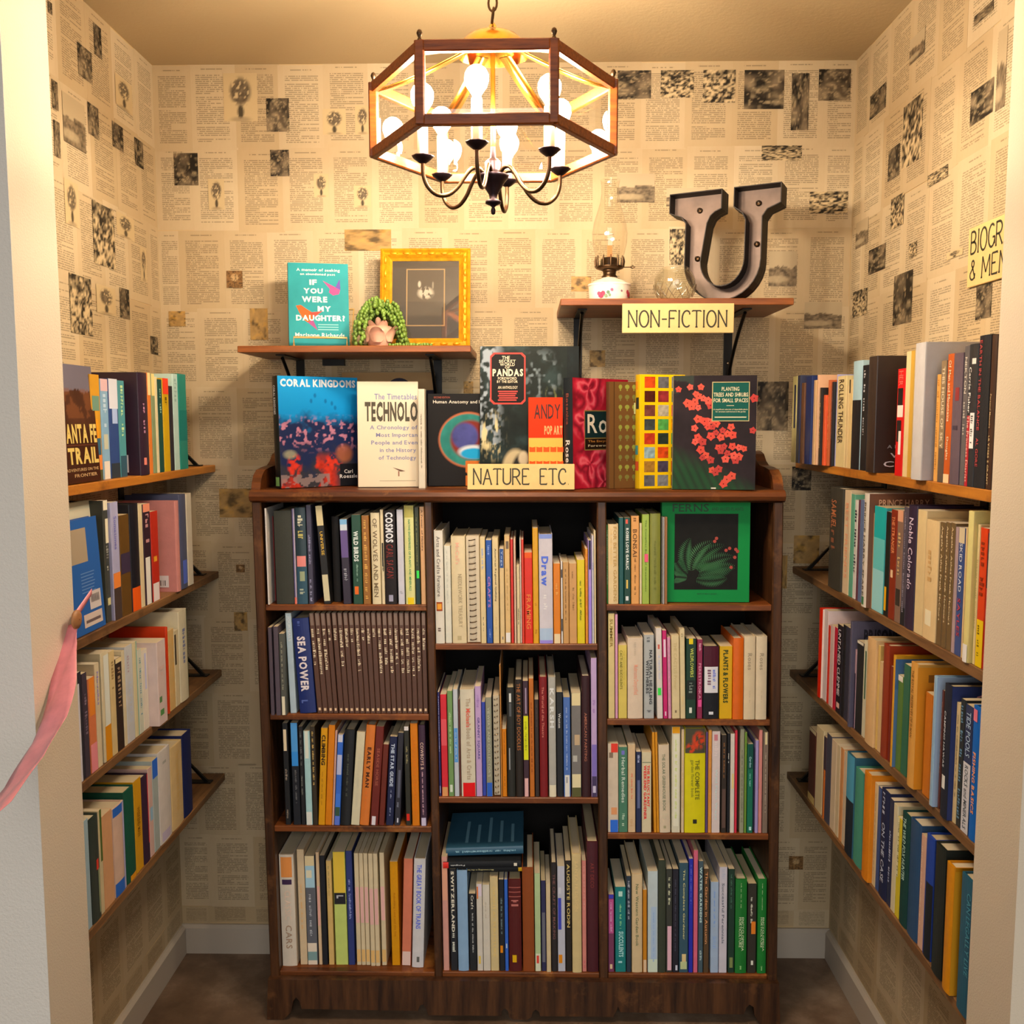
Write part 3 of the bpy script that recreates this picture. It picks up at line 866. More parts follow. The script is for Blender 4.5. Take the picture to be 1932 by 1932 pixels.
  (97.9,117.7,-283.0,305,225,0.0,'h','6c1216',"maroon grey-edged book on the middle bay's second shelf",[('t','The World of the Theatre',0.08,0.5,'b86a5a',0.3,0.62)]),
  (120.4,138.9,-283.0,305,225,0.0,'h','9a988c',"silver-grey white-titled book on the middle bay's second shelf",[('t','KARSH',0.09,0.42,'d8d8d0',0.15,0.8),('b',0.9,1.0,'d8cfae')]),
  (140.2,156.1,-283.0,267,187,0.0,'p','15191c',"plain jet book on the middle bay's second shelf",[('t','Weston',0.2,0.34,'c8c8c0',0.25,0.7)]),
  (157.4,174.6,-283.0,254,178,0.0,'p','41619a',"steel-blue white-footed book on the middle bay's second shelf",[('s',0.1,0.75,'a8b8d0',0.35,0.6),('b',0.78,1.0,'dcd8c8',0.1,0.9),('b',0.8,0.86,'888',0.3,0.6)]),
  (177.2,201.0,-283.0,265,185,0.0,'p','6a6660',"grey photograph-spined book on the middle bay's second shelf",[('b',0.0,0.12,'c8b888'),('b',0.4,0.5,'a08a6a',0.3,0.9),('b',0.6,0.66,'9a988c',0.1,0.6),('b',0.78,0.91,'ddd0a0'),('b',0.91,1.0,'4a4a28')]),
  (202.3,223.4,-283.0,308,228,0.0,'h','2c1216',"deep maroon art book on the middle bay's second shelf",[('t','AMERICAN PAINTING',0.3,0.7,'8a5440',0.3,0.65)]),
  (226.1,240.6,-283.0,353,247,0.0,'p','b89cc0',"tall lilac book on the middle bay's second shelf",[('b',0.62,0.85,'6a5c98'),('b',0.85,1.0,'3a304c'),('b',0.92,0.97,'c8c0d0',0.2,0.8),('s',0.3,0.4,'8a6c98')]),
 ]),
 'CM3': (0.1186, 2.32, [
  (-146.9,-132.0,-283.0,301,211,0.0,'p','a8786a',"dusty pink-brown book on the middle bay's bottom shelf",[('b',0.1,0.38,'b88468')]),
  (-128.0,-110.4,-283.0,269,188,0.0,'p','17191c',"black cream-scripted book on the middle bay's bottom shelf",[('t','SWITZERLAND',0.02,0.62,'d8d0b8',0.2,0.7),('s',0.63,0.82,'a8a898')]),
  (-109.1,-82.0,-283.0,266,197,0.0,'h','8eb0cc',"plain pale blue book on the middle bay's bottom shelf",[]),
  (-80.0,-61.8,-283.0,204,143,0.0,'p','16181a',"short black book on the middle bay's bottom shelf",[('t','Craft',0.02,0.2,'d8d4c0',0.3,0.7),('s',0.25,0.8,'8a8a84',0.4,0.65)]),
  (-60.4,-45.6,-283.0,230,161,0.0,'p','d8cfbc',"ivory orange-topped book on the middle bay's bottom shelf",[('b',0.0,0.14,'c8b8c0',0.3,1.0),('b',0.03,0.17,'e07838',0.0,0.3),('b',0.83,0.92,'d8b84c',0.2,0.6)]),
  (-44.9,-26.7,-283.0,228,159,0.0,'p','d9d0ba',"ivory rounded book on the middle bay's bottom shelf",[('s',0.2,0.4,'8a8270',0.3,0.55)]),
  (-26.0,-5.1,-283.0,249,174,0.0,'p','ddc68c',"cream furniture-lettered book on the middle bay's bottom shelf",[('t','ORIENTAL FURNITURE',0.1,0.85,'a89258',0.3,0.65)]),
  (-3.7,9.7,-283.0,242,169,0.0,'p','15171a',"black orange-stickered book on the middle bay's bottom shelf",[('k',0.72,0.8,'f09010',0.1,0.7),('s',0.2,0.6,'5a6a68',0.3,0.7)]),
  (10.4,19.2,-283.0,242,169,0.0,'p','28509a',"narrow bright-blue book on the middle bay's bottom shelf",[('b',0.7,0.75,'c8d8e0',0.2,0.7)]),
  (20.5,52.9,-283.0,243,180,0.0,'h','40100f',"wide oxblood book on the middle bay's bottom shelf",[('b',0.08,0.09,'7a4038'),('b',0.13,0.14,'7a4038'),('b',0.18,0.19,'7a4038'),('s',0.22,0.33,'8a5048',0.2,0.8),('k',0.82,0.9,'d8a810',0.25,0.6)]),
  (55.6,85.2,-283.0,274,203,0.0,'h','6e3614',"wide saddle-brown book on the middle bay's bottom shelf",[]),
  (86.6,101.4,-283.0,259,181,0.0,'p','8c9c70',"mossy green flower-footed book on the middle bay's bottom shelf",[('b',0.82,1.0,'c8c8a8'),('b',0.84,0.92,'a83428',0.2,0.7)]),
  (102.8,114.9,-283.0,240,168,0.0,'p','22223c',"narrow ink-navy book on the middle bay's bottom shelf",[('b',0.35,0.9,'4c4c52',0.1,0.9)]),
  (115.5,126.9,-287.0,234,163,0.0,'p','dfc89a',"narrow buff book on the middle bay's bottom shelf",[]),
  (128.4,143.2,-283.0,287,213,0.0,'h','1f1c1c',"charcoal book on the middle bay's bottom shelf",[('t','THE CRAFT OF MAKING',0.1,0.7,'5c3c38',0.25,0.75)]),
  (144.5,163.4,-283.0,278,194,0.0,'p','cfd0d8',"white blue-splashed book on the middle bay's bottom shelf",[('b',0.3,0.6,'2c3484',0.0,0.5),('b',0.2,0.26,'e0e0e4',0.1,0.5),('k',0.84,0.92,'f09418',0.05,0.6)]),
  (164.7,179.5,-283.0,293,205,0.0,'p','191512',"black gold-lettered book on the middle bay's bottom shelf",[('t','AUGUSTE RODIN',0.03,0.6,'b09a58',0.2,0.8)]),
  (180.7,204.8,-287.0,313,232,0.0,'h','e2c98c',"straw design-titled book on the middle bay's bottom shelf",[('t','SANTA FE DESIGN',0.06,0.48,'c8b078',0.3,0.65)]),
  (206.4,217.2,-283.0,293,205,0.0,'p','d08274',"narrow rose-pink book on the middle bay's bottom shelf",[('s',0.05,0.45,'e8a898'),('s',0.9,0.97,'984a50')]),
  (218.5,247.2,-283.0,343,254,0.0,'h','371218',"tallest oxblood book on the middle bay's bottom shelf",[('t','ART DECO',0.16,0.35,'5c2420',0.3,0.65)]),
 ]),
 'CR1': (1.0658, 1.45, [
  (260.2,262.7,-283.0,194,136,0.0,'p','1c7420',"narrow grass-green book on the right bay's top shelf",[('t','THE ESSENTIALS OF PLANNING',0.06,0.75,'d8e8c8',0.2,0.85)]),
  (263.4,288.6,-283.0,196,145,0.0,'h','e2c892',"cream gardens-titled book on the right bay's top shelf",[('t','FOR BETTER GARDENS',0.03,0.97,'a8884e',0.5,0.85),('t','FOR AND A BRONZE',0.05,0.5,'c8ac70',0.15,0.4)]),
  (289.9,301.5,-283.0,212,148,0.0,'p','0d4a48',"narrow teal book on the right bay's top shelf",[]),
  (302.2,318.3,-283.0,212,148,0.0,'p','103a2e',"dark green rose-marked book on the right bay's top shelf",[('b',0.02,0.07,'c85040',0.2,0.6),('t','ROSES LOVE GARLIC',0.12,0.6,'e8ece0',0.25,0.75),('b',0.72,0.82,'c8a850',0.3,0.6),('b',0.91,0.96,'d8dcd8',0.2,0.7)]),
  (319.6,339.0,-283.0,216,151,0.0,'p','e0a054',"apricot-tan book on the right bay's top shelf",[('t','BONSAI',0.15,0.46,'5a3a18',0.15,0.75),('s',0.48,0.9,'7a5428',0.35,0.65),('s',0.02,0.09,'7a5428')]),
  (340.3,345.5,-283.0,198,138,0.0,'p','dccba0',"thin off-white book on the right bay's top shelf",[]),
  (346.1,363.6,-283.0,220,154,0.0,'p','8ea63c',"light green pink-stickered book on the right bay's top shelf",[('t','The Compleat Book of Greenhouses',0.06,0.86,'4a6418',0.35,0.65),('k',0.44,0.53,'e85a7c',0.3,0.9)]),
  (364.9,390.7,-283.0,222,164,0.0,'h','74782c',"olive cloth book on the right bay's top shelf",[('s',0.3,0.85,'5c6020',0.35,0.6)]),
  (394.6,400.4,-283.0,213,149,0.0,'p','b8b4ac',"thin black-and-white book on the right bay's top shelf",[('b',0.0,1.0,'1c1c1c',0.0,0.5)]),
  (401.0,407.5,-283.0,213,149,0.0,'p','8a5c34',"thin nut-brown book on the right bay's top shelf",[]),
 ]),
 'CR2': (0.7790, 1.67, [
  (266.6,282.3,-283.0,263,184,0.0,'p','dcc684',"tall cream book on the right bay's second shelf",[('t','SUMMER',0.05,0.32,'7a6428',0.2,0.75)]),
  (283.6,290.1,-283.0,261,183,0.0,'p','c890a8',"thin rose book on the right bay's second shelf",[]),
  (291.4,312.4,-283.0,184,129,0.0,'p','d2bc58',"pale yellow cactus-titled book on the right bay's second shelf",[('t','CACTI AND SUCCULENTS',0.07,0.6,'4c4a10',0.12,0.45),('t','THE OXFORD BOOK OF',0.07,0.55,'a89838',0.5,0.8)]),
  (313.7,351.6,-283.0,202,150,0.0,'h','e8d2b4',"fat shell-pink book on the right bay's second shelf",[('t','Mushrooms Demystified',0.33,0.7,'c8886c',0.3,0.7),('s',0.05,0.27,'a89880',0.4,0.6)]),
  (354.2,379.0,-283.0,210,147,0.0,'p','9a9c96',"grey herbal book on the right bay's second shelf",[('t','NATURAL HEALING',0.18,0.83,'3a3c3c',0.52,0.85),('t','WITH HERBS',0.3,0.7,'3a3c3c',0.15,0.48),('s',0.03,0.12,'5a5c5c',0.2,0.7),('s',0.9,0.96,'5a5c5c')]),
  (386.9,401.2,-283.0,227,159,-1.0,'p','e6dccd',"white green-stickered book on the right bay's second shelf",[('b',0.18,0.23,'a85040',0.25,0.65),('k',0.66,0.74,'3ad84c',0.1,0.8),('s',0.3,0.6,'b0b8d0',0.35,0.7)]),
  (402.6,413.0,-283.0,221,155,-1.0,'p','b01c5c',"magenta picture-topped book on the right bay's second shelf",[('b',0.1,0.3,'e0c8d0',0.15,0.85),('b',0.92,0.97,'e8c8d0',0.3,0.7)]),
  (414.3,422.1,-283.0,204,143,-1.0,'p','cc8ca4',"narrow pink book on the right bay's second shelf",[('s',0.1,0.9,'a86484',0.3,0.7)]),
  (423.5,443.0,-283.0,208,145,-0.8,'p','e0cc98',"cream cactus-lettered book on the right bay's second shelf",[('t','THE CACTUS Primer',0.08,0.65,'a89868',0.25,0.7),('b',0.9,0.93,'6a5a40',0.35,0.6)]),
  (444.3,456.7,-283.0,225,157,-0.8,'p','e4d09c',"slim cream book on the right bay's second shelf",[('s',0.05,0.1,'8a7a50'),('s',0.75,0.9,'c0a870')]),
  (457.4,482.2,-283.0,201,141,0.0,'p','123222',"dark green wildflower book on the right bay's second shelf",[('b',0.0,0.07,'c8b010',0.25,0.7),('t','WILDFLOWERS',0.12,0.48,'b0b850',0.4,0.75),('b',0.52,0.76,'16201c'),('s',0.55,0.72,'6a746a'),('b',0.86,0.93,'d8dcc8',0.3,0.6)]),
  (484.8,497.9,-283.0,199,139,0.0,'p','7c2040',"raspberry book on the right bay's second shelf",[('t','PERESTROIKA',0.3,0.75,'d088a0',0.2,0.75),('k',0.76,0.85,'f0589c',0.1,0.9),('s',0.05,0.15,'d8a0b0')]),
  (499.2,538.3,-283.0,182,134,0.0,'h','14151a',"maroon-topped black white-labelled book on the right bay's second shelf",[('b',0.0,0.28,'3c0c1c'),('b',0.28,0.64,'e2dedc',0.05,0.95),('s',0.32,0.6,'5a6ab0',0.6,0.8),('s',0.32,0.55,'6a4a58',0.25,0.55),('b',0.9,0.94,'c8c8c8',0.35,0.65)]),
  (539.6,570.9,-283.0,182,127,0.0,'p','ecb90c',"bright yellow book on the right bay's second shelf",[('t','PLANTS & FLOWERS',0.05,0.78,'2c3810',0.25,0.68),('s',0.05,0.75,'b88c10',0.78,0.92),('s',0.92,0.97,'5a5010',0.2,0.8)]),
  (571.3,597.3,-287.0,203,150,0.0,'h','ec6c06',"plain orange book on the right bay's second shelf",[]),
  (598.0,625.9,-287.0,208,154,0.0,'h','e2cda4',"first cream rose-titled book on the right bay's second shelf",[('t','Roses',0.2,0.4,'8a7a60',0.3,0.7),('s',0.65,0.8,'a89878',0.45,0.6)]),
  (627.2,654.5,-287.0,208,154,0.0,'h','e4d0aa',"second cream rose-titled book on the right bay's second shelf",[('t','Roses',0.2,0.4,'8a7a60',0.3,0.7),('s',0.65,0.8,'a89878',0.45,0.6)]),
 ]),
 'CR3': (0.4867, 1.89, [
  (267.8,294.3,-283.0,228,160,0.0,'p','e2ceb0',"cream red-and-blue-cornered book on the right bay's third shelf",[('b',0.0,0.1,'cc3828',0.3,1.0),('b',0.1,0.16,'6a5a48',0.1,0.5),('b',0.72,0.8,'c88858',0.3,0.9),('b',0.86,1.0,'2456a8',0.2,1.0),('s',0.4,0.6,'a89880',0.1,0.4)]),
  (294.9,316.8,-283.0,219,153,0.0,'p','3c6850',"muted green herbal book on the right bay's third shelf",[('b',0.04,0.09,'5c5c98',0.3,0.7),('t','Herbal Remedies',0.12,0.65,'d0dcc8',0.3,0.75),('s',0.78,0.95,'b8ccb0',0.35,0.7)]),
  (318.1,336.6,-283.0,224,157,0.0,'p','e6c494',"peach-cream red-lettered book on the right bay's third shelf",[('s',0.32,0.64,'c86048',0.4,0.65),('s',0.85,0.95,'a88860')]),
  (338.0,351.2,-283.0,207,145,0.0,'p','1c2440',"narrow dark navy book on the right bay's third shelf",[('s',0.04,0.14,'a8b0c8'),('b',0.35,0.7,'4c5470',0.2,0.8)]),
  (352.5,376.3,-283.0,206,144,0.0,'p','e2d4aa',"ivory red-titled book on the right bay's third shelf",[('t','THE RELUCTANT',0.16,0.68,'c83430',0.55,0.85),('t','WEEKEND GARDENER',0.16,0.84,'c83430',0.15,0.48),('b',0.12,0.13,'6a7058')]),
  (382.9,389.6,-283.0,257,180,-1.2,'p','dc9420',"first amber magazine on the right bay's third shelf",[]),
  (390.2,396.2,-283.0,257,180,-1.2,'p','dc9420',"second amber magazine on the right bay's third shelf",[('s',0.3,0.7,'9a5c10')]),
  (396.8,423.9,-283.0,225,166,-1.0,'h','e0ccaa',"ivory greenhouse book on the right bay's third shelf",[('t','THE SOLAR GREENHOUSE BOOK',0.1,0.75,'5a6248',0.3,0.6),('s',0.78,0.86,'a89c80'),('b',0.92,0.95,'888060',0.35,0.6)]),
  (426.6,447.7,-283.0,271,190,0.0,'p','d5ceb0',"pale-green orange-topped book on the right bay's third shelf",[('b',0.0,0.06,'e8a010'),('b',0.07,0.94,'dcd8bc',0.15,0.85),('s',0.12,0.9,'a8b068',0.35,0.65)]),
  (450.4,457.6,-283.0,265,186,0.0,'p','d8c098',"thin buff book on the right bay's third shelf",[('s',0.3,0.8,'a08850')]),
  (458.3,509.8,-283.0,268,198,0.0,'h','d8cc04',"fat yellow flower-topped book on the right bay's third shelf",[('flower',),('b',0.0,0.235,'4a4428'),('t','THE COMPLETE',0.3,0.68,'4a4a10',0.5,0.72),('t','garden flower book',0.3,0.66,'6a6a18',0.25,0.45),('b',0.87,0.91,'1c1c14',0.4,0.6)]),
  (510.5,516.4,-283.0,258,180,0.0,'p','4c3860',"thin purple book on the right bay's third shelf",[]),
  (517.1,525.6,-283.0,263,184,0.0,'p','e8a048',"narrow apricot book on the right bay's third shelf",[('s',0.15,0.7,'a86820',0.3,0.7)]),
  (526.3,546.7,-283.0,260,182,0.0,'p','dcccc4',"blush-white book on the right bay's third shelf",[('b',0.03,0.09,'a06468',0.2,0.7),('t','Wild Plant Ways',0.37,0.87,'a0b0a8',0.3,0.7),('s',0.1,0.3,'c8b8b0')]),
  (549.4,562.6,-283.0,251,176,0.0,'p','28201a',"dark umber book on the right bay's third shelf",[('s',0.08,0.45,'8a5c30',0.35,0.65),('b',0.55,0.95,'4a3830',0.1,0.9)]),
  (563.9,570.5,-283.0,255,179,0.0,'p','14161a',"thin black book on the right bay's third shelf",[('s',0.2,0.3,'c8c8b8')]),
  (571.8,582.4,-283.0,254,178,0.0,'p','e6dcc8',"narrow white book on the right bay's third shelf",[('b',0.4,0.55,'c8b070',0.3,0.9)]),
  (583.0,589.0,-283.0,263,184,0.0,'p','b02838',"thin crimson book on the right bay's third shelf",[]),
  (595.6,606.1,-283.0,266,186,0.0,'p','7c7c64',"khaki-grey book on the right bay's third shelf",[('s',0.2,0.9,'5c5c48')]),
  (606.8,612.7,-283.0,258,181,0.0,'p','5c7a2c',"thin leaf-green book on the right bay's third shelf",[]),
  (614.0,628.5,-283.0,228,160,0.0,'p','0f5c44',"emerald book on the right bay's third shelf",[('b',0.0,0.28,'0c3c34'),('t','Garden',0.14,0.26,'a8d8d8',0.25,0.7),('s',0.33,0.5,'88c8b8',0.3,0.6),('b',0.93,0.97,'b8e0d8',0.3,0.8)]),
  (633.8,641.7,-283.0,237,166,0.0,'p','8a7ca4',"narrow lavender book on the right bay's third shelf",[]),
  (642.3,650.9,-283.0,264,184,0.0,'p','d08478',"narrow coral-pink book on the right bay's third shelf",[]),
  (652.2,665.5,-283.0,258,181,0.0,'p','6c5c4e',"taupe book on the right bay's third shelf",[('b',0.0,0.12,'c8b888',0.3,0.8),('s',0.2,0.8,'9a8a74',0.35,0.65)]),
 ]),
 'CR4': (0.1181, 2.32, [
  (272.4,287.1,-283.0,205,144,0.0,'p','5c2c44',"plum navy-topped book on the right bay's bottom shelf",[('b',0.0,0.05,'2c2c80'),('b',0.06,0.5,'8a3c64'),('s',0.1,0.5,'c898b0',0.3,0.7),('b',0.9,0.96,'c8b088',0.2,0.7)]),
  (289.8,316.7,-283.0,225,157,0.0,'p','12605c',"teal succulent book on the right bay's bottom shelf",[('b',0.05,0.11,'a8c8b8',0.3,0.7),('t','SUCCULENTS',0.52,0.82,'a8d8d0',0.3,0.8),('s',0.2,0.5,'6ca070',0.4,0.6),('s',0.87,0.92,'98c8c8',0.2,0.8)]),
  (318.1,330.1,-283.0,254,178,0.0,'p','1e2a34',"slate-black book on the right bay's bottom shelf",[('s',0.05,0.45,'8a8c90',0.25,0.75)]),
  (331.5,358.3,-283.0,260,192,0.0,'h','e4c896',"cream garden-lettered book on the right bay's bottom shelf",[('t','New Western Garden Book',0.1,0.73,'4c5438',0.35,0.65)]),
  (359.7,369.8,-283.0,218,153,0.0,'p','9c6414',"short bronze book on the right bay's bottom shelf",[('b',0.85,1.0,'d0b088')]),
  (371.8,397.3,-283.0,267,187,0.0,'p','b4c0bc',"pale aqua-grey book on the right bay's bottom shelf",[('b',0.35,0.95,'a0b4c4',0.3,0.9),('s',0.4,0.9,'7890a8',0.5,0.7),('b',0.87,1.0,'c0ccb4')]),
  (397.9,417.4,-283.0,295,218,0.0,'h','2b3024',"dark moss book on the right bay's bottom shelf",[]),
  (418.1,433.5,-283.0,273,191,0.0,'p','2a2c26',"moss pink-footed book on the right bay's bottom shelf",[('s',0.08,0.35,'a8a888',0.3,0.7),('b',0.55,0.98,'b89098',0.15,0.95)]),
  (434.2,449.6,-283.0,273,191,0.0,'p','17171f',"blue-black book on the right bay's bottom shelf",[('b',0.93,0.98,'b8b8c0',0.5,0.9),('s',0.1,0.8,'3c3c48',0.35,0.6)]),
  (450.9,473.7,-283.0,289,202,0.0,'p','27404a',"dark teal gilt-lettered book on the right bay's bottom shelf",[('t','The Complete Gardener',0.06,0.7,'a8a068',0.35,0.65),('b',0.83,0.92,'a89464',0.3,0.8),('b',0.9,0.97,'8c9468',0.1,0.9)]),
  (475.1,485.8,-283.0,300,210,0.0,'p','1c2484',"cobalt book on the right bay's bottom shelf",[('s',0.05,0.4,'8088d0',0.35,0.65)]),
  (487.1,497.9,-283.0,322,225,0.0,'p','e26c84',"hot-pink book on the right bay's bottom shelf",[]),
  (499.2,511.3,-283.0,294,206,0.0,'p','34444a',"slate-green book on the right bay's bottom shelf",[('t','WATER GARDENS',0.05,0.55,'98aca4',0.2,0.75),('s',0.8,0.9,'8a9a94')]),
  (512.6,526.0,-283.0,274,192,0.0,'p','40301e',"copper-lettered brown book on the right bay's bottom shelf",[('t','The Garden in Autumn',0.03,0.72,'b0784c',0.2,0.75)]),
  (530.0,550.1,-283.0,240,168,0.0,'p','a8bcd0',"powder-blue book on the right bay's bottom shelf",[('s',0.1,0.5,'6a88b4',0.35,0.6),('s',0.6,0.75,'88a0c0')]),
  (551.4,571.5,-283.0,279,196,0.0,'p','b2acb0',"pale grey-lilac book on the right bay's bottom shelf",[('t','Successful Perennials',0.15,0.72,'4a4c54',0.3,0.65),('s',0.02,0.12,'888890')]),
  (574.2,590.3,-283.0,274,192,0.0,'p','13291e',"bottle-green book on the right bay's bottom shelf",[('s',0.05,0.4,'3c5c48',0.3,0.6),('b',0.85,0.95,'5c6438',0.2,0.8)]),
  (591.6,621.0,-283.0,248,183,0.0,'h','11581f',"first bright green book on the right bay's bottom shelf",[('s',0.04,0.33,'b8d098',0.44,0.52),('t','HORTICULTURE',0.4,0.72,'c8d8a8',0.3,0.52),('t','ENCYCLOPEDIA',0.4,0.76,'c8d8a8',0.54,0.76),('s',0.92,0.97,'8cb878',0.4,0.6)]),
  (623.1,645.1,-283.0,236,165,0.0,'p','24221c',"dark photo-spined book on the right bay's bottom shelf",[('s',0.15,0.45,'c8c8b0',0.3,0.55),('k',0.42,0.56,'e88428',0.4,0.95),('b',0.86,0.91,'a8a898',0.4,0.7)]),
  (647.8,670.3,-283.0,248,184,0.0,'h','115c20',"second bright green book on the right bay's bottom shelf",[('s',0.04,0.33,'b8d098',0.44,0.52),('t','HORTICULTURE',0.4,0.72,'c8d8a8',0.3,0.52),('t','ENCYCLOPEDIA',0.4,0.76,'c8d8a8',0.54,0.76),('s',0.92,0.97,'8cb878',0.4,0.6)]),
 ]),
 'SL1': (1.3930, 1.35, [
  (-695.9,-655.3,-799.0,212,114,0.0,'p','c08a20',"yellow blue-blotched book on the left wall's topmost shelf",[('b',0.2,0.34,'5c7c68',0.1,0.9),('b',0.42,0.6,'e08c18',0.1,0.7),('b',0.6,0.76,'2c5468',0.2,0.9),('b',0.76,0.9,'c87838',0.3,1.0),('b',0.9,1.0,'4a4a2c')]),
  (-648.4,-613.4,-801.0,205,112,0.0,'p','7aa0b8',"pink-topped blue book on the left wall's topmost shelf",[('b',0.0,0.12,'c0a0a0'),('s',0.15,0.5,'b8ccd8'),('b',0.55,0.7,'a8a890',0.2,0.8),('b',0.82,1.0,'c8c0b0',0.1,0.9)]),
  (-610.9,-566.7,-801.0,207,112,0.0,'p','2c4478',"white-peaked blue book on the left wall's topmost shelf",[('b',0.0,0.3,'d8dce4'),('b',0.3,0.45,'a0b4d8',0.3,0.9),('b',0.85,1.0,'283038')]),
  (-564.0,-531.5,-801.0,205,112,0.0,'p','4a8c90',"aqua green-lettered book on the left wall's topmost shelf",[('s',0.05,0.7,'b0c890',0.3,0.7),('b',0.78,1.0,'2c4a58')]),
  (-504.6,-454.4,-783.0,225,130,0.0,'h','2e1c2c',"plum-black white-stickered book on the left wall's topmost shelf",[('s',0.3,0.6,'a87890',0.35,0.6),('b',0.83,0.9,'d07868',0.3,0.6),('Bk',0.2,0.85,0.8,0.97,'d8d4d8'),('Bb',0.78,0.9,0.2,0.3,'d8a028'),('Bb',0.75,0.9,0.34,0.5,'8a7c88')]),
  (-441.3,-422.8,-787.0,227,126,0.0,'p','e07c30',"thin orange cream-topped book on the left wall's topmost shelf",[('b',0.0,0.22,'ead090')]),
  (-419.7,-399.3,-787.0,226,126,0.0,'p','7c8c64',"pale yellow over sage book on the left wall's topmost shelf",[('b',0.0,0.22,'f0d888')]),
  (-397.8,-383.4,-787.0,220,126,0.0,'p','e4d4a4',"thin cream book on the left wall's topmost shelf",[]),
  (-381.8,-355.8,-787.0,215,126,0.0,'p','10443c',"dark spruce-green book on the left wall's topmost shelf",[('s',0.1,0.4,'8ab098',0.3,0.7)]),
  (-352.5,-315.6,-787.0,219,126,0.0,'p','c8a00c',"yellow red-topped book on the left wall's topmost shelf",[('b',0.0,0.17,'d83c20'),('s',0.2,0.3,'5c4808')]),
  (-313.9,-289.7,-787.0,202,126,0.0,'p','26242c',"narrow black book on the left wall's topmost shelf",[]),
  (-287.9,-254.3,-787.0,232,126,0.0,'p','b4d0c4',"pale aqua book on the left wall's topmost shelf",[('s',0.05,0.3,'88a8a0')]),
  (-250.7,-197.2,-787.0,234,126,0.0,'p','128070',"teal end-of-row book on the left wall's topmost shelf",[('b',0.38,0.7,'0c6c64')]),
 ]),
 'SL2': (1.1010, 1.49, [
  (-677.2,-655.4,-793.0,251,120,0.0,'p','3a3c34',"cream-topped black book on the left wall's second shelf down",[('b',0.0,0.08,'e8e0c0'),('b',0.15,0.35,'e0d8b8',0.3,1.0),('s',0.37,0.6,'88887c'),('b',0.8,0.86,'b8b080',0.2,0.9)]),
  (-655.1,-619.5,-787.0,245,126,0.0,'p','a8a8c8',"lavender orange-footed book on the left wall's second shelf down",[('t','Sometimes',0.12,0.4,'6a6aa8',0.3,0.7),('b',0.6,0.73,'d87c34'),('b',0.73,1.0,'3c302c')]),
  (-616.9,-568.1,-787.0,214,126,0.0,'p','5c4018',"brown dark-waisted book on the left wall's second shelf down",[('b',0.38,0.58,'33283c'),('Bb',0.1,0.5,0.6,0.9,'c0b8b8')]),
  (-565.3,-519.8,-787.0,233,126,0.0,'h','15161e',"black orange-footed book on the left wall's second shelf down",[('b',0.78,1.0,'d85410')]),
  (-516.9,-496.3,-787.0,229,126,0.0,'p','ecd8a8',"thin ivory book on the left wall's second shelf down",[]),
  (-493.3,-453.9,-787.0,227,126,0.0,'p','301c28',"maroon-black white-tagged book on the left wall's second shelf down",[('b',0.0,0.08,'c87c60'),('s',0.1,0.45,'a87878'),('b',0.53,1.0,'d8d4c8',0.1,0.8)]),
  (-450.8,-409.7,-787.0,206,126,0.0,'p','b02818',"vermilion book on the left wall's second shelf down",[('b',0.8,1.0,'d8ccc8',0.0,0.9),('b',0.5,0.56,'e09828',0.2,0.7)]),
  (-323.6,-298.8,-779.0,220,134,0.0,'h','c08078',"salmon white-stickered book on the left wall's second shelf down",[('Bk',0.15,0.5,0.82,0.95,'d8d0cc'),('Bb',0.6,0.75,0.2,0.65,'d8c0c0')]),
  (-289.7,-245.7,-781.0,232,132,0.0,'h','4a5068',"slate dark-blue book on the left wall's second shelf down",[('b',0.7,0.95,'4c60b0',0.2,0.9)]),
  (-240.1,-203.9,-781.0,231,132,0.0,'p','e8dcc0',"ivory end-of-row book on the left wall's second shelf down",[]),
 ]),
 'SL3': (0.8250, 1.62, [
  (-839.2,-813.0,-787.0,212,126,0.0,'p','22222c',"black white-striped book on the left wall's third shelf down",[('b',0.1,1.0,'c8c8d0',0.15,0.6)]),
  (-811.8,-790.5,-787.0,205,126,0.0,'p','38303c',"plum-grey book on the left wall's third shelf down",[('s',0.2,0.6,'6a5c6c')]),
  (-788.2,-758.1,-787.0,188,126,0.0,'p','d87c4c',"orange-to-pink book on the left wall's third shelf down",[('b',0.0,0.4,'d88028',0.1,0.9),('b',0.7,1.0,'d08088')]),
  (-756.9,-736.7,-787.0,210,126,0.0,'p','e2d2ac',"ivory violet-lettered book on the left wall's third shelf down",[('t','Novellas',0.08,0.4,'7a70b0',0.3,0.7)]),
  (-729.4,-692.4,-787.0,224,126,0.0,'p','d8cca8',"mustard-footed ivory book on the left wall's third shelf down",[('b',0.68,1.0,'b8780c',0.2,1.0),('b',0.03,0.68,'c8ccc0',0.3,0.95)]),
  (-689.8,-665.6,-787.0,218,126,0.0,'p','e4cc90',"straw book on the left wall's third shelf down",[('s',0.1,0.4,'8a7448')]),
  (-664.3,-632.7,-787.0,196,126,0.0,'p','2c2018',"black cream-capped book on the left wall's third shelf down",[('b',0.0,0.05,'e0cc98'),('s',0.1,0.6,'8a7458')]),
  (-631.3,-616.5,-787.0,205,126,0.0,'p','e6d8b0',"thin ivory book on the left wall's third shelf down",[]),
  (-615.1,-577.7,-787.0,210,126,0.0,'p','d4d8d8',"pale ice-blue book on the left wall's third shelf down",[('s',0.1,0.3,'9a8890',0.2,0.5),('t','LETTERS',0.38,0.8,'b0b8c0',0.3,0.7)]),
  (-574.9,-553.5,-787.0,210,126,0.0,'p','ded2a4',"cream teal-edged book on the left wall's third shelf down",[('b',0.0,1.0,'7c9c8c',0.7,1.0)]),
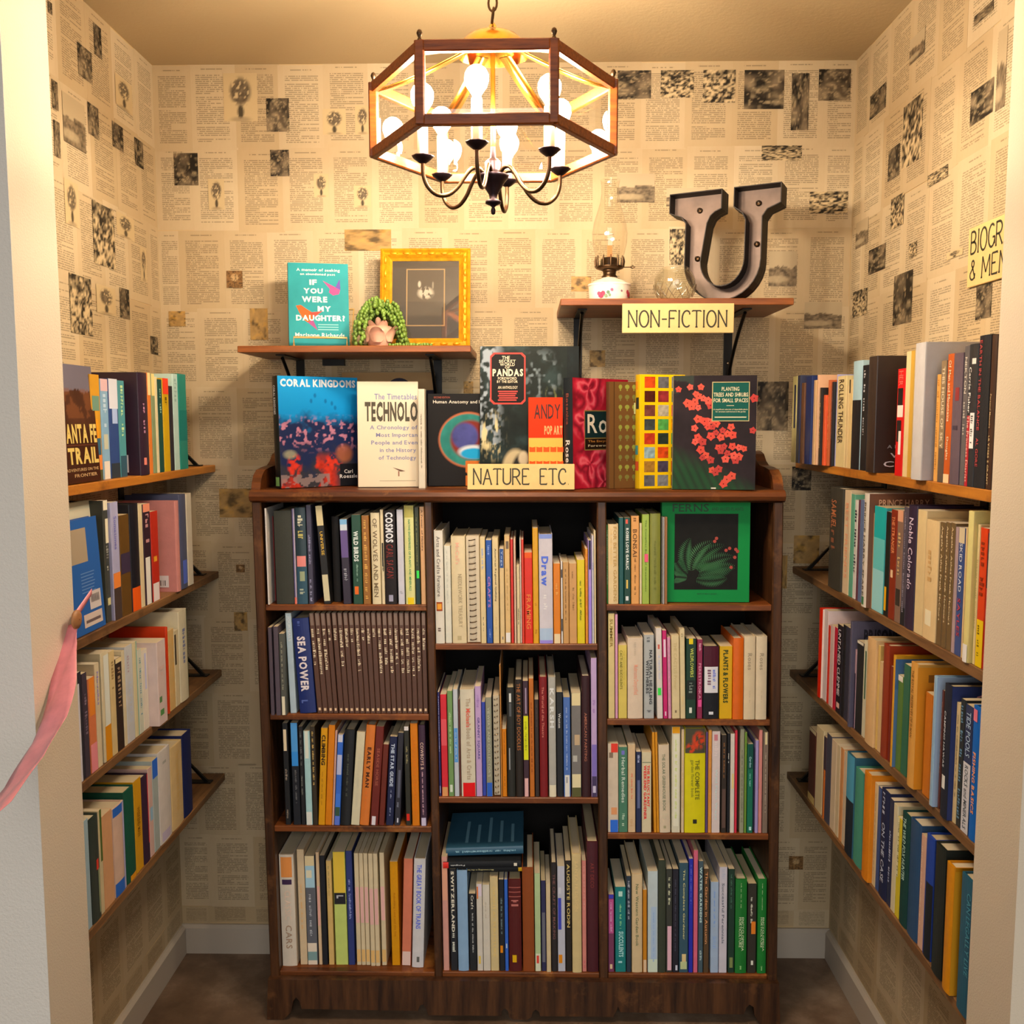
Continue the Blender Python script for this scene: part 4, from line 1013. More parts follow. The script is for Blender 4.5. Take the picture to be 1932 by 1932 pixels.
  (-552.1,-530.1,-787.0,188,126,0.0,'p','b8bca8',"dove-grey book on the left wall's third shelf down",[('s',0.1,0.8,'5c8490',0.3,0.7)]),
  (-528.7,-499.3,-787.0,181,126,0.0,'p','d4ccb8',"ivory blue-streaked book on the left wall's third shelf down",[('b',0.05,0.5,'a4a8c0',0.4,0.75)]),
  (-499.0,-448.5,-765.0,192,134,0.0,'p','d8c4bc',"blush green-hearted book on the left wall's third shelf down",[('b',0.66,0.73,'4c7444',0.1,0.4),('b',0.82,0.89,'4c7c44',0.15,0.6),('s',0.3,0.5,'b8a098')]),
  (-408.1,-396.3,-779.0,207,134,0.0,'h','cc3c14',"thin vermilion book on the left wall's third shelf down",[]),
  (-389.3,-353.3,-781.0,194,132,0.0,'p','ecc47c',"maize book on the left wall's third shelf down",[('s',0.1,0.9,'c89c50',0.6,0.8)]),
  (-351.6,-323.3,-781.0,185,130,0.0,'p','e0d0a4',"buff black-streaked book on the left wall's third shelf down",[('b',0.05,0.45,'3c3428',0.0,0.4)]),
  (-319.7,-264.6,-781.0,225,132,0.0,'h','e6dcb8',"tallest ivory book on the left wall's third shelf down",[('b',0.0,1.0,'4c5c3c',0.93,1.0),('s',0.2,0.6,'6a7088',0.3,0.6)]),
 ]),
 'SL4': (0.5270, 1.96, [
  (-846.0,-812.2,-787.0,219,126,0.0,'p','90acb8',"pale blue book on the left wall's lowest shelf",[]),
  (-811.1,-772.5,-787.0,212,126,0.0,'h','24302c',"spruce-black book on the left wall's lowest shelf",[('b',0.42,0.52,'c83828',0.55,0.85),('b',0.52,0.95,'7c8868',0.75,0.95)]),
  (-771.3,-755.6,-787.0,214,126,0.0,'p','b0a480',"thin cream-and-green book on the left wall's lowest shelf",[('b',0.0,0.5,'3c5020',0.4,1.0)]),
  (-754.4,-709.5,-787.0,195,126,0.0,'p','dca878',"peach book on the left wall's lowest shelf",[]),
  (-707.0,-653.2,-787.0,190,126,0.0,'h','c8ac98',"pinkish-beige blue-ended book on the left wall's lowest shelf",[('b',0.0,0.1,'1c509c'),('b',0.85,1.0,'1c509c',0.0,0.8),('b',0.0,1.0,'9898b8',0.8,1.0)]),
  (-650.5,-602.1,-787.0,203,126,0.0,'h','0e4434',"pine-green book on the left wall's lowest shelf",[('b',0.94,1.0,'e09818',0.3,1.0)]),
  (-599.2,-560.2,-787.0,206,126,0.0,'p','d8a018',"golden-yellow book on the left wall's lowest shelf",[('t','WEEKEND MAN',0.3,0.62,'6a4808',0.3,0.7)]),
  (-557.2,-524.2,-787.0,199,126,0.0,'h','2c1a2c',"plum red-edged book on the left wall's lowest shelf",[('b',0.0,0.8,'b02030',0.75,1.0)]),
  (-521.1,-498.0,-787.0,206,126,0.0,'p','dcb8ac',"pinkish-white book on the left wall's lowest shelf",[('b',0.45,0.6,'7898a8',0.2,0.9)]),
  (-496.4,-464.7,-787.0,215,126,0.0,'p','8c9894',"blue-topped grey book on the left wall's lowest shelf",[('b',0.0,0.2,'2454a8')]),
  (-461.5,-391.6,-787.0,220,126,0.0,'h','ddd6cc',"wide white book on the left wall's lowest shelf",[('b',0.12,0.15,'888880',0.3,0.6),('b',0.88,0.98,'9890a0',0.1,0.8)]),
  (-386.4,-313.5,-787.0,205,126,0.0,'h','e4c68a',"wide straw book on the left wall's lowest shelf",[('t','The Human Body on the Stage',0.08,0.8,'a88c50',0.3,0.65)]),
  (-308.0,-249.4,-787.0,210,126,0.0,'h','141c44',"navy end-of-row book on the left wall's lowest shelf",[]),
 ]),
 'SR1': (1.4040, 1.35, [
  (87.9,127.4,752.0,220,154,0.0,'p','dccd84',"pale lemon book on the right wall's topmost shelf",[('b',0.1,0.6,'2c3048',0.4,0.8)]),
  (129.8,156.6,752.0,221,155,0.0,'p','2c3048',"narrow blue-black book on the right wall's topmost shelf",[]),
  (156.9,181.7,755.0,201,141,0.0,'p','6a4428',"brown book on the right wall's topmost shelf",[]),
  (182.0,229.2,759.0,216,151,0.0,'p','14285c',"navy book on the right wall's topmost shelf",[]),
  (229.5,246.2,764.0,205,144,0.0,'p','c4a070',"tan book on the right wall's topmost shelf",[]),
  (246.5,255.9,767.0,217,146,0.0,'p','eab88c',"thin peach book on the right wall's topmost shelf",[]),
  (256.2,270.5,771.0,186,130,0.0,'p','1a1814',"short black speckled book on the right wall's topmost shelf",[('s',0.2,0.8,'b8a070')]),
  (270.8,287.3,776.0,168,118,0.0,'p','d8582c',"shortest orange book on the right wall's topmost shelf",[]),
  (287.6,301.1,781.0,203,132,0.0,'p','b85a2c',"rust-orange book on the right wall's topmost shelf",[('s',0.2,0.8,'e09868')]),
  (301.4,315.4,785.0,198,128,0.0,'p','16161c',"black book,middle of row,on the right wall's topmost shelf",[('s',0.1,0.7,'787880',0.35,0.6)]),
  (315.7,319.3,792.0,215,121,0.0,'p','a8a8d0',"thin lavender book on the right wall's topmost shelf",[]),
  (321.2,383.6,792.0,210,121,0.0,'p','ead598',"straw book on the right wall's topmost shelf",[('t','ROLLING THUNDER',0.04,0.74,'3c2c18',0.2,0.75)]),
  (385.4,401.8,792.0,186,121,0.0,'p','d0b884',"thin buff book on the right wall's topmost shelf",[]),
  (403.6,426.8,792.0,199,121,0.0,'p','e0c488',"cream book on the right wall's topmost shelf",[('b',0.0,0.15,'3c3424',0.0,0.4)]),
  (428.6,485.2,792.0,238,121,0.0,'h','a0c0c8',"pale ice-blue black-footed book on the right wall's topmost shelf",[('b',0.36,1.0,'17171b',0.0,1.0)]),
  (486.9,521.4,792.0,226,121,0.0,'p','15151a',"narrow jet-black book on the right wall's topmost shelf",[('s',0.05,0.7,'a8a8a8',0.3,0.6)]),
  (553.0,599.5,782.0,240,131,0.0,'h','30241e',"brown-black face-showing book on the right wall's topmost shelf",[('Ft','A RECKONING',0.2,0.76,0.95,0.79,'88888c'),('Ft','WHY',0.25,0.83,0.8,0.87,'b8b8bc'),('Ft','CROSS',0.15,0.9,0.95,0.95,'c8c8cc')]),
  (684.8,722.4,792.0,208,121,0.0,'p','cc1416',"bright red book on the right wall's topmost shelf",[('b',0.18,0.34,'1a1414',0.1,0.8),('t','HER',0.02,0.16,'e86050'),('b',0.34,0.45,'e8d8c8',0.1,0.9),('b',0.48,0.68,'1c1616',0.1,0.7),('b',0.58,0.8,'e8dcd0',0.4,0.75)]),
  (723.7,766.0,792.0,239,121,0.0,'p','ecd298',"cream gilt-edged book on the right wall's topmost shelf",[('b',0.0,1.0,'b08a34',0.58,1.0)]),
  (802.4,846.7,778.0,248,135,0.0,'h','b4b0ac',"big pearl-grey book on the right wall's topmost shelf",[('s',0.15,0.2,'8a8684',0.2,0.8),('s',0.33,0.37,'8a8684'),('s',0.66,0.7,'8a8684'),('s',0.8,0.85,'8a8684'),('Fb',0.3,0.5,0.1,0.88,'7c8088'),('Ft','SPY',0.2,0.9,0.5,0.93,'b85050')]),
  (865.5,881.0,792.0,189,121,0.0,'p','d89c48',"thin marigold book on the right wall's topmost shelf",[('s',0.05,0.9,'a87028')]),
  (882.1,904.9,792.0,212,121,0.0,'p','54483c',"grey-brown book on the right wall's topmost shelf",[('b',0.0,0.72,'7c684c'),('t','THIS HOUSE OF SKY',0.05,0.72,'c8b898',0.25,0.75)]),
  (906.0,930.1,792.0,222,121,0.0,'p','b8541c',"burnt-orange book on the right wall's topmost shelf",[('t','Of Men and Mountains',0.05,0.52,'e8d0a8',0.25,0.7),('t','Douglas',0.64,0.82,'e8d0a8',0.25,0.7),('b',0.93,1.0,'e0c090')]),
  (931.2,966.6,792.0,221,121,0.0,'h','5c4c54',"mauve-grey book on the right wall's topmost shelf",[('b',0.26,0.36,'7c2c2c',0.4,0.8),('s',0.55,0.62,'38303c')]),
  (968.6,986.2,792.0,231,121,0.0,'p','5c5858',"grey book on the right wall's topmost shelf",[('t','NEKTON',0.08,0.34,'c0b8a8',0.25,0.75),('s',0.4,0.7,'a0988c')]),
  (987.2,1018.5,792.0,232,121,0.0,'h','25282c',"dark red-banded book on the right wall's topmost shelf",[('t','Carrie Fisher',0.16,0.48,'d8d4cc',0.15,0.5),('b',0.5,1.0,'a01c28',0.05,0.52),('t','The Princess Diarist',0.5,0.97,'f0b0a0',0.1,0.48),('b',0.1,0.14,'d8d4c8',0.5,0.9),('b',0.48,0.73,'d8d4cc',0.55,0.95),('s',0.5,0.7,'3c3c3c',0.65,0.85)]),
  (1020.3,1060.0,792.0,243,121,0.0,'h','191b20',"tall black red-lettered book on the right wall's topmost shelf",[('t','EARTH IN THE BALANCE',0.03,0.62,'a03c3c',0.1,0.4),('t','AL GORE',0.67,0.86,'a03c3c',0.1,0.4)]),
  (1061.8,1080.9,792.0,241,121,0.0,'h','3a2418',"tall brown book on the right wall's topmost shelf",[('t','Personal Memoirs',0.38,0.6,'b89c70',0.3,0.6),('t','ULYSSES S GRANT',0.65,0.97,'c0a878',0.3,0.6)]),
  (1082.6,1101.1,792.0,162,114,0.0,'p','d8d4cc',"white feather-patterned book on the right wall's topmost shelf",[('b',0.0,0.1,'5c9c28')]),
 ]),
 'SR2': (1.1170, 1.49, [
  (308.6,397.5,788.0,238,125,0.0,'h','37342c',"dark grey copper-lettered book on the right wall's second shelf down",[('t','SAMUEL',0.12,0.4,'a0603c',0.15,0.6),('s',0.42,0.8,'7c4c34',0.2,0.55)]),
  (397.8,439.1,792.0,237,121,0.0,'p','ecd4ac',"ivory peach-lettered book on the right wall's second shelf down",[('t','BEST FRIENDS',0.12,0.85,'e0a078',0.25,0.7)]),
  (440.9,465.7,792.0,231,121,0.0,'p','5c9c80',"seafoam-green book on the right wall's second shelf down",[]),
  (467.4,486.4,792.0,220,121,0.0,'p','d8d4cc',"white black-lettered book on the right wall's second shelf down",[('s',0.1,0.75,'2c2c38',0.15,0.85)]),
  (488.2,500.1,792.0,222,121,0.0,'p','5c3440',"thin burgundy book on the right wall's second shelf down",[]),
  (501.8,523.5,792.0,224,121,0.0,'p','5c6c90',"denim-blue book on the right wall's second shelf down",[]),
  (554.0,583.0,782.0,242,131,0.0,'h','e6dccc',"white black-and-green-lettered book on the right wall's second shelf down",[('t','PRINCE HARRY SPARE',0.08,0.9,'4c4438',0.2,0.6),('b',0.91,0.98,'3c6c48',0.15,0.7),('Fb',0.0,1.0,0.0,1.0,'6a4430'),('Ft','PRINCE HARRY',0.15,0.05,0.95,0.11,'c89c78')]),
  (583.3,586.1,792.0,202,121,0.0,'p','b09468',"thin tan book on the right wall's second shelf down",[]),
  (587.7,650.9,792.0,218,121,0.0,'p','2c9ca0',"turquoise book on the right wall's second shelf down",[('b',0.0,0.3,'189898'),('b',0.6,1.0,'8cc4c8'),('b',0.3,0.6,'58acac')]),
  (652.4,676.8,792.0,212,121,0.0,'p','1c1a18',"black yellow-footed book on the right wall's second shelf down",[('b',0.72,0.95,'d8a010',0.1,0.6)]),
  (678.3,710.3,792.0,219,121,0.0,'p','7c2814',"brick-red book on the right wall's second shelf down",[('t','THE STRANGER',0.06,0.4,'d88858',0.2,0.7),('b',0.55,0.62,'d8b890',0.2,0.6)]),
  (711.7,740.1,792.0,221,121,0.0,'p','7c6050',"mocha book on the right wall's second shelf down",[('b',0.0,0.1,'c08c6c'),('s',0.2,0.7,'b89c68'),('b',0.7,0.85,'302824',0.1,0.9)]),
  (741.4,763.7,792.0,230,121,0.0,'p','4c4450',"slate-mauve book on the right wall's second shelf down",[('s',0.05,0.9,'8c8490',0.3,0.6),('b',0.85,1.0,'1c1c20')]),
  (765.0,804.2,792.0,236,121,0.0,'h','2c1e34',"aubergine white-scripted book on the right wall's second shelf down",[('t','Noble Colorado',0.1,0.68,'b8a8b8',0.2,0.75)]),
  (806.7,845.4,792.0,231,121,0.0,'p','e6cc94',"cream book on the right wall's second shelf down",[]),
  (847.8,902.6,792.0,217,121,0.0,'h','d8bc88',"tan map-sketched book on the right wall's second shelf down",[('s',0.25,0.55,'b08c58',0.3,0.6),('b',0.75,0.88,'d8cfae',0.2,0.7)]),
  (904.8,924.5,792.0,218,121,0.0,'p','665030',"first brown twin-lettered book on the right wall's second shelf down",[('t',"Angela's Ashes Frank McCourt",0.03,0.8,'d8c49c',0.25,0.75)]),
  (925.6,943.7,792.0,220,121,0.0,'p','665030',"second brown twin-lettered book on the right wall's second shelf down",[('t',"Angela's Ashes Frank McCourt",0.03,0.8,'d8c49c',0.25,0.75)]),
  (944.8,963.5,792.0,221,121,0.0,'p','665030',"third brown twin-lettered book on the right wall's second shelf down",[('t',"Angela's Ashes Frank McCourt",0.03,0.8,'d8c49c',0.25,0.75)]),
  (964.5,976.8,792.0,216,121,0.0,'p','a08888',"thin mauve book on the right wall's second shelf down",[]),
  (977.8,1000.8,792.0,217,121,0.0,'p','34487c',"indigo white-lettered book on the right wall's second shelf down",[('b',0.0,0.12,'b8a888'),('t','SKID ROAD',0.12,0.5,'d8dce4',0.25,0.75),('t','SAYLES',0.55,0.85,'a83c48',0.25,0.75)]),
  (1001.7,1008.6,792.0,219,121,0.0,'p','dcc08c',"thin fawn book on the right wall's second shelf down",[]),
  (1022.9,1042.7,786.0,249,127,0.0,'h','c8bc78',"pale olive-yellow white-stickered book on the right wall's second shelf down",[('k',0.88,1.0,'dcd8d0',0.1,0.95)]),
  (1043.0,1052.2,792.0,229,121,0.0,'p','e2cc90',"buff book on the right wall's second shelf down",[('t','Bitterbrush Country',0.25,0.75,'8a6c38',0.3,0.7)]),
  (1053.1,1077.6,792.0,225,121,0.0,'p','c8380c',"tomato-red yellow-footed book on the right wall's second shelf down",[('b',0.66,1.0,'ecc808'),('s',0.7,0.95,'5c4c08',0.2,0.5),('s',0.1,0.5,'7c2408',0.2,0.8)]),
  (1078.5,1097.0,792.0,219,121,0.0,'p','a8141c',"scarlet black-topped book on the right wall's second shelf down",[('b',0.0,0.4,'20242c'),('b',0.55,0.65,'d8c0b8',0.2,0.7)]),
  (1098.7,1119.2,792.0,217,121,0.0,'p','7c1c20',"wine-red book on the right wall's second shelf down",[]),
 ]),
 'SR3': (0.8300, 1.62, [
  (250.8,277.5,788.0,222,125,0.0,'h','d02408',"red-spined white book on the right wall's third shelf down",[('Fb',0.0,1.0,0.0,1.0,'d8c4b4'),('Ft','A NATIONAL BESTSELLER',0.15,0.05,0.7,0.07,'8c6858')]),
  (277.8,307.8,792.0,224,121,0.0,'p','e8d4d0',"white book on the right wall's third shelf down",[]),
  (309.8,324.2,792.0,191,121,0.0,'p','c82c18',"thin scarlet book on the right wall's third shelf down",[]),
  (326.2,354.3,792.0,196,121,0.0,'p','e8c8c0',"shell-pink book on the right wall's third shelf down",[]),
  (356.3,375.9,792.0,197,121,0.0,'p','b01c34',"thin crimson book on the right wall's third shelf down",[]),
  (377.9,414.2,792.0,209,121,0.0,'p','1c1820',"black white-slanted-lettered book on the right wall's third shelf down",[('t','UNTAMED CLEMMIE',0.05,0.8,'d8d0d4',0.2,0.75),('b',0.88,0.94,'d8b0a0',0.2,0.8)]),
  (416.1,436.5,792.0,216,121,0.0,'p','1a1a20',"narrow black book on the right wall's third shelf down",[]),
  (438.4,462.0,792.0,216,121,0.0,'p','303040',"slate-navy book on the right wall's third shelf down",[]),
  (487.9,499.6,784.0,239,129,0.0,'h','4c4858',"slate-violet face-showing book on the right wall's third shelf down",[('Ft','PRISONERS',0.2,0.07,0.98,0.2,'1c1c28')]),
  (499.9,509.6,792.0,178,121,0.0,'p','a88890',"short mauve book on the right wall's third shelf down",[('b',0.3,1.0,'2c2438')]),
  (511.3,551.8,792.0,202,121,0.0,'p','161a1c',"jet-black white-topped book on the right wall's third shelf down",[('b',0.0,0.03,'c8c0ac')]),
  (553.5,571.5,792.0,211,121,0.0,'p','c8c4a8',"white-and-green book on the right wall's third shelf down",[('b',0.1,0.6,'3c5c44',0.5,1.0)]),
  (586.1,634.5,788.0,227,125,0.0,'h','e0b880',"wide buff book on the right wall's third shelf down",[]),
  (634.8,645.1,792.0,220,121,0.0,'p','d8b464',"yellowish book on the right wall's third shelf down",[]),
  (646.6,664.5,792.0,189,121,0.0,'p','dcb884',"short tan book on the right wall's third shelf down",[]),
  (671.4,702.7,790.0,233,123,0.0,'h','802a10',"rust-red book on the right wall's third shelf down",[('Fb',0.0,1.0,0.0,1.0,'8c3010')]),
  (703.0,716.4,792.0,194,121,0.0,'p','6c1c14',"short maroon book on the right wall's third shelf down",[]),
  (733.7,744.3,786.0,224,127,0.0,'h','e0a020',"amber-edged blue-faced book on the right wall's third shelf down",[('Fb',0.0,1.0,0.03,1.0,'3c5c80'),('Fb',0.0,1.0,0.3,1.0,'4c6888')]),
  (744.6,769.6,792.0,188,121,0.0,'p','4c6c24',"leaf-green white-capped book on the right wall's third shelf down",[('b',0.0,0.06,'e0d8c8')]),
  (771.0,800.9,792.0,217,121,0.0,'p','1c5c44',"spruce-green book on the right wall's third shelf down",[]),
  (828.9,859.9,782.0,236,131,0.0,'h','dca048',"mustard illustrated book on the right wall's third shelf down",[('t','THE ROYAL PRESERVES OF SUMAN',0.06,0.6,'6c4c1c',0.3,0.65),('Fb',0.0,1.0,0.02,1.0,'c8801c'),('Fb',0.15,0.5,0.08,0.14,'7c4c14')]),
  (873.6,903.9,792.0,191,121,0.0,'p','b4640e',"short deep-orange book on the right wall's third shelf down",[]),
  (925.3,939.1,784.0,235,129,0.0,'h','8cacc4',"light-blue white-edged book on the right wall's third shelf down",[('b',0.0,1.0,'d8dcd8',0.0,0.3),('Fb',0.0,1.0,0.0,1.0,'a8bcd0')]),
  (939.4,948.4,792.0,213,121,0.0,'p','54281c',"chocolate-brown book on the right wall's third shelf down",[('s',0.1,0.7,'a87858',0.3,0.6)]),
  (969.2,996.6,784.0,234,129,0.0,'h','1c202c',"navy white-tagged book on the right wall's third shelf down",[('t','CAMPING HAWAII',0.2,0.62,'c8ccd0',0.2,0.5),('b',0.68,0.78,'dcdcd4',0.2,0.7),('Ft','CAMP',0.3,0.06,0.98,0.13,'c88c98'),('Fb',0.0,1.0,0.0,1.0,'24305c')]),
  (996.9,1011.1,792.0,209,121,0.0,'p','dcc490',"ivory pictorial book on the right wall's third shelf down",[('s',0.1,0.8,'6c6040',0.5,0.8)]),
  (1012.1,1029.0,792.0,220,121,0.0,'p','1c2428',"black blue-specked book on the right wall's third shelf down",[('s',0.05,0.95,'587c94',0.2,0.8)]),
  (1029.9,1057.9,792.0,216,121,0.0,'p','1c2c50',"blue-over-white book on the right wall's third shelf down",[('t','TIDE POOLS',0.05,0.4,'a8c0d8'),('b',0.45,1.0,'c8c8cc'),('t','ROCKS and MINERALS',0.47,0.97,'4c545c',0.25,0.7)]),
  (1058.9,1085.9,792.0,223,121,0.0,'h','0c5cb0',"bright blue pink-stickered book on the right wall's third shelf down",[('k',0.02,0.11,'e0788c',0.1,0.7),('t','FISHING BASICS',0.34,0.8,'d89470',0.3,0.7)]),
  (1087.7,1109.3,792.0,224,121,0.0,'p','0c5848',"green book on the right wall's third shelf down",[('b',0.0,0.35,'1058a8',0.3,0.9),('t','GENERAL KNOTS GUIDE',0.15,0.8,'a8d8c0',0.25,0.7)]),
  (1111.1,1130.3,792.0,218,121,0.0,'p','24485c',"dim teal book on the right wall's third shelf down",[]),
 ]),
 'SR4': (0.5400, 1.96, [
  (184.7,241.9,792.0,190,121,0.0,'p','4c241c',"mottled brown-red book on the right wall's lowest shelf",[('b',0.0,0.05,'e0cc9c'),('b',0.9,1.0,'e0c074')]),
  (244.1,300.8,792.0,213,121,0.0,'p','e4d0a0',"tall cream book on the right wall's lowest shelf",[]),
  (302.9,324.0,792.0,204,121,0.0,'p','3c3038',"thin dark orange-footed book on the right wall's lowest shelf",[('b',0.4,1.0,'d87830',0.3,1.0)]),
  (326.1,360.9,792.0,220,121,0.0,'p','3c3c48',"slate book on the right wall's lowest shelf",[]),
  (363.0,398.7,792.0,218,121,0.0,'p','d4c0a0',"stone book on the right wall's lowest shelf",[]),
  (400.7,425.8,792.0,218,121,0.0,'p','e0cca4',"ivory book on the right wall's lowest shelf",[]),
  (427.7,448.4,792.0,220,121,0.0,'p','b07c4c',"tan-brown book on the right wall's lowest shelf",[]),
  (450.3,470.7,792.0,219,121,0.0,'p','e0ccac',"thin cream book on the right wall's lowest shelf",[]),
  (484.6,534.8,788.0,231,125,0.0,'h','244c5c',"teal-over-black book on the right wall's lowest shelf",[('b',0.0,0.45,'3c7c94'),('b',0.45,1.0,'141c24')]),
  (535.1,586.2,790.0,214,123,0.0,'h','3c7c68',"jade-green book on the right wall's lowest shelf",[]),
  (606.7,643.9,784.0,233,129,0.0,'h','d07c10',"orange book on the right wall's lowest shelf",[]),
  (644.2,663.0,792.0,221,121,0.0,'p','e0c898',"buff book on the right wall's lowest shelf",[('s',0.1,0.9,'8c7848',0.35,0.6)]),
  (664.5,681.2,792.0,220,121,0.0,'p','28406c',"narrow denim book on the right wall's lowest shelf",[]),
  (684.1,725.1,792.0,226,121,0.0,'h','161c38',"midnight-blue white-lettered book on the right wall's lowest shelf",[('t','ON THE CASE',0.3,0.85,'b8c0d0',0.3,0.7),('s',0.02,0.3,'b8c0d0',0.3,0.7)]),
  (726.5,746.4,792.0,221,121,0.0,'p','1c2038',"ink-blue book on the right wall's lowest shelf",[('s',0.3,0.8,'98a0b8')]),
  (747.8,768.5,792.0,219,121,0.0,'p','dcd0a8',"pale cream book on the right wall's lowest shelf",[]),
  (769.9,791.5,792.0,201,121,0.0,'p','d8c420',"lemon-yellow book on the right wall's lowest shelf",[('b',0.0,0.6,'dcd4a8',0.0,0.45),('s',0.05,0.6,'5c5c28',0.2,0.5)]),
  (792.9,829.5,792.0,223,121,0.0,'h','0e3430',"deep-teal white-lettered book on the right wall's lowest shelf",[('t','THE WILD FOX HUNTER',0.04,0.6,'a8c8b8',0.25,0.65)]),
  (832.0,878.2,792.0,227,121,0.0,'h','1c3c5c',"steel-navy book on the right wall's lowest shelf",[]),
  (880.6,902.1,792.0,216,121,0.0,'p','c49c84',"pinkish-tan book on the right wall's lowest shelf",[('s',0.1,0.9,'e0c8b0',0.2,0.5)]),
  (904.5,939.2,792.0,228,121,0.0,'h','1c3884',"royal-blue book on the right wall's lowest shelf",[('b',0.38,1.0,'14181c',0.2,1.0)]),
  (956.9,997.3,786.0,236,127,0.0,'h','161c18',"green-black book on the right wall's lowest shelf",[('Fb',0.0,1.0,0.0,1.0,'181f1b'),('Fb',0.45,1.0,0.0,0.12,'18502c')]),
  (1010.9,1039.9,782.0,226,131,0.0,'h','d88c0c',"mustard black-bordered book on the right wall's lowest shelf",[('Fb',0.0,1.0,0.03,1.0,'c88c1c'),('Fb',0.14,0.17,0.06,0.96,'2c1c08'),('Fb',0.17,1.0,0.06,0.07,'2c1c08'),('Fb',0.17,1.0,0.95,0.96,'2c1c08'),('Fb',0.25,0.8,0.3,0.5,'3c3428')]),
  (1066.0,1117.6,782.0,234,131,0.0,'h','1c4c60',"dark teal-blue book on the right wall's lowest shelf",[('t','CAN LEGALLY LIVE',0.1,0.7,'3c7484',0.5,0.75),('Fb',0.0,1.0,0.0,1.0,'c89c80')]),
 ]),
}
PICTURES = [('b',-732,-643,2296,2418,'v'),
 ('b',-620,-560,2269,2354,'d'),
 ('b',-472,-411,2261,2326,'v'),
 ('b',-387,-348,2261,2334,'v'),
 ('b',300,387,2347,2418,'d'),
 ('b',412,498,2349,2418,'f'),
 ('b',522,606,2336,2418,'f'),
 ('b',629,732,2319,2417,'d'),
 ('b',752,797,2265,2408,'d'),
 ('b',821,904,2339,2418,'d'),
 ('b',-869,-805,2133,2216,'d'),
 ('b',-780,-737,2070,2149,'v'),
 ('b',-613,-563,2155,2223,'d'),
 ('b',-499,-460,2101,2161,'v'),
 ('b',-393,-348,2074,2131,'v'),
 ('b',678,783,2189,2227,'f'),
 ('b',301,400,2084,2157,'l'),
 ('b',431,532,2073,2120,'l'),
 ('b',806,906,2053,2109,'f'),
 ('b',-420,-296,1962,2017,'y'),
 ('b',441,493,1922,2015,'f'),
 ('b',704,778,1866,1957,'l'),
 ('b',182,235,1854,1893,'y'),
 ('b',-738,-695,1866,1911,'b'),
 ('b',-897,-852,1765,1805,'y'),
 ('b',-678,-630,1729,1812,'y'),
 ('b',801,900,1755,1824,'l'),
 ('b',232,274,1655,1699,'y'),
 ('b',-106,-80,1585,1617,'y'),
 ('b',682,765,1485,1615,'d'),
 ('b',-776,-683,1249,1328,'y'),
 ('b',780,832,1324,1388,'d'),
 ('b',790,859,1124,1201,'y'),
 ('b',753,774,1055,1146,'y'),
 ('b',-735,-711,1097,1119,'b'),
 ('b',-745,-708,934,986,'y'),
 ('b',801,841,255,294,'b'),
 ('l',-427,-359,2269,2338,'d'),
 ('l',-343,-304,2343,2412,'d'),
 ('l',-237,-139,2268,2340,'v'),
 ('l',-509,-406,2105,2208,'l'),
 ('l',-390,-336,2155,2224,'d'),
 ('l',-264,-203,2162,2221,'d'),
 ('l',-136,-82,2153,2220,'d'),
 ('l',-518,-454,1933,2027,'v'),
 ('l',-388,-275,1871,2010,'f'),
 ('l',-261,-157,1958,2013,'v'),
 ('l',-126,-85,1869,1953,'v'),
 ('l',-515,-411,1703,1830,'f'),
 ('l',-386,-284,1760,1825,'v'),
 ('l',-260,-204,1762,1834,'d'),
 ('l',-80,-30,1687,1733,'d'),
 ('l',-552,-527,2159,2217,'d'),
 ('l',-552,-526,2063,2136,'d'),
 ('l',-553,-535,2348,2372,'d'),
 ('r',-436,-354,2300,2354,'l'),
 ('r',-216,-111,2256,2313,'d'),
 ('r',-440,-332,2079,2217,'f'),
 ('r',-317,-248,2073,2145,'d'),
 ('r',-759,-668,2076,2138,'d'),
 ('r',-578,-480,2005,2030,'f'),
 ('r',-353,-276,1956,2027,'f'),
 ('r',-128,-38,1955,2020,'l'),
 ('r',-250,-139,1873,1933,'d'),
 ('r',-437,-392,1871,1903,'f'),
 ('r',-662,-590,1836,1850,'v'),
 ('r',-421,-312,1731,1845,'d'),
 ('r',-138,-31,1778,1845,'f'),
 ('r',-788,-727,1702,1765,'d'),
 ('r',-743,-667,2261,2279,'d'),
 ('r',-803,-769,2072,2211,'l')]

# ------------------------------------------------------------------ the room
HW = .9194
CEIL = 2.44
OPEN_L, OPEN_R = -.641, .769
YF, YN = -1.13, -1.26          # back and front face of the wall round the opening


def wall(name, x0, x1, y0, y1, z0, z1, m):
    return struct(MB().box(x0, x1, y0, y1, z0, z1).build(name, m))


w_back = wall('wall_back', -HW - .1, HW + .1, 0, .1, 0, CEIL, M_WALLBASE)
w_left = wall('wall_left', -HW - .1, -HW, YF, 0, 0, CEIL, M_WALLBASE)
w_right = wall('wall_right', HW, HW + .1, YF, 0, 0, CEIL, M_WALLBASE)
struct(MB().box(-4, OPEN_L, YN + .001, YF, 0, 2.7).build('wall_front_left', M_PAINT))
MB().box(-4, OPEN_L, YN, YN + .001, 0, 2.7).build('wall_face', M_WHITE, bpy.data.objects['wall_front_left'])
wall('wall_front_right', OPEN_R, 4, YN, YF, 0, 2.7, M_PAINT)
wall('wall_front_header', OPEN_L, OPEN_R, YN, YF, 2.3, 2.7, M_PAINT)
wall('ceiling', -HW - .1, HW + .1, YF, .1, CEIL, CEIL + .05, M_CEIL)
wall('ceiling_shop', -4, 4, -6, YN, 2.7, 2.75, M_WHITE)
wall('floor', -4, 4, -6, .1, -.06, 0, M_FLOOR)


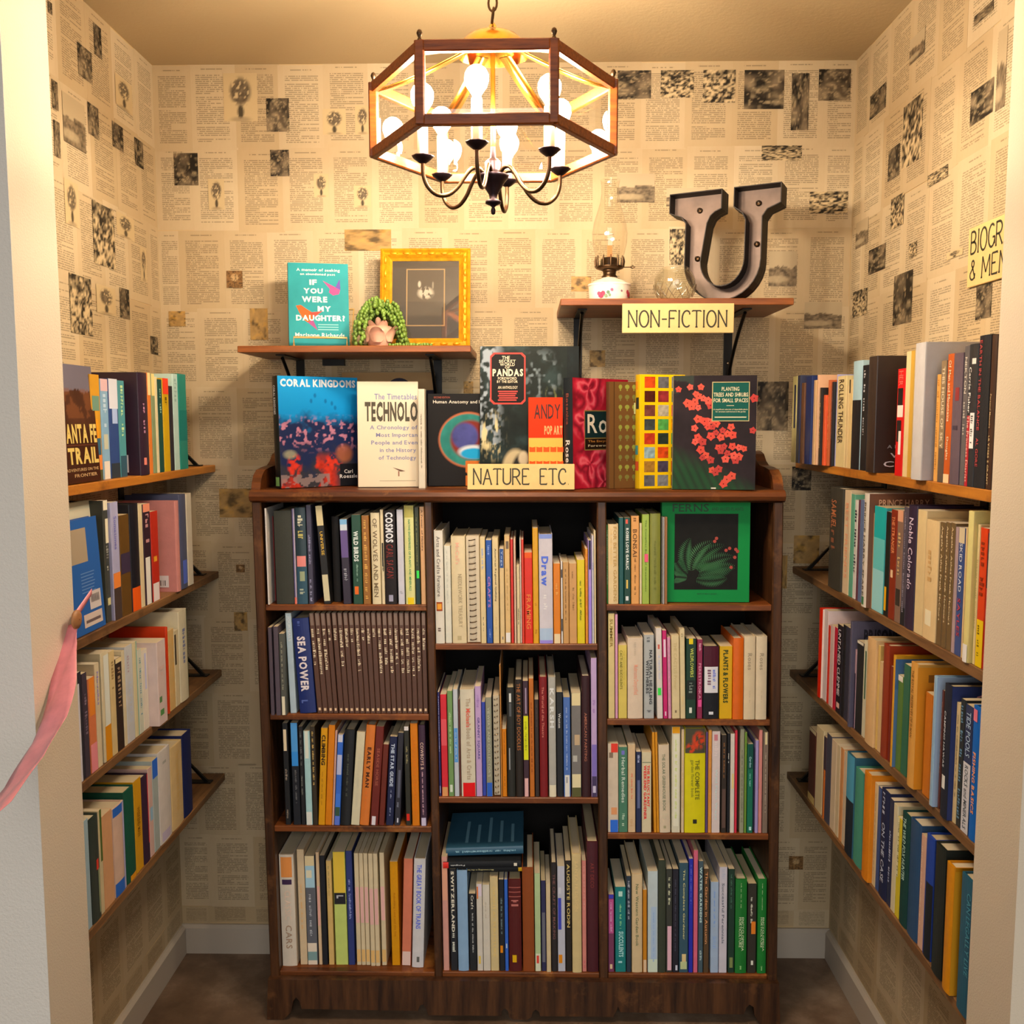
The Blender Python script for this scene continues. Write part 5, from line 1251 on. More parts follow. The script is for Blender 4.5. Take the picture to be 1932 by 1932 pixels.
def baseboard(name, pts):
    """moulded board: pts gives its run; profile has a small bevel at the top"""
    (ax, ay), (bx, by), (nx, ny) = pts
    t, h = .014, .083
    prof = [(0, 0), (t, 0), (t, h - .008), (t * .45, h), (0, h)]
    V = []
    for (x, y) in ((ax, ay), (bx, by)):
        V += [(x + nx * p, y + ny * p, z) for p, z in prof]
    n = len(prof)
    m = MB()
    m.add(V, [tuple(range(n)), tuple(range(2 * n - 1, n - 1, -1))] + [(i, (i + 1) % n, n + (i + 1) % n, n + i) for i in range(n)])
    struct(m.build(name, M_BASE))


baseboard('baseboard_back', ((-HW, 0), (HW, 0), (0, -1)))
baseboard('baseboard_left', ((-HW, -.015), (-HW, YF), (1, 0)))
baseboard('baseboard_right', ((HW, -.015), (HW, YF), (-1, 0)))


# --- book pages pasted over the walls
def page_mesh():
    me = bpy.data.meshes.new('page')
    t = .00025
    v = [(0, 0, 0), (1, 0, 0), (1, 0, 1), (0, 0, 1), (0, 1, 0), (1, 1, 0), (1, 1, 1), (0, 1, 1)]
    me.from_pydata(v, [], [(0, 1, 2, 3), (0, 4, 5, 1), (1, 5, 6, 2), (2, 6, 7, 3), (3, 7, 4, 0)])
    uv = me.uv_layers.new(name='UVMap')
    c = [(0, 0), (1, 0), (1, 1), (0, 1)]
    for i in range(4):
        uv.data[i].uv = c[i]
    for i in range(4, 20):
        uv.data[i].uv = (.02, .02)
    me.materials.append(M_PAGE)
    return me


PAGE = page_mesh()


def paste_pages(w, axis_len, n, place, rows, skip=None):
    pw = axis_len / n
    z = CEIL - .003
    for r in range(rows):
        ph = .209 if r else .214
        ph = min(ph, z - .085)
        if ph < .012:
            break
        off = -pw * rnd.uniform(0, .55)
        x = off
        while x < axis_len - .004:
            a0, a1 = max(0, x), min(axis_len, x + pw)
            zz = z - ph + rnd.uniform(-.004, .004)
            if a1 - a0 > .012 and not (skip and skip(a0, a1, zz, zz + ph)):
                o = bpy.data.objects.new('page', PAGE)
                COL.objects.link(o)
                o.parent = w
                th = rnd.uniform(.0003, .0011)
                place(o, a0, th)
                o.location.z = max(zz, .084)
                o.scale = (a1 - a0 + (.004 if a1 < axis_len else 0), th, ph + .004 - max(0, .084 - zz))
            x += pw + rnd.uniform(-.002, .002)
        z -= ph


def pl_back(o, a, th):
    o.location = (-HW + a, -th, 0)


def pl_left(o, a, th):              # a runs from the back corner forward
    o.location = (-HW + th, -a, 0)
    o.rotation_euler = (0, 0, R(90))
    o.location.y = -a


def pl_right(o, a, th):
    o.location = (HW - th, -a, 0)
    o.rotation_euler = (0, 0, R(-90))


paste_pages(w_back, 2 * HW, 15.5, pl_back, 12, lambda a0, a1, z0, z1: a0 - HW > -.56 and a1 - HW < .64 and z1 < 1.28)


def side_pages(w, sgn):
    def place(o, a, th):
        pass
    n = 8
    L = -YF
    pw = L / 8.4
    z = CEIL - .003
    for r in range(12):
        ph = .209
        ph = min(ph, z - .085)
        if ph < .012:
            break
        a = -pw * rnd.uniform(0, .6)
        while a < L - .01:
            a0, a1 = max(0, a), min(L, a + pw)
            if a1 - a0 > .012:
                o = bpy.data.objects.new('page', PAGE)
                COL.objects.link(o)
                o.parent = w
                th = rnd.uniform(.0003, .0011)
                zz = z - ph + rnd.uniform(-.004, .004)
                if sgn < 0:     # left wall: local x must run toward +Y, face toward +X
                    o.rotation_euler = (0, 0, R(90))
                    o.location = (-HW + th, -a1, max(.084, zz))
                else:
                    o.rotation_euler = (0, 0, R(-90))
                    o.location = (HW - th, -a0, max(.084, zz))
                o.scale = (a1 - a0, th, ph + .003 - max(0, .084 - zz))
            a += pw
        z -= ph


side_pages(w_left, -1)
side_pages(w_right, 1)


# --- engravings printed on some of those pages
def pict_fn(kind, seed):
    def fn(U, V):
        n1 = fbm(U, V, 5, 6, seed)
        n2 = fbm(U, V, 14, 16, seed + 20, 2)
        ink, pap = L3('1e1a15'), L3('cdb890')
        mid = L3('8a7a62')
        if kind == 'v':
            C = np.ones(U.shape + (3,)) * L3('c4b088')
            d = disc(U, V, .5, .62, .36, .33, .3) * (n2 > .36)
            C = blend(C, d, ink + (mid - ink) * n2[..., None] * .9)
            C = blend(C, disc(U, V, .5, .2, .11, .16, .3) * .9, ink)
            C = blend(C, disc(U, V, .5, .04, .4, .07, .5) * .6, mid)
        elif kind == 'l':
            sky = (V > .55 + .25 * (n1 - .5))
            C = np.where(sky[..., None], L3('b4a486'), ink + (mid - ink) * n2[..., None] * 1.3)
            C = blend(C, disc(U, V, .3, .2, .5, .13, .4) * .7, L3('b8a888'))
        elif kind == 'f':
            t = np.clip((n2 - .35) * 3.2, 0, 1)[..., None]
            C = ink * (1 - t) + pap * t
            C = blend(C, (V > .75) * .5 * (n1 > .5), ink)
        elif kind == 'd':
            n0 = fbm(U, V, 2.5, 3, seed + 5)
            t = np.clip((n0 - .38) * 2.6, 0, 1)[..., None] * .7
            C = ink * (1 - t) + mid * 1.2 * t
            C = blend(C, np.clip((n1 - .55) * 4, 0, 1) * .6, L3('a89878'))
            C = blend(C, (n2 > .7) * .35, pap)
        elif kind == 'y':
            C = np.ones(U.shape + (3,)) * L3('b4925a') * (.6 + .6 * n1[..., None])
            C = blend(C, np.clip((fbm(U, V, 3, 4, seed + 7) - .5) * 5, 0, 1) * .75, ink)
            C = blend(C, np.clip((n1 - .56) * 5, 0, 1) * .5, L3('c89a40'))
        else:
            C = L3('8a6840') * (.4 + n1[..., None])
            C = blend(C, disc(U, V, .5, .6, .28, .25, .3) * .8, L3('c8a878'))
            C = blend(C, (n2 > .6) * .6, ink)
        return C
    return fn


PICT = {}


def pict_mesh(kind, var):
    if (kind, var) not in PICT:
        p = Print((0, 0, 0), (1, 0, 0), (0, 0, 1), (0, -1, 0))
        p.grid(0, 1, 0, 1, 22, 26, pict_fn(kind, 100 * var + ord(kind)), 1.0)
        me = p.mb.mesh('engraving')
        # give the print its paper edge
        me.materials.append(M_PICT)
        PICT[(kind, var)] = me
    return PICT[(kind, var)]


for i, (wl, u0, u1, z0, z1, kd) in enumerate(PICTURES):
    par = {'b': w_back, 'l': w_left, 'r': w_right}[wl]
    o = bpy.data.objects.new('engraving', pict_mesh(kd, i % 4))
    COL.objects.link(o)
    o.parent = par
    w, h = (u1 - u0) / 1000, (z1 - z0) / 1000
    th = .0017
    if wl == 'b':
        o.location = (u0 / 1000, 0, z0 / 1000)
    elif wl == 'l':
        o.location = (-HW, u0 / 1000, z0 / 1000)
        o.rotation_euler = (0, 0, R(90))
    else:
        o.location = (HW, u1 / 1000, z0 / 1000)
        o.rotation_euler = (0, 0, R(-90))
    o.scale = (w, th, h)


# ------------------------------------------------------------------ books
def cover_profile(w, dep, t, r, bulge):
    hw = w / 2
    pts = [(-hw, dep), (-hw, r)]
    n = 6
    if bulge:
        for i in range(n + 1):
            x = -hw + r * .4 + (w - r * .8) * i / n
            pts.append((x, -bulge * (1 - (x / hw) ** 2)))
    else:
        pts += [(-hw + r * .3, r * .3), (-hw + r, 0), (hw - r, 0), (hw - r * .3, r * .3)]
    pts += [(hw, r), (hw, dep)]
    inner = [(hw - t, dep), (hw - t, t + r * .3), (-hw + t, t + r * .3), (-hw + t, dep)]
    return pts, inner


def book(loc, rot, w, h, dep, typ, col, label, prints=(), group=None, category='book', face_fn=None, seed=0, gain=1.0):
    """spine at local y=0 facing -y, boards run to y=dep; cover, leaves and print are its parts"""
    rg = random.Random(seed)
    kind = {'p': 'paperback', 'h': 'hardback', 's': 'wirebound_book'}[typ]
    if 'booklet' in label or 'magazine' in label:
        kind = 'booklet'
    root = empty(kind, loc, rot)
    category = {'paperback': 'paperback book', 'hardback': 'hardback book', 'wirebound_book': 'wire-bound book', 'booklet': 'booklet'}[kind]
    tag(root, label, category, group)
    hard = typ == 'h'
    bulge = min(.0022, w * .10) if hard and w > .008 else 0
    if typ == 's':
        t = .0009
        hw = w / 2
        m = MB()
        m.box(-hw, -hw + t, .006, dep, 0, h)
        m.box(hw - t, hw, .006, dep, 0, h)
        m.build('cover', M_CARD, root, paint(col, gain))
        MB().box(-hw + t, hw - t, .007, dep - .001, .001, h - .001).build('page_block', M_LEAVES, root)
        k = MB()
        n = int(h / .0145)
        for i in range(n):
            z = h * (i + .6) / (n + .2)
            ring = [(hw * .5 * math.cos(a) - hw * .08, .004 + .007 * math.sin(a), z + .0012 * math.cos(a)) for a in [2 * math.pi * q / 10 for q in range(10)]]
            k.tube(ring, .0012, 4, True)
        k.build('binding_coil', M_STEEL if 'black' in label else M_OLDBRASS, root)
        return root
    t = .0024 if hard else .0007
    t = min(t, w * .22)
    r = min(.0016, w * .22)
    outer, inner = cover_profile(w, dep, t, r, bulge)
    poly = outer + inner
    MB().prism(poly, 2, 0, h).build('cover', M_CLOTH if hard and rg.random() < .4 else M_CARD, root, paint(col, gain))
    ins = .0035 if hard else 0.0002
    MB().box(-w / 2 + t, w / 2 - t, t + r * .3, dep - (.004 if hard else .0003), ins, h - ins).build('page_block', M_LEAVES, root)
    bf = (lambda a: bulge * max(0, 1 - (2 * a / w) ** 2)) if bulge else None
    off = .00022
    we = w - 2 * r * .7
    lin_ = lambda q: paint(q, gain)
    spine = lambda: Print((0, 0, 0), (1, 0, 0), (0, 0, 1), (0, -1, 0), bf)
    front = lambda: Print((w / 2, 0, 0), (0, 1, 0), (0, 0, 1), (1, 0, 0))
    back = lambda: Print((-w / 2, 0, 0), (0, -1, 0), (0, 0, 1), (-1, 0, 0))
    for p in prints:
        k = p[0]
        off += .00006
        if k in 'bks':
            a0, a1 = (p[4], p[5]) if len(p) > 5 else {'b': (0, 1), 'k': (.1, .9), 's': (.25, .75)}[k]
            box = (-we / 2 + we * a0, -we / 2 + we * a1, h * (1 - p[2]), h * (1 - p[1]))
            q = spine()
            if k == 's':
                q.scribble(*box, lin_(p[3]), off + .0004, rg)
                q.build('fine_print', root)
            else:
                q.rect(*box, lin_(p[3]), off if k == 'b' else .0009)
                q.build('spine_band' if k == 'b' else 'price_sticker', root)
        elif k == 't':
            a0, a1 = (p[5], p[6]) if len(p) > 6 else (.2, .8)
            q = spine()
            q.text(p[1], -we / 2 + we * a0, -we / 2 + we * a1, h * (1 - p[3]), h * (1 - p[2]), lin_(p[4]), off + .0004, True)
            q.build('title', root)
        elif k == 'Fb':
            q = front()
            q.rect(dep * p[1], dep * p[2], h * (1 - p[4]), h * (1 - p[3]), lin_(p[5]), off)
            q.build('cover_print', root)
        elif k == 'Ft':
            q = front()
            q.text(p[1], dep * p[2], dep * p[4], h * (1 - p[5]), h * (1 - p[3]), lin_(p[6]), off + .0004)
            q.build('title', root)
        elif k == 'Bb':
            q = back()
            q.rect(-dep * p[2], -dep * p[1], h * (1 - p[4]), h * (1 - p[3]), lin_(p[5]), off)
            q.build('cover_print', root)
        elif k == 'Bk':
            q = back()
            q.rect(-dep * p[2], -dep * p[1], h * (1 - p[4]), h * (1 - p[3]), lin_(p[5]), .0009)
            bw = dep * (p[2] - p[1])
            for i in range(9):
                x = -dep * p[2] + bw * (.15 + .08 * i)
                q.rect(x, x + bw * rg.choice((.02, .045)), h * (1 - p[4]) + .004, h * (1 - p[4]) + h * (p[4] - p[3]) * .6, lin('55504c'), .0011)
            q.build('price_sticker', root)
        elif k == 'flower':
            def ff(U, V):
                C = np.ones(U.shape + (3,)) * L3('4a4a3a')
                n = fbm(U, V, 7, 6, 41)
                m = np.maximum(disc(U, V, .68, .52, .38, .42, .4), disc(U, V, .3, .2, .3, .25, .4)) * (n > .38)
                C = blend(C, m, L3('d84824') * (.5 + n[..., None] * .9))
                return C
            q = spine()
            q.grid(-we / 2, we / 2, h * .765, h, 16, 20, ff, .0008)
            q.build('spine_picture', root)
    if face_fn:
        fp = Print((w / 2, 0, 0), (0, 1, 0), (0, 0, 1), (1, 0, 0))
        ft = Print((w / 2, 0, 0), (0, 1, 0), (0, 0, 1), (1, 0, 0))
        face_fn(fp, ft, dep, h)
        fp.build('cover_print', root, M_GLOSS)
        ft.build('title', root)
    return root


EDGE_L, EDGE_R = -.785, .79
GROUPS = {'CL1': 'books on the left bay top shelf', 'CL2': 'books on the left bay second shelf', 'CL3': 'books on the left bay third shelf',
          'CL4': 'books on the left bay bottom shelf', 'CM1': 'books on the middle bay top shelf', 'CM2': 'books on the middle bay second shelf',
          'CM3': 'books on the middle bay bottom shelf', 'CR1': 'books on the right bay top shelf', 'CR2': 'books on the right bay second shelf',
          'CR3': 'books on the right bay third shelf', 'CR4': 'books on the right bay bottom shelf',
          'SL1': 'books on the topmost left wall shelf', 'SL2': 'books on the second left wall shelf', 'SL3': 'books on the third left wall shelf',
          'SL4': 'books on the lowest left wall shelf', 'SR1': 'books on the topmost right wall shelf', 'SR2': 'books on the second right wall shelf',
          'SR3': 'books on the third right wall shelf', 'SR4': 'books on the lowest right wall shelf'}
RACK = -.7      # the old bookcase is racked a little; its books lean with it
sd = 0
for key, (Z, gain, rows) in BOOKS.items():
    for (u0, u1, v, h, dep, ln, typ, col, label, prints) in rows:
        sd += 1
        w = (u1 - u0) / 1000 - .0004
        u = (u0 + u1) / 2000
        h, dep, v = h / 1000, dep / 1000, v / 1000
        if key[0] == 'C':
            a = R(ln + RACK)
            loc = (u, v, Z + .0004 + w / 2 * abs(math.sin(a)))
            rot = (0, a, 0)
        elif key[:2] == 'SL':
            a = R(ln)
            loc = (v, u, Z + .0004 + w / 2 * abs(math.sin(a)))
            rot = (0, a, R(90))
        else:
            a = R(ln)
            loc = (v, -u, Z + .0004 + w / 2 * abs(math.sin(a)))
            rot = (0, a, R(-90))
        book(loc, rot, w, h, dep, typ, col, label, prints, GROUPS[key], 'book', None, sd, gain)

# ------------------------------------------------------------------ the bookcase
BX = {'a': (-.589, -.566), 'b': (-.1715, -.1515), 'c': (.246, .2687), 'd': (.669, .693)}
SH = -.0128


def sx(x, z):
    return x + SH * (z - .31)


BF, BB = -.297, -.012
case = empty('bookcase', (.05, -.15, 0))
tag(case, 'dark oak open bookcase of three bays with a scalloped skirt', 'bookcase')


def kid(mb, name, m, par=None):
    o = mb.build(name, m, par or case)
    if par is None:
        o.location = (-.05, .15, 0)
    return o


def upright(x0, x1, z0, z1, yf):
    m = MB()
    r = .003
    prof = [(x0, BB), (x0, yf + r), (x0 + r, yf), (x1 - r, yf), (x1, yf + r), (x1, BB)]
    n = len(prof)
    V = [(sx(x, z0), y, z0) for x, y in prof] + [(sx(x, z1), y, z1) for x, y in prof]
    m.add(V, [tuple(range(n - 1, -1, -1)), tuple(range(n, 2 * n))] + [(i, (i + 1) % n, n + (i + 1) % n, n + i) for i in range(n)])
    return m


LEDGE = 1.346
for nm, kx in (('side_panel', 'a'), ('divider', 'b'), ('divider', 'c'), ('side_panel', 'd')):
    x0, x1 = BX[kx]
    kid(upright(x0, x1, 0 if nm == 'side_panel' else .10, 1.3155, BF if nm == 'side_panel' else -.292), nm, M_OAK)


def scroll(x0, x1):
    """side gallery above the ledge: tall at the back, rolled down to the front"""
    pts = [(BB, LEDGE), (BB, 1.425), (-.05, 1.432), (-.085, 1.425), (-.11, 1.408), (-.14, 1.398), (-.19, 1.396), (-.235, 1.392),
           (-.262, 1.38), (-.277, 1.362), (-.283, LEDGE)]
    m = MB()
    m.prism(pts, 0, sx(x0, 1.35), sx(x1, 1.35))
    return m


kid(scroll(-.592, -.570), 'scrolled_gallery', M_OAKH)
kid(scroll(.672, .696), 'scrolled_gallery', M_OAKH)
x0, x1 = sx(-.592, 1.33), sx(.696, 1.33)
m = MB()
prof = [(BB, 1.316), (-.292, 1.316), (-.303, 1.321), (-.307, 1.331), (-.303, 1.341), (-.292, LEDGE), (BB, LEDGE)]
m.prism(prof, 0, x0, x1)
kid(m, 'top_board', M_OAKH)
kid(MB().box(sx(-.58, .7), sx(.68, .7), BB + .001, -.004, .06, 1.40), 'back_panel', M_BACK)


def shelfboard(k0, k1, z, t=.0155, yf=-.289):
    xa, xb = sx(BX[k0][1], z) + .0006, sx(BX[k1][0], z) - .0006
    m = MB()
    r = .002
    prof = [(BB - .001, z - t), (yf + r, z - t), (yf, z - t + r), (yf, z - r), (yf + r, z), (BB - .001, z)]
    m.prism(prof, 0, xa, xb)
    kid(m, 'shelf', M_OAKSH)


for kk in ('CL1', 'CL2', 'CL3'):
    shelfboard('a', 'b', BOOKS[kk][0])
for kk in ('CM1', 'CM2'):
    shelfboard('b', 'c', BOOKS[kk][0])
for kk in ('CR1', 'CR2', 'CR3'):
    shelfboard('c', 'd', BOOKS[kk][0])
for kk, a, b in (('CL4', 'a', 'b'), ('CM3', 'b', 'c'), ('CR4', 'c', 'd')):
    z = BOOKS[kk][0]
    shelfboard(a, b, z, .02, -.2905)
# skirt with its cut outline (x, z)
px = lambda p, y: (.046 + (p - 980) * .00135, (1921 - y) * .00139)
sk = [px(506, 1920), px(538, 1920), px(552, 1905), px(556, 1884), px(562, 1877), px(568, 1884), px(572, 1899), px(790, 1901), px(794, 1891), px(801, 1888),
      px(806, 1898), px(810, 1909), px(946, 1909), px(947, 1899), px(953, 1895), px(959, 1899), px(961, 1911), px(968, 1916), px(995, 1916), px(1003, 1911),
      px(1005, 1901), px(1011, 1896), px(1017, 1901), px(1019, 1909), px(1155, 1909), px(1160, 1900), px(1164, 1889), px(1169, 1900), px(1398, 1902), px(1402, 1890),
      px(1408, 1883), px(1416, 1888), px(1418, 1904), px(1428, 1920), px(1466, 1921), (.6965, .1085), (-.5885, .1085)]
sk = [(x, max(0, z)) for x, z in sk]
kid(MB().prism(sk, 1, -.3125, -.2925), 'skirt', M_OAK)

# ------------------------------------------------------------------ wall shelves over the bookcase
def bracket(x, zt, depth, par, up=False):
    g = MB()
    s = -1
    g.box(x - .011, x + .011, -.0045, -.0012, zt - .21, zt)
    g.build('wall_plate', M_IRON, par)
    g = MB().box(x - .011, x + .011, -depth, -.0046, zt - .0032, zt - .0002)
    g.build('arm_plate', M_IRON, par)
    path = []
    for i in range(9):
        t = i / 8
        y = -.006 - (depth - .03) * t
        z = zt - .19 + .182 * (t ** .62)
        path.append((x, y, z))
    MB().tube(path, .0045, 6).build('brace', M_IRON, par)
    MB().ball((x, -.0055, zt - .12), .004, 6, 4, (1, .5, 1)).build('screw', M_STEEL, par)


def wall_shelf(label, x0, x1, zt, depth, th, brx, group):
    s = empty('wall_shelf', ((x0 + x1) / 2, 0, zt))
    tag(s, label, 'shelf', group)
    objs = []
    o = MB().bbox(x0, x1, -depth, -.002, zt - th, zt, .0015).build('board', M_SHELF, s)
    br = empty('bracket', (0, 0, 0))
    bpy.data.objects.remove(br)
    if x0 < 0:
        MB().box(-.482, -.424, -.018, -.0015, zt - th - .017, zt - th - .0003).build('cleat', M_IRON, s)
    for bx in brx:
        bracket(bx, zt - th, depth * .78, s)
    for ch in s.children:
        ch.location = (-(x0 + x1) / 2, 0, -zt)
    return s


ZA, ZB = 1.692, 1.8
wall_shelf('reddish wooden wall shelf holding teal book, succulent and gilt frame', -.632, -.070, ZA, .275, .016, (-.545, -.175), 'wooden shelves on the back wall')
wall_shelf('reddish wooden wall shelf holding oil lamp, glass bowl and metal letter', .144, .695, ZB, .285, .016, (.2, .6), 'wooden shelves on the back wall')


# ------------------------------------------------------------------ plank shelves on the side walls
def side_shelf(sgn, zt, label):
    xe = -.783 if sgn < 0 else .788
    xw = sgn * (HW - .0012)
    s = empty('plank_shelf', (xw, -.5, zt))
    tag(s, label, 'shelf', 'plank shelves on the side walls')
    a, b = min(xe, xw), max(xe, xw)
    o = MB().bbox(a, b, YF + .004, -.004, zt - .019, zt, .0012).build('board', M_PINELIT if zt > 1.3 else M_PINE, s)
    parts = [o]
    if not (sgn > 0 and zt > 1.3):
        by = -.07
        k = MB().box(min(xw, xw - sgn * .12), max(xw, xw - sgn * .12), by - .012, by + .012, zt + .0002, zt + .003)
        parts.append(k.build('bracket_foot', M_IRON, s))
        k = MB().box(min(xw, xw - sgn * .003), max(xw, xw - sgn * .003), by - .012, by + .012, zt + .0031, zt + .14)
        parts.append(k.build('bracket_back', M_IRON, s))
        xm = xw - sgn * .112
        V = [(xm, by - .004, zt + .003), (xm, by + .004, zt + .003), (xm + sgn * .012, by + .004, zt + .003), (xm + sgn * .012, by - .004, zt + .003),
             (xw - sgn * .003, by - .004, zt + .115), (xw - sgn * .003, by + .004, zt + .115), (xw - sgn * .003, by + .004, zt + .128), (xw - sgn * .003, by - .004, zt + .128)]
        k = MB().add(V, [(0, 1, 2, 3), (4, 7, 6, 5), (0, 4, 5, 1), (3, 2, 6, 7), (0, 3, 7, 4), (1, 5, 6, 2)])
        parts.append(k.build('bracket_brace', M_IRON, s))
    for by in (-.30, -.80):
        k = MB().box(min(xw, xw - sgn * .003), max(xw, xw - sgn * .003), by - .014, by + .014, zt - .07, zt - .0192)
        parts.append(k.build('bracket_back', M_IRON, s))
    for p in parts:
        p.location = (-xw, .5, -zt)


for i, (nm, kk) in enumerate((('topmost', 'SL1'), ('second', 'SL2'), ('third', 'SL3'), ('lowest', 'SL4'))):
    side_shelf(-1, BOOKS[kk][0], 'narrow plank shelf on black brackets, %s of four on the left wall' % nm)
for i, (nm, kk) in enumerate((('topmost', 'SR1'), ('second', 'SR2'), ('third', 'SR3'), ('lowest', 'SR4'))):
    side_shelf(1, BOOKS[kk][0], 'narrow plank shelf on black brackets, %s of four on the right wall' % nm)


# ------------------------------------------------------------------ books shown face out
def face_book(x, y, z, w, h, t, yaw, lean, label, fn, col, typ='h', prints=(), base_rot=-90, group=None, seed=500):
    """x,y: lower left corner of the front cover (spine edge) as one looks at it"""
    a = R(base_rot + yaw)
    # front cover is local +x; origin sits half a thickness behind it
    nx, ny = math.cos(a), math.sin(a)
    loc = (x - nx * t / 2, y - ny * t / 2, z + .0006 + t / 2 * abs(math.sin(R(lean))))
    return book(loc, (0, R(-lean), a), t, h, w, typ, col, label, prints, group, 'book', fn, seed)


def f_coral(p, q, w, h):
    def fn(U, V):
        n = fbm(U, V, 6, 8, 3)
        m = fbm(U, V, 22, 30, 9, 2)
        C = np.ones(U.shape + (3,)) * L3('0a86cc')
        C = blend(C, (V - .62) * 2.4, L3('1c9ce0'))
        C = blend(C, (.66 - V) * 9 + (n - .5) * 2, L3('1c2850'))
        C = blend(C, np.clip((m - .57) * 12, 0, 1) * np.clip((.66 - V) * 10, 0, 1) * np.clip((V - .3) * 8, 0, 1) * .85, L3('c08098'))
        C = blend(C, ((.34 - V) * 6 + (n - .5) * 3), L3('34343c'))
        cor = np.clip((n - .5) * 9, 0, 1) * np.clip((.32 - V) * 9, 0, 1) * np.clip((.74 - U) * 9, 0, 1)
        cor = np.maximum(cor, np.maximum(disc(U, V, .17, .2, .1, .13, .4), disc(U, V, .62, .2, .17, .12, .5)) * np.clip((m - .36) * 8, 0, 1))
        C = blend(C, cor * .9, L3('c83420') * (.55 + .9 * m[..., None]))
        C = blend(C, (disc(U, V, .8, .3, .13, .1, .4) * .7), L3('a8603c'))
        C = blend(C, ((V < .12) & (U < .6)) * (m > .45) * .8, L3('8a7878'))
        C = blend(C, disc(U, V, .12, .3, .1, .05, .5) * .6, L3('a8a888'))
        C = blend(C, ((U > .74) & (V < .2)) * 1.0, L3('17181e'))
        for (a, b) in ((.45, .83), (.58, .78), (.7, .72), (.66, .76), (.4, .78)):
            C = blend(C, disc(U, V, a, b, .02, .025, .4) * .6, L3('0a4c8a'))
        return C
    p.grid(0, w, 0, h, 56, 70, fn, .0004)
    q.text('CORAL KINGDOMS', w * .03, w * .97, h * .905, h * .975, lin('e4ecf0'), .0009)
    q.text('Carl', w * .79, w * .9, h * .115, h * .15, lin('e0dcd8'), .0009)
    q.text('Roessler', w * .73, w * .99, h * .07, h * .105, lin('e0dcd8'), .0009)


face_book(-.536, -.266, LEDGE, .215, .274, .034, 37, 2, 'blue undersea coral reef book facing out at the left end of the bookcase top', f_coral, '1a1a1e',
          prints=[('t', 'CORAL KINGDOMS', .08, .34, 'd8d8d8', .3, .7), ('k', .9, .98, '8ac070', .15, .85)])


def f_time(p, q, w, h):
    p.rect(0, w, 0, h, lin('e2d6bc'), .0003)
    I = lin('7d83ae')
    q.text('The Timetables', w * .28, w * .98, h * .83, h * .885, I, .0008)
    q.text('TECHNOLO', w * .12, w * .99, h * .62, h * .81, lin('4a4434'), .0008)
    for i, (s, a) in enumerate((('A Chronology of', .2), ('Most Importan', .3), ('People and Even', .22), ('in the History', .36), ('of Technology', .34))):
        q.text(s, w * a, w * (.985 if i < 3 else .96), h * (.535 - .072 * i), h * (.585 - .072 * i), I, .0008)
    q.poly([(w * .57, h * .185), (w * .78, h * .15), (w * .7, h * .145)], lin('6a4c38'), .0008)
    q.rect2(w * .66, w * .68, h * .1, h * .15, lin('8a5c48'), .0008)
    q.rect2(w * .35, w * .95, h * .055, h * .06, lin('b0a488'), .0008)


face_book(-.356, -.215, LEDGE, .150, .262, .022, 5, 3, 'cream book with blue timetable lettering, facing out beside the coral reef book', f_time, 'd8ccb0', prints=())
book((-.1935, -.246, LEDGE + .0005), (0, 0, 0), .0165, .243, .035, 'p', 'dcd0b4', 'slim cream spine between the timetable book and the black anatomy book',
     [('s', .25, .8, '8a7e68', .35, .6)], None, 'book', None, 801)


def f_dome(p, q, w, h):
    p.rect(0, w, 0, h, lin('a8885c'), .0003)
    p.rect(0, w, 0, h * .84, lin('2a2434'), .0004)
    p.poly([(w * (.62 + .14 * math.cos(a)), h * (.84 + .11 * math.sin(a))) for a in [math.pi * i / 14 for i in range(15)]], lin('2c2838'), .0005)


face_book(-.425, -.062, LEDGE, .245, .292, .018, 0, 3, 'tan book with a dark dome, mostly hidden behind the timetable book', f_dome, 'a8885c')


def f_anat(p, q, w, h):
    def fn(U, V):
        C = np.ones(U.shape + (3,)) * L3('1a1818')
        n = fbm(U, V, 7, 8, 5)
        C = blend(C, disc(U, V, .55, .5, .42, .31, .05), L3('b06440'))
        C = blend(C, disc(U, V, .55, .5, .40, .29, .05), L3('2c7c74') * (.6 + .8 * n[..., None]))
        C = blend(C, disc(U, V, .58, .5, .30, .23, .15), L3('7a2c20'))
        C = blend(C, disc(U, V, .5, .54, .2, .16, .2), L3('444886') * (.6 + .8 * n[..., None]))
        C = blend(C, disc(U, V, .62, .37, .24, .085, .3), L3('c8d0d8'))
        C = blend(C, disc(U, V, .62, .35, .2, .065, .2), L3('1c9ad0'))
        C = blend(C, ((np.abs(U - .62) < .12) & (V < .27)) * (n > .4), L3('c8702c'))
        C = blend(C, (disc(U, V, .93, .4, .12, .12, .3) * (n > .45)), L3('c06c30'))
        return C
    p.grid(0, w, 0, h, 44, 56, fn, .0004)
    q.text('Human Anatomy and Physiology', w * .07, w * 1.0, h * .885, h * .93, lin('e0d8c8'), .0009)
    q.text('SECOND EDITION', w * .08, w * .3, h * .95, h * .97, lin('a04c30'), .0009)


face_book(-.1835, -.185, LEDGE, .185, .232, .03, 6, 3, 'black anatomy textbook with a coloured head scan, facing out', f_anat, '16161a')


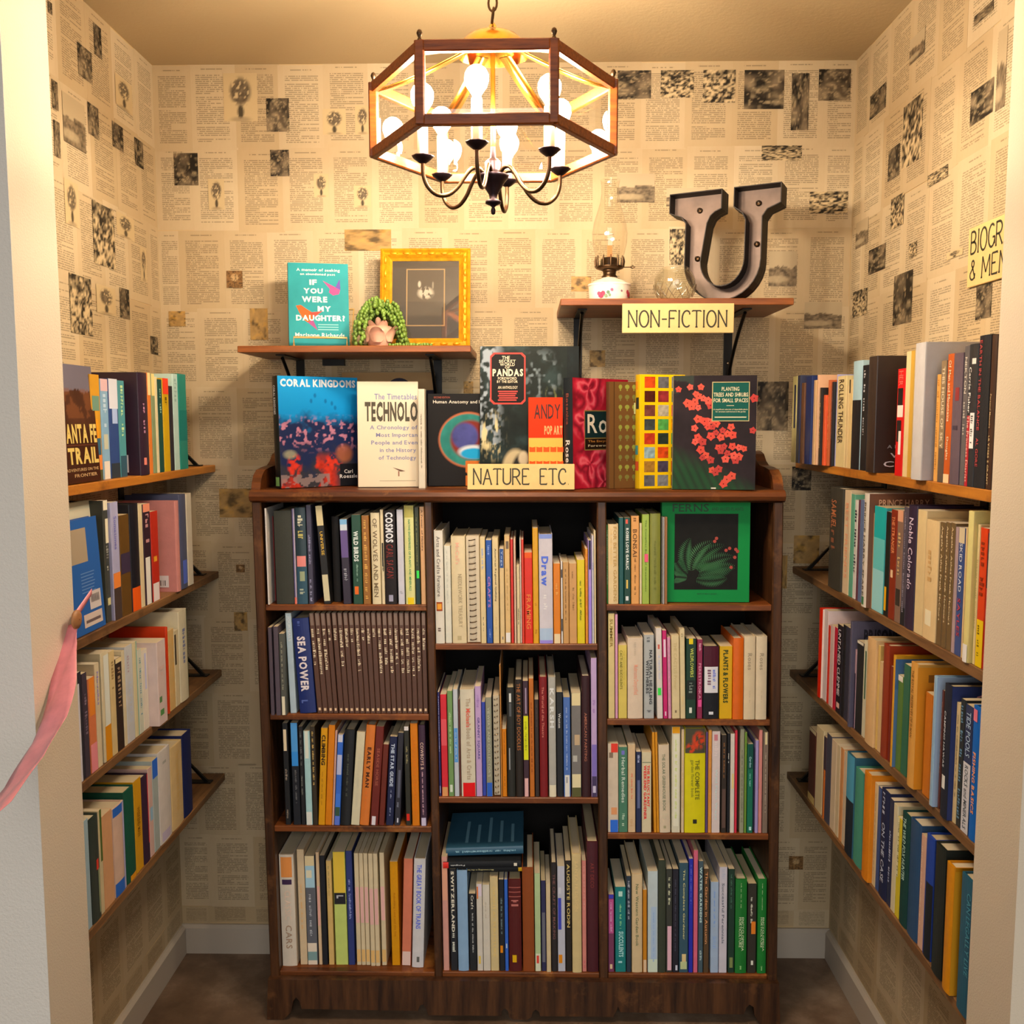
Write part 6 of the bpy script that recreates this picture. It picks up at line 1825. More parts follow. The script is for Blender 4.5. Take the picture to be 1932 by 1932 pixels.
def f_panda(p, q, w, h):
    def fn(U, V):
        n = fbm(U, V, 7, 9, 13)
        m = fbm(U, V, 20, 24, 31, 2)
        s = fbm(U, V, 30, 14, 57, 3)
        C = L3('1a2422') * (.4 + n[..., None] * 1.1)
        C = blend(C, np.clip((n - .5) * 5, 0, 1) * .5, L3('33484a'))
        C = blend(C, np.clip((m - .5) * 9, 0, 1) * np.clip((.25 - U) * 8, 0, 1) * (V > .3) * .9, L3('9aa8b4'))
        C = blend(C, np.clip((s - .5) * 9, 0, 1) * np.clip((.3 - U) * 8, 0, 1) * disc(U, V, .12, .36, .22, .2, .6) * .95, L3('d0c494'))
        C = blend(C, np.clip((m - .54) * 9, 0, 1) * disc(U, V, .62, .78, .24, .22, .6) * .8, L3('7c8c94'))
        C = blend(C, np.clip((s - .54) * 9, 0, 1) * disc(U, V, .72, .6, .2, .12, .6) * .7, L3('848c50'))
        C = blend(C, disc(U, V, .36, .12, .15, .16, .2) * .9, L3('c8b890'))
        C = blend(C, disc(U, V, .42, .08, .12, .17, .2), L3('2a2a28'))
        C = blend(C, disc(U, V, .44, .2, .06, .06, .3) * .9, L3('d0c0a0'))
        C = blend(C, (U > .88) * .7, L3('10181c'))
        return C
    p.grid(0, w, 0, h, 52, 68, fn, .0004)
    # title plate with a double red rim and clipped corners

    def plate(a0, a1, b0, b1, c, off):
        k = w * .035
        p.poly([(a0 + k, b0), (a1 - k, b0), (a1, b0 + k), (a1, b1 - k), (a1 - k, b1), (a0 + k, b1), (a0, b1 - k), (a0, b0 + k)], lin(c), off)
    plate(w * .10, w * .46, h * .585, h * .955, 'c0443c', .0007)
    plate(w * .115, w * .445, h * .597, h * .943, '141210', .0010)
    T = lin('ddd2b4')
    for s, a0, a1, b0, b1 in (('THE', .22, .3, .905, .93), ('SECRET', .19, .36, .882, .903), ('WORLD', .2, .35, .858, .88), ('OF', .25, .3, .84, .856),
                              ('PANDAS', .125, .435, .785, .838), ('FOREWORD', .18, .37, .76, .78), ('BY THE EDITOR', .17, .38, .738, .756), ('AN ANTHOLOGY', .18, .38, .695, .716)):
        q.text(s, w * a0, w * a1, h * b0, h * b1, T, .0014)
    for i in range(5):
        q.rect2(w * (.18 + .01 * (i % 2)), w * (.38 - .012 * (i % 3)), h * (.672 - .0155 * i), h * (.682 - .0155 * i), lin('b83830'), .0014)


face_book(-.0525, -.208, LEDGE, .247, .352, .014, 0, 7, 'tall dark bamboo forest panda book facing out at the centre of the bookcase top', f_panda, '12181a')


def f_andy(p, q, w, h):
    p.rect(0, w, 0, h, lin('d8340c'), .0003)
    p.rect(0, w, 0, h * .555, lin('ecb050'), .0005)
    for r in range(4):
        for c_ in range(5):
            a0 = w * (.02 + .205 * c_)
            b0 = h * (.40 - .155 * r)
            if b0 < 0:
                continue
            p.poly([(a0, b0), (a0 + w * .18, b0), (a0 + w * .18, b0 + h * .058), (a0 + w * .09, b0 + h * .05), (a0, b0 + h * .058)], lin('d8561c'), .0007)
    q.text('ANDY', w * .16, w * .93, h * .765, h * .925, lin('3a1406'), .0009)
    q.text('POP ART', w * .46, w * .99, h * .59, h * .69, lin('f0a468'), .0009)


face_book(.069, -.262, LEDGE, .083, .222, .010, 1, 5, 'orange pop art book with rows of orange blocks, facing out', f_andy, 'b8300c')


def f_rose(p, q, w, h):
    def fn(U, V):
        n = fbm(U, V, 4, 5, 23)
        C = L3('b81c34') * (.6 + .5 * n[..., None])
        for (cu, cv, ru) in ((.28, .9, .5), (.85, .72, .42), (.2, .62, .4), (.3, .22, .5), (.85, .25, .45), (.55, .05, .4), (.6, .45, .4)):
            du, dv = (U - cu), (V - cv) * 1.3
            rr = np.sqrt(du * du + dv * dv)
            sw = .5 + .5 * np.sin(rr * 30 + 2.2 * np.sin(np.arctan2(dv, du) * 3 + cu * 9) + 9 * n)
            inside = np.clip((ru * .62 - rr) * 12, 0, 1)
            C = blend(C, inside, L3('d02c48') * (.35 + .85 * sw[..., None]))
            C = blend(C, inside * np.clip((sw - .8) * 5, 0, 1) * .6, L3('e87c88'))
        C = blend(C, np.clip((.4 - n) * 8, 0, 1) * .6, L3('540c1c'))
        return C
    p.grid(0, w, 0, h, 40, 56, fn, .0004)
    p.rect(w * .20, w * .98, h * .345, h * .71, lin('8a7440'), .0006)
    p.rect(w * .21, w * .98, h * .46, h * .70, lin('142e30'), .0008)
    p.rect(w * .21, w * .98, h * .355, h * .45, lin('24140c'), .0008)
    q.text('Roses', w * .25, w * 1.02, h * .50, h * .675, lin('e8e0cc'), .0012)
    q.text('The Encyclopedia of', w * .26, w * .93, h * .412, h * .438, lin('c8883c'), .0012)
    q.text('Foreword by', w * .26, w * .78, h * .37, h * .398, lin('e0d0a8'), .0012)


face_book(.1765, -.284, LEDGE, .205, .268, .030, 44, 1, 'book of red rose blooms standing at an angle behind the sign', f_rose, '142026',
          prints=[('t', 'Botanica', .14, .42, '8a4838', .35, .65), ('t', 'Roses', .56, .8, 'e0d8c8', .25, .75)])


def f_brown(p, q, w, h):
    p.rect(0, w, 0, h, lin('6a4a26'), .0003)
    p.rect(w * .09, w * .105, 0, h, lin('3c2814'), .0005)
    for r in range(10):
        for c_ in range(6):
            a = w * (.23 + .145 * c_)
            b = h * (.965 - .094 * r)
            g = lin('8a9440') if r % 2 == 0 else lin('74763a')
            e = w * (.05 if c_ % 2 else .04)
            pts = [(a + e * math.cos(t), b - h * .012 + h * .022 * math.sin(t)) for t in [2 * math.pi * i / 8 for i in range(8)]]
            p.poly(pts, g, .0006)
            p.rect2(a - w * .012, a + w * .012, b - h * .05, b - h * .03, g, .0006)
    p.rect(w * .52, w * .72, h * .70, h * .805, lin('c0c890'), .0010)
    p.rect2(w * .58, w * .6, h * .73, h * .77, lin('5a6040'), .0012)
    p.rect2(w * .64, w * .66, h * .73, h * .77, lin('5a6040'), .0012)


face_book(.2655, -.262, LEDGE, .128, .259, .018, 22, 1, 'brown book patterned with rows of pale green trees, facing out', f_brown, '5a3c20')


def f_yellow(p, q, w, h):
    p.rect(0, w, 0, h, lin('e8c008'), .0003)
    cols = 'c84818 5c5c60 787c80 481c10 8a2c30 74846c 6c3c34 b0a894 c85860 3c4444 4c9848 d88818 b83820 28342c 2c9060 8ca8b0 c84818 50583c 98702c 443c50'.split()
    k = 0
    for r in range(8):
        for c_ in range(3):
            a0, b0 = w * (.10 + .30 * c_), h * (.895 - .123 * r)
            h_ = cols[k % len(cols)]
            k += 1

            def fn(U, V, h_=h_, k=k):
                n = fbm(U, V, 4, 4, 60 + k)
                return L3(h_) * (.35 + 1.3 * n[..., None])
            p.grid(a0, a0 + w * .235, b0 - h * .012, b0 + h * .085, 7, 7, fn, .0006)


face_book(.338, -.268, LEDGE, .118, .276, .028, 16, 1, 'yellow book with a grid of small plant photographs, facing out', f_yellow, 'd8b008',
          prints=[('b', .06, .13, 'd88020', .15, .7), ('b', .2, .3, '2c2c28', .3, .9), ('b', .62, .7, '3c8484', .1, .8), ('b', .76, .84, 'b84828', .1, .9)])


def f_plant(p, q, w, h):
    def fn(U, V):
        n = fbm(U, V, 6, 8, 51)
        C = L3('241c20') * (.5 + n[..., None])
        ang = np.abs(np.sin((U * 1.2 + V * .8) * 26))
        C = blend(C, np.clip((.42 - V - .35 * U) * 6, 0, 1) * (.35 + .5 * ang), L3('1f4c2c'))
        C = blend(C, ((V > .84) & (U < .25)) * (n > .4) * .5, L3('34443c'))
        return C
    p.grid(0, w, 0, h, 40, 56, fn, .0004)
    rg = random.Random(3)
    spots = [(.2, .9), (.27, .84), (.33, .9), (.3, .82), (.36, .8), (.26, .77), (.06, .88), (.17, .76), (.22, .73), (.3, .72), (.42, .78), (.45, .74),
             (.3, .62), (.38, .6), (.44, .6), (.42, .55), (.48, .55), (.52, .58), (.26, .54), (.3, .46), (.36, .42), (.27, .42), (.46, .47), (.52, .5),
             (.6, .52), (.66, .49), (.72, .48), (.58, .46), (.7, .55), (.34, .35), (.4, .3), (.46, .26), (.36, .28), (.55, .37), (.62, .38), (.58, .34),
             (.72, .38), (.8, .37), (.86, .36), (.66, .32), (.74, .3), (.8, .29), (.64, .27), (.76, .26), (.52, .15), (.56, .18), (.48, .17), (.66, .09), (.72, .12), (.62, .05), (.97, .8), (.96, .52)]
    for (a, b) in spots:
        c = lin(rg.choice(('c8483c', 'd4574a', 'b03c38', 'cc5040')))
        ro = rg.uniform(0, 1)
        s = w * rg.uniform(.042, .06)
        pts = []
        for i in range(10):
            t = ro + math.pi * i / 5
            rr = s * (1 if i % 2 == 0 else .72)
            pts.append((a * w + rr * math.cos(t), b * h + rr * math.sin(t)))
        p.poly(pts, c, .0006 + rg.uniform(0, .0002))
        p.rect2(a * w - s * .12, a * w + s * .12, b * h - s * .12, b * h + s * .12, lin('5c1410'), .00095)
    p.rect(w * .465, w * .915, h * .60, h * .945, lin('b8a878'), .0010)
    p.rect(w * .475, w * .905, h * .607, h * .938, lin('0f5048'), .0012)
    T = lin('d8d0ac')
    q.text('PLANTING', w * .58, w * .79, h * .865, h * .9, T, .0016)
    q.text('TREES AND SHRUBS', w * .485, w * .895, h * .815, h * .85, T, .0016)
    q.text('FOR SMALL SPACES', w * .485, w * .895, h * .765, h * .80, T, .0016)
    q.rect2(w * .64, w * .73, h * .735, h * .739, T, .0016)
    q.text('A magnificent selection of dependable plants', w * .485, w * .895, h * .695, h * .71, T, .0016)
    q.text('for structure and interest in the garden', w * .51, w * .87, h * .675, h * .69, T, .0016)
    q.rect2(w * .5, w * .88, h * .632, h * .64, T, .0016)
    q.rect2(w * .47, w * .53, h * .005, h * .018, lin('c8c8b8'), .0016)


face_book(.416, -.278, LEDGE, .195, .272, .016, -7, 2, 'dark planting book with red flowers and a green title plate, facing out', f_plant, '8a8468')


def f_fern(p, q, w, h):
    p.rect(0, w, 0, h, lin('128a44'), .0003)

    def fn(U, V):
        n = fbm(U, V, 8, 10, 91)
        C = L3('1a1a18') * (.7 + .6 * n[..., None])
        C = blend(C, disc(U, V, .55, .3, .25, .07, .5) * .6, L3('3a7a48'))
        return C
    p.grid(w * .145, w * .865, h * .125, h * .885, 40, 48, fn, .0006)
    rf = random.Random(8)
    for (bx, by, an0, ln, cv_) in ((.3, .3, 112, .42, -.9), (.34, .3, 92, .46, -1.2), (.36, .32, 72, .48, -1.1), (.4, .3, 50, .46, -.9), (.42, .27, 30, .44, -.6),
                                   (.3, .27, 140, .3, -.6), (.4, .25, 8, .42, .3), (.38, .23, -12, .36, .5), (.3, .24, 168, .2, .3)):
        x_, y_, an = bx, by, R(an0)
        g_ = rf.choice(('2f5a3c', '3c6c48', '4a7c54', '35643f'))
        for i in range(20):
            t = i / 20
            x_ += ln / 20 * math.cos(an)
            y_ += ln / 20 * math.sin(an) * .82
            an += cv_ / 20
            if not (.17 < x_ < .84 and .15 < y_ < .86):
                break
            L_ = .085 * math.sin(math.pi * min(1, .15 + t * .85)) + .008
            for s_ in (1, -1):
                dx, dy = math.cos(an + s_ * 1.15) * L_, math.sin(an + s_ * 1.15) * L_ * .82
                ex, ey = min(.86, max(.15, x_ + dx)), min(.88, max(.13, y_ + dy))
                px_, py_ = -dy * .09, dx * .09
                p.poly([(w * x_, h * y_), (w * (x_ + dx * .5 + px_), h * (y_ + dy * .5 + py_)), (w * ex, h * ey), (w * (x_ + dx * .5 - px_), h * (y_ + dy * .5 - py_))], lin(g_), .00085)
    q.text('FERNS', w * .12, w * .53, h * .905, h * .985, lin('0c4424'), .0009)
    q.text('AND ALLIED PLANTS', w * .56, w * .92, h * .915, h * .95, lin('0f5a30'), .0009)
    for (a, b) in ((.62, .64), (.6, .61), (.73, .52), (.77, .54), (.84, .53), (.86, .51), (.83, .45), (.79, .35)):
        q.poly([(w * a + w * .02 * math.cos(t), h * b + w * .02 * math.sin(t)) for t in [2 * math.pi * i / 7 for i in range(7)]], lin('a84438'), .0012)
    q.text('BETTY MAY JONES', w * .41, w * .63, h * .072, h * .09, lin('0c5a30'), .0009)


face_book(.3955, -.262, BOOKS['CR1'][0], .2155, .246, .026, 0, 2, 'green fern book facing out on the right bay top shelf', f_fern, '0f7a3a')


def f_santa(p, q, w, h):
    def fn(U, V):
        n = fbm(U, V, 5, 7, 71)
        C = L3('4a2c1c') * (.5 + n[..., None] * 1.0)
        C = blend(C, (V > .84 - .12 * n) * .9, L3('6a6878'))
        C = blend(C, ((V > .55) & (V < .8)) * .5 * (n > .5), L3('7c4c2c'))
        C = blend(C, (V < .45) * .8, L3('3a1c10'))
        return C
    p.grid(0, w, 0, h, 24, 36, fn, .0004)
    Y = lin('d8c06c')
    q.text('SANTA FE', w * .08, w * .98, h * .335, h * .5, Y, .0009)
    q.text('TRAIL', w * .18, w * .98, h * .16, h * .30, Y, .0009)
    q.rect2(w * .05, w * .95, h * .315, h * .325, lin('5a2c14'), .0009)
    q.text('ADVENTURES ON THE', w * .1, w * .95, h * .10, h * .125, lin('c8a878'), .0009)
    q.text('FRONTIER', w * .3, w * .9, h * .05, h * .078, lin('c8a878'), .0009)


face_book(-.792, -.838, BOOKS['SL1'][0], .157, .226, .016, 0, 3, 'brown frontier trail book facing out on the topmost left wall shelf', f_santa, '3a2014', base_rot=0)


def f_blue(p, q, w, h):
    p.rect(0, w, 0, h, lin('2c62b4'), .0003)
    p.rect(w * .1, w * .66, h * .62, h * .92, lin('a89c88'), .0005)
    for i in range(7):
        q.rect2(w * .42, w * (.8 - .02 * (i % 3)), h * (.52 - .028 * i), h * (.528 - .028 * i), lin('6c94d0'), .0007)
    p.rect(w * .60, w * .92, h * .19, h * .35, lin('d0ccd0'), .0008)
    for i in range(8):
        q.rect2(w * (.64 + .03 * i), w * (.655 + .03 * i), h * .25, h * .32, lin('4c4850'), .0011)
    p.rect(w * .40, w * .92, h * .05, h * .165, lin('d0c4c0'), .0008)
    q.rect2(w * .45, w * .86, h * .085, h * .11, lin('6a5c60'), .0011)


face_book(-.7885, -.845, BOOKS['SL2'][0], .150, .222, .016, 0, 3, 'bright blue back cover with price stickers on the second left wall shelf', f_blue, '2458a8', base_rot=0)


def f_pale(p, q, w, h):
    p.rect(0, w, 0, h, lin('c8ccb8'), .0003)
    p.rect(w * .02, w * .97, h * .86, h * .94, lin('d4d0b8'), .0005)
    for i in range(8):
        q.rect2(w * .72, w * .93, h * (.8 - .05 * i), h * (.81 - .05 * i), lin('989c90'), .0007)
    p.rect(w * .74, w * .93, h * .12, h * .3, lin('a8aca0'), .0008)


face_book(-.808, -.868, BOOKS['SL2'][0], .203, .252, .014, 0, 3, 'pale sage book standing face out behind the bright blue back cover', f_pale, 'c0c4b0', base_rot=0)

# the flat pile lying over the bottom middle row
zt = BOOKS['CM3'][0]


def flat_book(x0, x1, y, z, th, dep, tilt, col, label, prints, seed):
    w = x1 - x0
    # spine faces the room, lying on its side: thickness goes up
    root = book(((x0), y, z), (0, R(90) + R(tilt), 0), th, w, dep, 'h', col, label, prints, 'books lying flat on the bottom middle row', 'book', None, seed, 1.5)
    return root


# spine print runs along local z, which lies toward +x here
flat_book(-.123, .066, -.272, zt + .262, .0145, .2, -1.2, '15181a', 'black book lying flat, lowest of the pile on the bottom middle row',
          [('t', 'Microneedling in the Inner Eye', .45, .9, 'c0b478', .3, .7), ('k', .0, .12, 'e8b418', .1, .9)], 811)
flat_book(-.146, .05, -.284, zt + .280, .018, .2, -1.2, '16191c', 'black book lying flat with a red end patch, middle of the pile',
          [('t', 'Penguin', .72, .9, 'c8c8c0', .35, .65), ('b', .93, 1, 'c82820'), ('b', .05, .09, 'd8d0b8', .25, .75)], 812)
flat_book(-.140, .056, -.262, zt + .304, .021, .215, -2.2, '2c5468', 'teal blue cloth book lying flat on top of the pile',
          [('s', .1, .9, '8ab0b8', .35, .65)] + [('Bb', .12, .62 + .1 * (i % 3), .12 + .15 * i, .16 + .15 * i, '5c8494') for i in range(5)], 813)


# ------------------------------------------------------------------ hand-lettered signs
def smooth(P, k=4):
    P = [Vector(p) for p in P]
    o = []
    for i in range(len(P) - 1):
        a, b, c_, d = P[max(0, i - 1)], P[i], P[i + 1], P[min(len(P) - 1, i + 2)]
        for j in range(k):
            t = j / k
            o.append(.5 * ((2 * b) + (c_ - a) * t + (2 * a - 5 * b + 4 * c_ - d) * t * t + (3 * b - a - 3 * c_ + d) * t ** 3))
    return o + [P[-1]]


def arc(cx, cy, rx, ry, a0, a1, n=9):
    return [(cx + rx * math.cos(R(a0 + (a1 - a0) * i / n)), cy + ry * math.sin(R(a0 + (a1 - a0) * i / n))) for i in range(n + 1)]


def T(x, y, s=.055):
    return [(x - s, y), (x + s, y)]


LET = {
    'N': (.5, [[(0, 0), (0, 1)], [(0, 1), (.48, 0)], [(.48, 0), (.48, 1)], T(0, 0), T(0, 1, .05), T(.48, 1)]),
    'A': (.52, [[(0, 0), (.26, 1)], [(.26, 1), (.52, 0)], [(.1, .36), (.42, .36)], T(0, 0), T(.52, 0)]),
    'T': (.5, [[(0, 1), (.5, 1)], [(.25, 1), (.25, 0)], T(.25, 0, .07), [(0, 1), (0, .93)], [(.5, 1), (.5, .93)]]),
    'U': (.48, [[(0, 1), (0, .25)] + arc(.24, .25, .24, .25, 180, 360) + [(.48, 1)], T(0, 1), T(.48, 1)]),
    'R': (.5, [[(0, 0), (0, 1)], [(0, 1), (.2, 1)] + arc(.2, .74, .24, .26, 90, -90) + [(0, .48)], [(.2, .48), (.48, 0)], T(0, 0), T(.48, 0, .05), T(0, 1, .05)]),
    'E': (.42, [[(0, 0), (0, 1)], [(0, 1), (.4, 1), (.4, .92)], [(0, .52), (.28, .52)], [(0, 0), (.42, 0), (.42, .08)]]),
    'C': (.46, [arc(.27, .5, .27, .5, 50, 310, 14), [(.44, .88), (.44, .76)]]),
    '.': (.06, [[(0, 0), (.03, 0)]]),
    'O': (.54, [arc(.27, .5, .27, .5, 0, 360, 18)]),
    'F': (.4, [[(0, 0), (0, 1)], [(0, 1), (.4, 1), (.4, .92)], [(0, .53), (.27, .53)], T(0, 0), [(.27, .58), (.27, .48)]]),
    'I': (.08, [[(.04, 0), (.04, 1)], T(.04, 0), T(.04, 1)]),
    '-': (.3, [[(0, .48), (.3, .48)]]),
    'B': (.46, [[(0, 0), (0, 1)], [(0, 1), (.18, 1)] + arc(.18, .76, .22, .24, 90, -90) + [(0, .52)], [(.18, .52)] + arc(.2, .26, .26, .26, 90, -90) + [(0, 0)]]),
    'G': (.5, [arc(.27, .5, .27, .5, 50, 340, 14), [(.34, .42), (.54, .42)], [(.52, .42), (.52, .1)]]),
    'P': (.46, [[(0, 0), (0, 1)], [(0, 1), (.18, 1)] + arc(.18, .73, .26, .27, 90, -90) + [(0, .46)], T(0, 0)]),
    'H': (.5, [[(0, 0), (0, 1)], [(.5, 0), (.5, 1)], [(0, .5), (.5, .5)], T(0, 0), T(.5, 0), T(0, 1), T(.5, 1)]),
    'Y': (.5, [[(0, 1), (.25, .5)], [(.5, 1), (.25, .5)], [(.25, .5), (.25, 0)], T(.25, 0), T(0, 1), T(.5, 1)]),
    'M': (.62, [[(0, 0), (.04, 1)], [(.04, 1), (.31, .2)], [(.31, .2), (.58, 1)], [(.58, 1), (.62, 0)], T(0, 0), T(.62, 0)]),
    '&': (.56, [[(.5, .3)] + arc(.26, .24, .24, .24, 10, -200, 10) + [(.36, .68)] + arc(.27, .8, .12, .16, -20, 260, 9) + [(.5, .02)]]),
    ' ': (.3, []),
}


def sign_text(mb, s, x0, x1, z0, z1, place, th=.05, sp=.14):
    L = sum(LET[c][0] + sp for c in s) - sp
    kx, kz = (x1 - x0) / L, z1 - z0
    x = 0
    for c in s:
        wd, strokes = LET[c]
        for st in strokes:
            pts = [Vector((x0 + (x + a) * kx, z0 + b * kz)) for a, b in st]
            hw = th * kz / 2
            V, n = [], len(pts)
            for i, p in enumerate(pts):
                a, b = pts[max(0, i - 1)], pts[min(n - 1, i + 1)]
                d = (b - a).normalized()
                nn = Vector((-d.y, d.x)) * hw * (1.0 if i not in (0, n - 1) else .85)
                V += [place(*(p + nn)), place(*(p - nn))]
            mb.add(V, [(2 * i, 2 * i + 1, 2 * i + 3, 2 * i + 2) for i in range(n - 1)])
        x += wd + sp


M_LETTER = plain('dark_green_lettering', '2c2c1c', .6)


def sign(name, label, loc, rot, w, h, lines, t=.004, th=.105):
    s = empty(name, loc, rot)
    tag(s, label, 'sign')
    MB().bbox(0, w, -t, 0, 0, h, .0012).build('sign_board', M_SIGN, s)
    for (txt, a0, a1, b0, b1) in lines:
        mb = MB()
        sign_text(mb, txt, a0, a1, b0, b1, lambda a, b: (a, -t - .0003, b), th)
        mb.build('lettering', M_LETTER, s)
    return s


sign('shelf_sign', 'cream NATURE ETC. sign leaning on the front of the bookcase top', (-.0785, -.297, LEDGE + .0008), (R(-8), 0, 0), .2575, .062,
     [('NATURE', .015, .148, .013, .050), ('ETC.', .175, .244, .013, .050)])
sign('shelf_sign', 'cream NON-FICTION sign fixed to the front edge of a wall shelf', (.290, -.2865, 1.7185), (0, 0, R(.3)), .264, .069,
     [('NON-FICTION', .015, .247, .014, .052)])
sign('section_sign', 'cream BIOGRAPHY sign on the right wall, partly behind the wall edge', (HW - .0025, -.696, 1.766), (0, 0, R(-90)), .265, .112,
     [('BIOGRAPHY', .012, .25, .062, .103), ('&', .012, .035, .013, .050), ('MEMOIR', .06, .235, .012, .050)], .004, .11)

# ------------------------------------------------------------------ things on the left wall shelf
def f_teal(p, q, w, h):
    def fn(U, V):
        n = fbm(U, V, 4, 5, 19)
        C = L3('2c949c') * (.85 + .3 * n[..., None])
        return C
    p.grid(0, w, 0, h, 40, 52, fn, .0004)
    S = lambda P: [(w * x, h * y) for x, y in P]
    p.poly(S([(.57, .79), (.68, .75), (.79, .71), (.86, .68), (.84, .63), (.74, .612), (.67, .65), (.69, .69)]), lin('c0508c'), .0006)
    p.poly(S([(.78, .71), (.855, .815), (.865, .68)]), lin('6850a8'), .0007)
    p.poly(S([(.12, .48), (.2, .49), (.3, .44), (.42, .385), (.40, .30), (.33, .27), (.25, .31), (.18, .39)]), lin('e4602a'), .0006)
    p.poly(S([(.34, .40), (.56, .42), (.41, .34)]), lin('d84c40'), .0007)
    p.poly(S([(.40, .31), (.475, .185), (.31, .28)]), lin('9a5088'), .0007)
    T_ = lin('e2ece4')
    q.text('A memoir of seeking', w * .14, w * .86, h * .89, h * .935, T_, .0009)
    q.text('an abandoned past', w * .2, w * .78, h * .845, h * .88, T_, .0009)
    q.text('IF', w * .35, w * .47, h * .735, h * .80, T_, .0009)
    q.text('YOU', w * .25, w * .57, h * .63, h * .695, T_, .0009)
    q.text('WERE', w * .22, w * .64, h * .525, h * .595, T_, .0009)
    q.text('MY', w * .48, w * .70, h * .415, h * .48, T_, .0009)
    q.text('DAUGHTER?', w * .12, w * .93, h * .30, h * .37, T_, .0011)
    for i in range(3):
        q.rect2(w * .48, w * .82, h * (.25 - .03 * i), h * (.262 - .03 * i), lin('7cc0c4'), .0009)
    q.text('Marianne Richards', w * .1, w * .92, h * .10, h * .155, T_, .0009)


face_book(-.535, -.158, ZA + .006, .150, .212, .022, 12, 8, 'teal memoir with two birds standing on a brass wire easel', f_teal, '2c8a92', seed=520)
# brass wire easel
es = empty('book_easel', (-.46, -.15, ZA))
tag(es, 'brass wire easel holding up the teal book', 'easel')
wr = .0028


def wire(pts, name='wire'):
    o = MB().tube(pts, wr, 6).build(name, M_WIRE, es)
    o.location = (.46, .15, -ZA)


yy = -.176
wire([(-.518, -.115, ZA + .0035), (-.518, yy - .004, ZA + .0035), (-.517, yy - .008, ZA + .006), (-.517, yy - .008, ZA + .028), (-.389, yy + .018, ZA + .028), (-.389, yy + .018, ZA + .006), (-.39, yy + .02, ZA + .0035), (-.39, -.1, ZA + .0035)], 'front_wire')
wire([(-.518, -.115, ZA + .0035), (-.515, -.085, ZA + .11), (-.388, -.06, ZA + .11), (-.39, -.1, ZA + .0035)], 'back_wire')
wire([(-.45, -.08, ZA + .1), (-.45, -.03, ZA + .0035)], 'rear_leg')

# gilt frame leaning on the wall
fr = empty('picture_frame', (-.313, -.105, ZA + .0005), (R(-9), 0, 0))
tag(fr, 'carved gilt picture frame with a small dark print leaning on the wall', 'picture frame')
FW, FH, FT_ = .232, .262, .02
bw = .030


def frame_side(ax, a0, a1, p, flip):
    """one mitred length of stepped moulding"""
    prof = [(0, 0), (0, .016), (.006, .02), (.011, .015), (.017, .017), (.024, .010), (.030, .006), (.030, 0)]
    V = []
    for end, s in ((a0, 1), (a1, -1)):
        for (d, hh) in prof:
            a = end + s * d
            if ax == 'x':
                V.append((a, -hh, p + (d if not flip else -d)))
            else:
                V.append((p + (d if not flip else -d), -hh, a))
    n = len(prof)
    return MB().add(V, [tuple(range(n)), tuple(range(2 * n - 1, n - 1, -1))] + [(i, (i + 1) % n, n + (i + 1) % n, n + i) for i in range(n)])


for a in (('x', 0, FW, 0, False), ('x', 0, FW, FH, True), ('z', 0, FH, 0, False), ('z', 0, FH, FW, True)):
    frame_side(*a).build('frame_moulding', M_GOLD, fr)
orn = MB()
for i in range(7):
    t = .03 + (FH - .06) * i / 6
    for x in (.0135, FW - .0135):
        orn.ball((x, -.016, t), .0085, 7, 5, (.5, .5, 1.25))
for i in range(6):
    t = .035 + (FW - .07) * i / 5
    for z in (.0135, FH - .0135):
        orn.ball((t, -.016, z), .0085, 7, 5, (1.25, .5, .5))
orn.build('carved_beads', M_GOLD, fr)
pp = Print((0, -.004, 0), (1, 0, 0), (0, 0, 1), (0, -1, 0))
pp.rect(bw - .002, FW - bw + .002, bw - .002, FH - bw + .002, lin('3c3630'), .0)
pp.rect(.066, .166, .062, .212, lin('a08458'), .0004)
pp.build('mat_board', fr)
pr = Print((0, -.004, 0), (1, 0, 0), (0, 0, 1), (0, -1, 0))


def f_etch(U, V):
    n = fbm(U, V, 9, 10, 44)
    C = np.ones(U.shape + (3,)) * L3('4a4238')
    C = blend(C, disc(U, V, .5, .58, .26, .13, .4) * (n > .4), L3('b8b0a0'))
    C = blend(C, disc(U, V, .33, .74, .05, .07, .4) * .9, L3('c8c0b0'))
    C = blend(C, disc(U, V, .7, .72, .03, .08, .4) * .6, L3('a8a090'))
    return C


pr.grid(.069, .163, .065, .209, 26, 34, f_etch, .0008)
pr.build('print', fr, M_PICT)
MB().box(bw - .004, FW - bw + .004, -.0066, -.0062, bw - .004, FH - bw + .004).build('glass_pane', M_PANE, fr)
MB().box(.004, FW - .004, -.003, -.0005, .004, FH - .004).build('backing', M_BACK, fr)

# string-of-pearls in a rose shaped pot
pl = empty('potted_succulent', (-.302, -.19, ZA))
tag(pl, 'trailing green bead succulent in a pink rose shaped pot', 'plant')
pot = MB()
pot.lathe([(.001, .0005), (.022, .0005), (.027, .004), (.034, .022), (.036, .04), (.033, .052), (.029, .050), (.03, .04), (.001, .038)], 20)
pot.build('pot', M_ROSE, pl)


def petal(ang, r, z, wdt, hgt, curl):
    V, F = [], []
    nu, nv = 6, 5
    for j in range(nv + 1):
        t = j / nv
        for i in range(nu + 1):
            s = -1 + 2 * i / nu
            w_ = wdt * math.sin(math.pi * (.2 + .62 * t)) * s
            a = ang + w_ / max(r, .006) * .55
            rad = r + .004 * t + curl * t ** 3 - .003 * s * s
            V.append((rad * math.cos(a), rad * math.sin(a), z + hgt * t * (1 - .18 * s * s)))
    for j in range(nv):
        for i in range(nu):
            q = j * (nu + 1) + i
            F.append((q, q + 1, q + nu + 2, q + nu + 1))
    return V, F


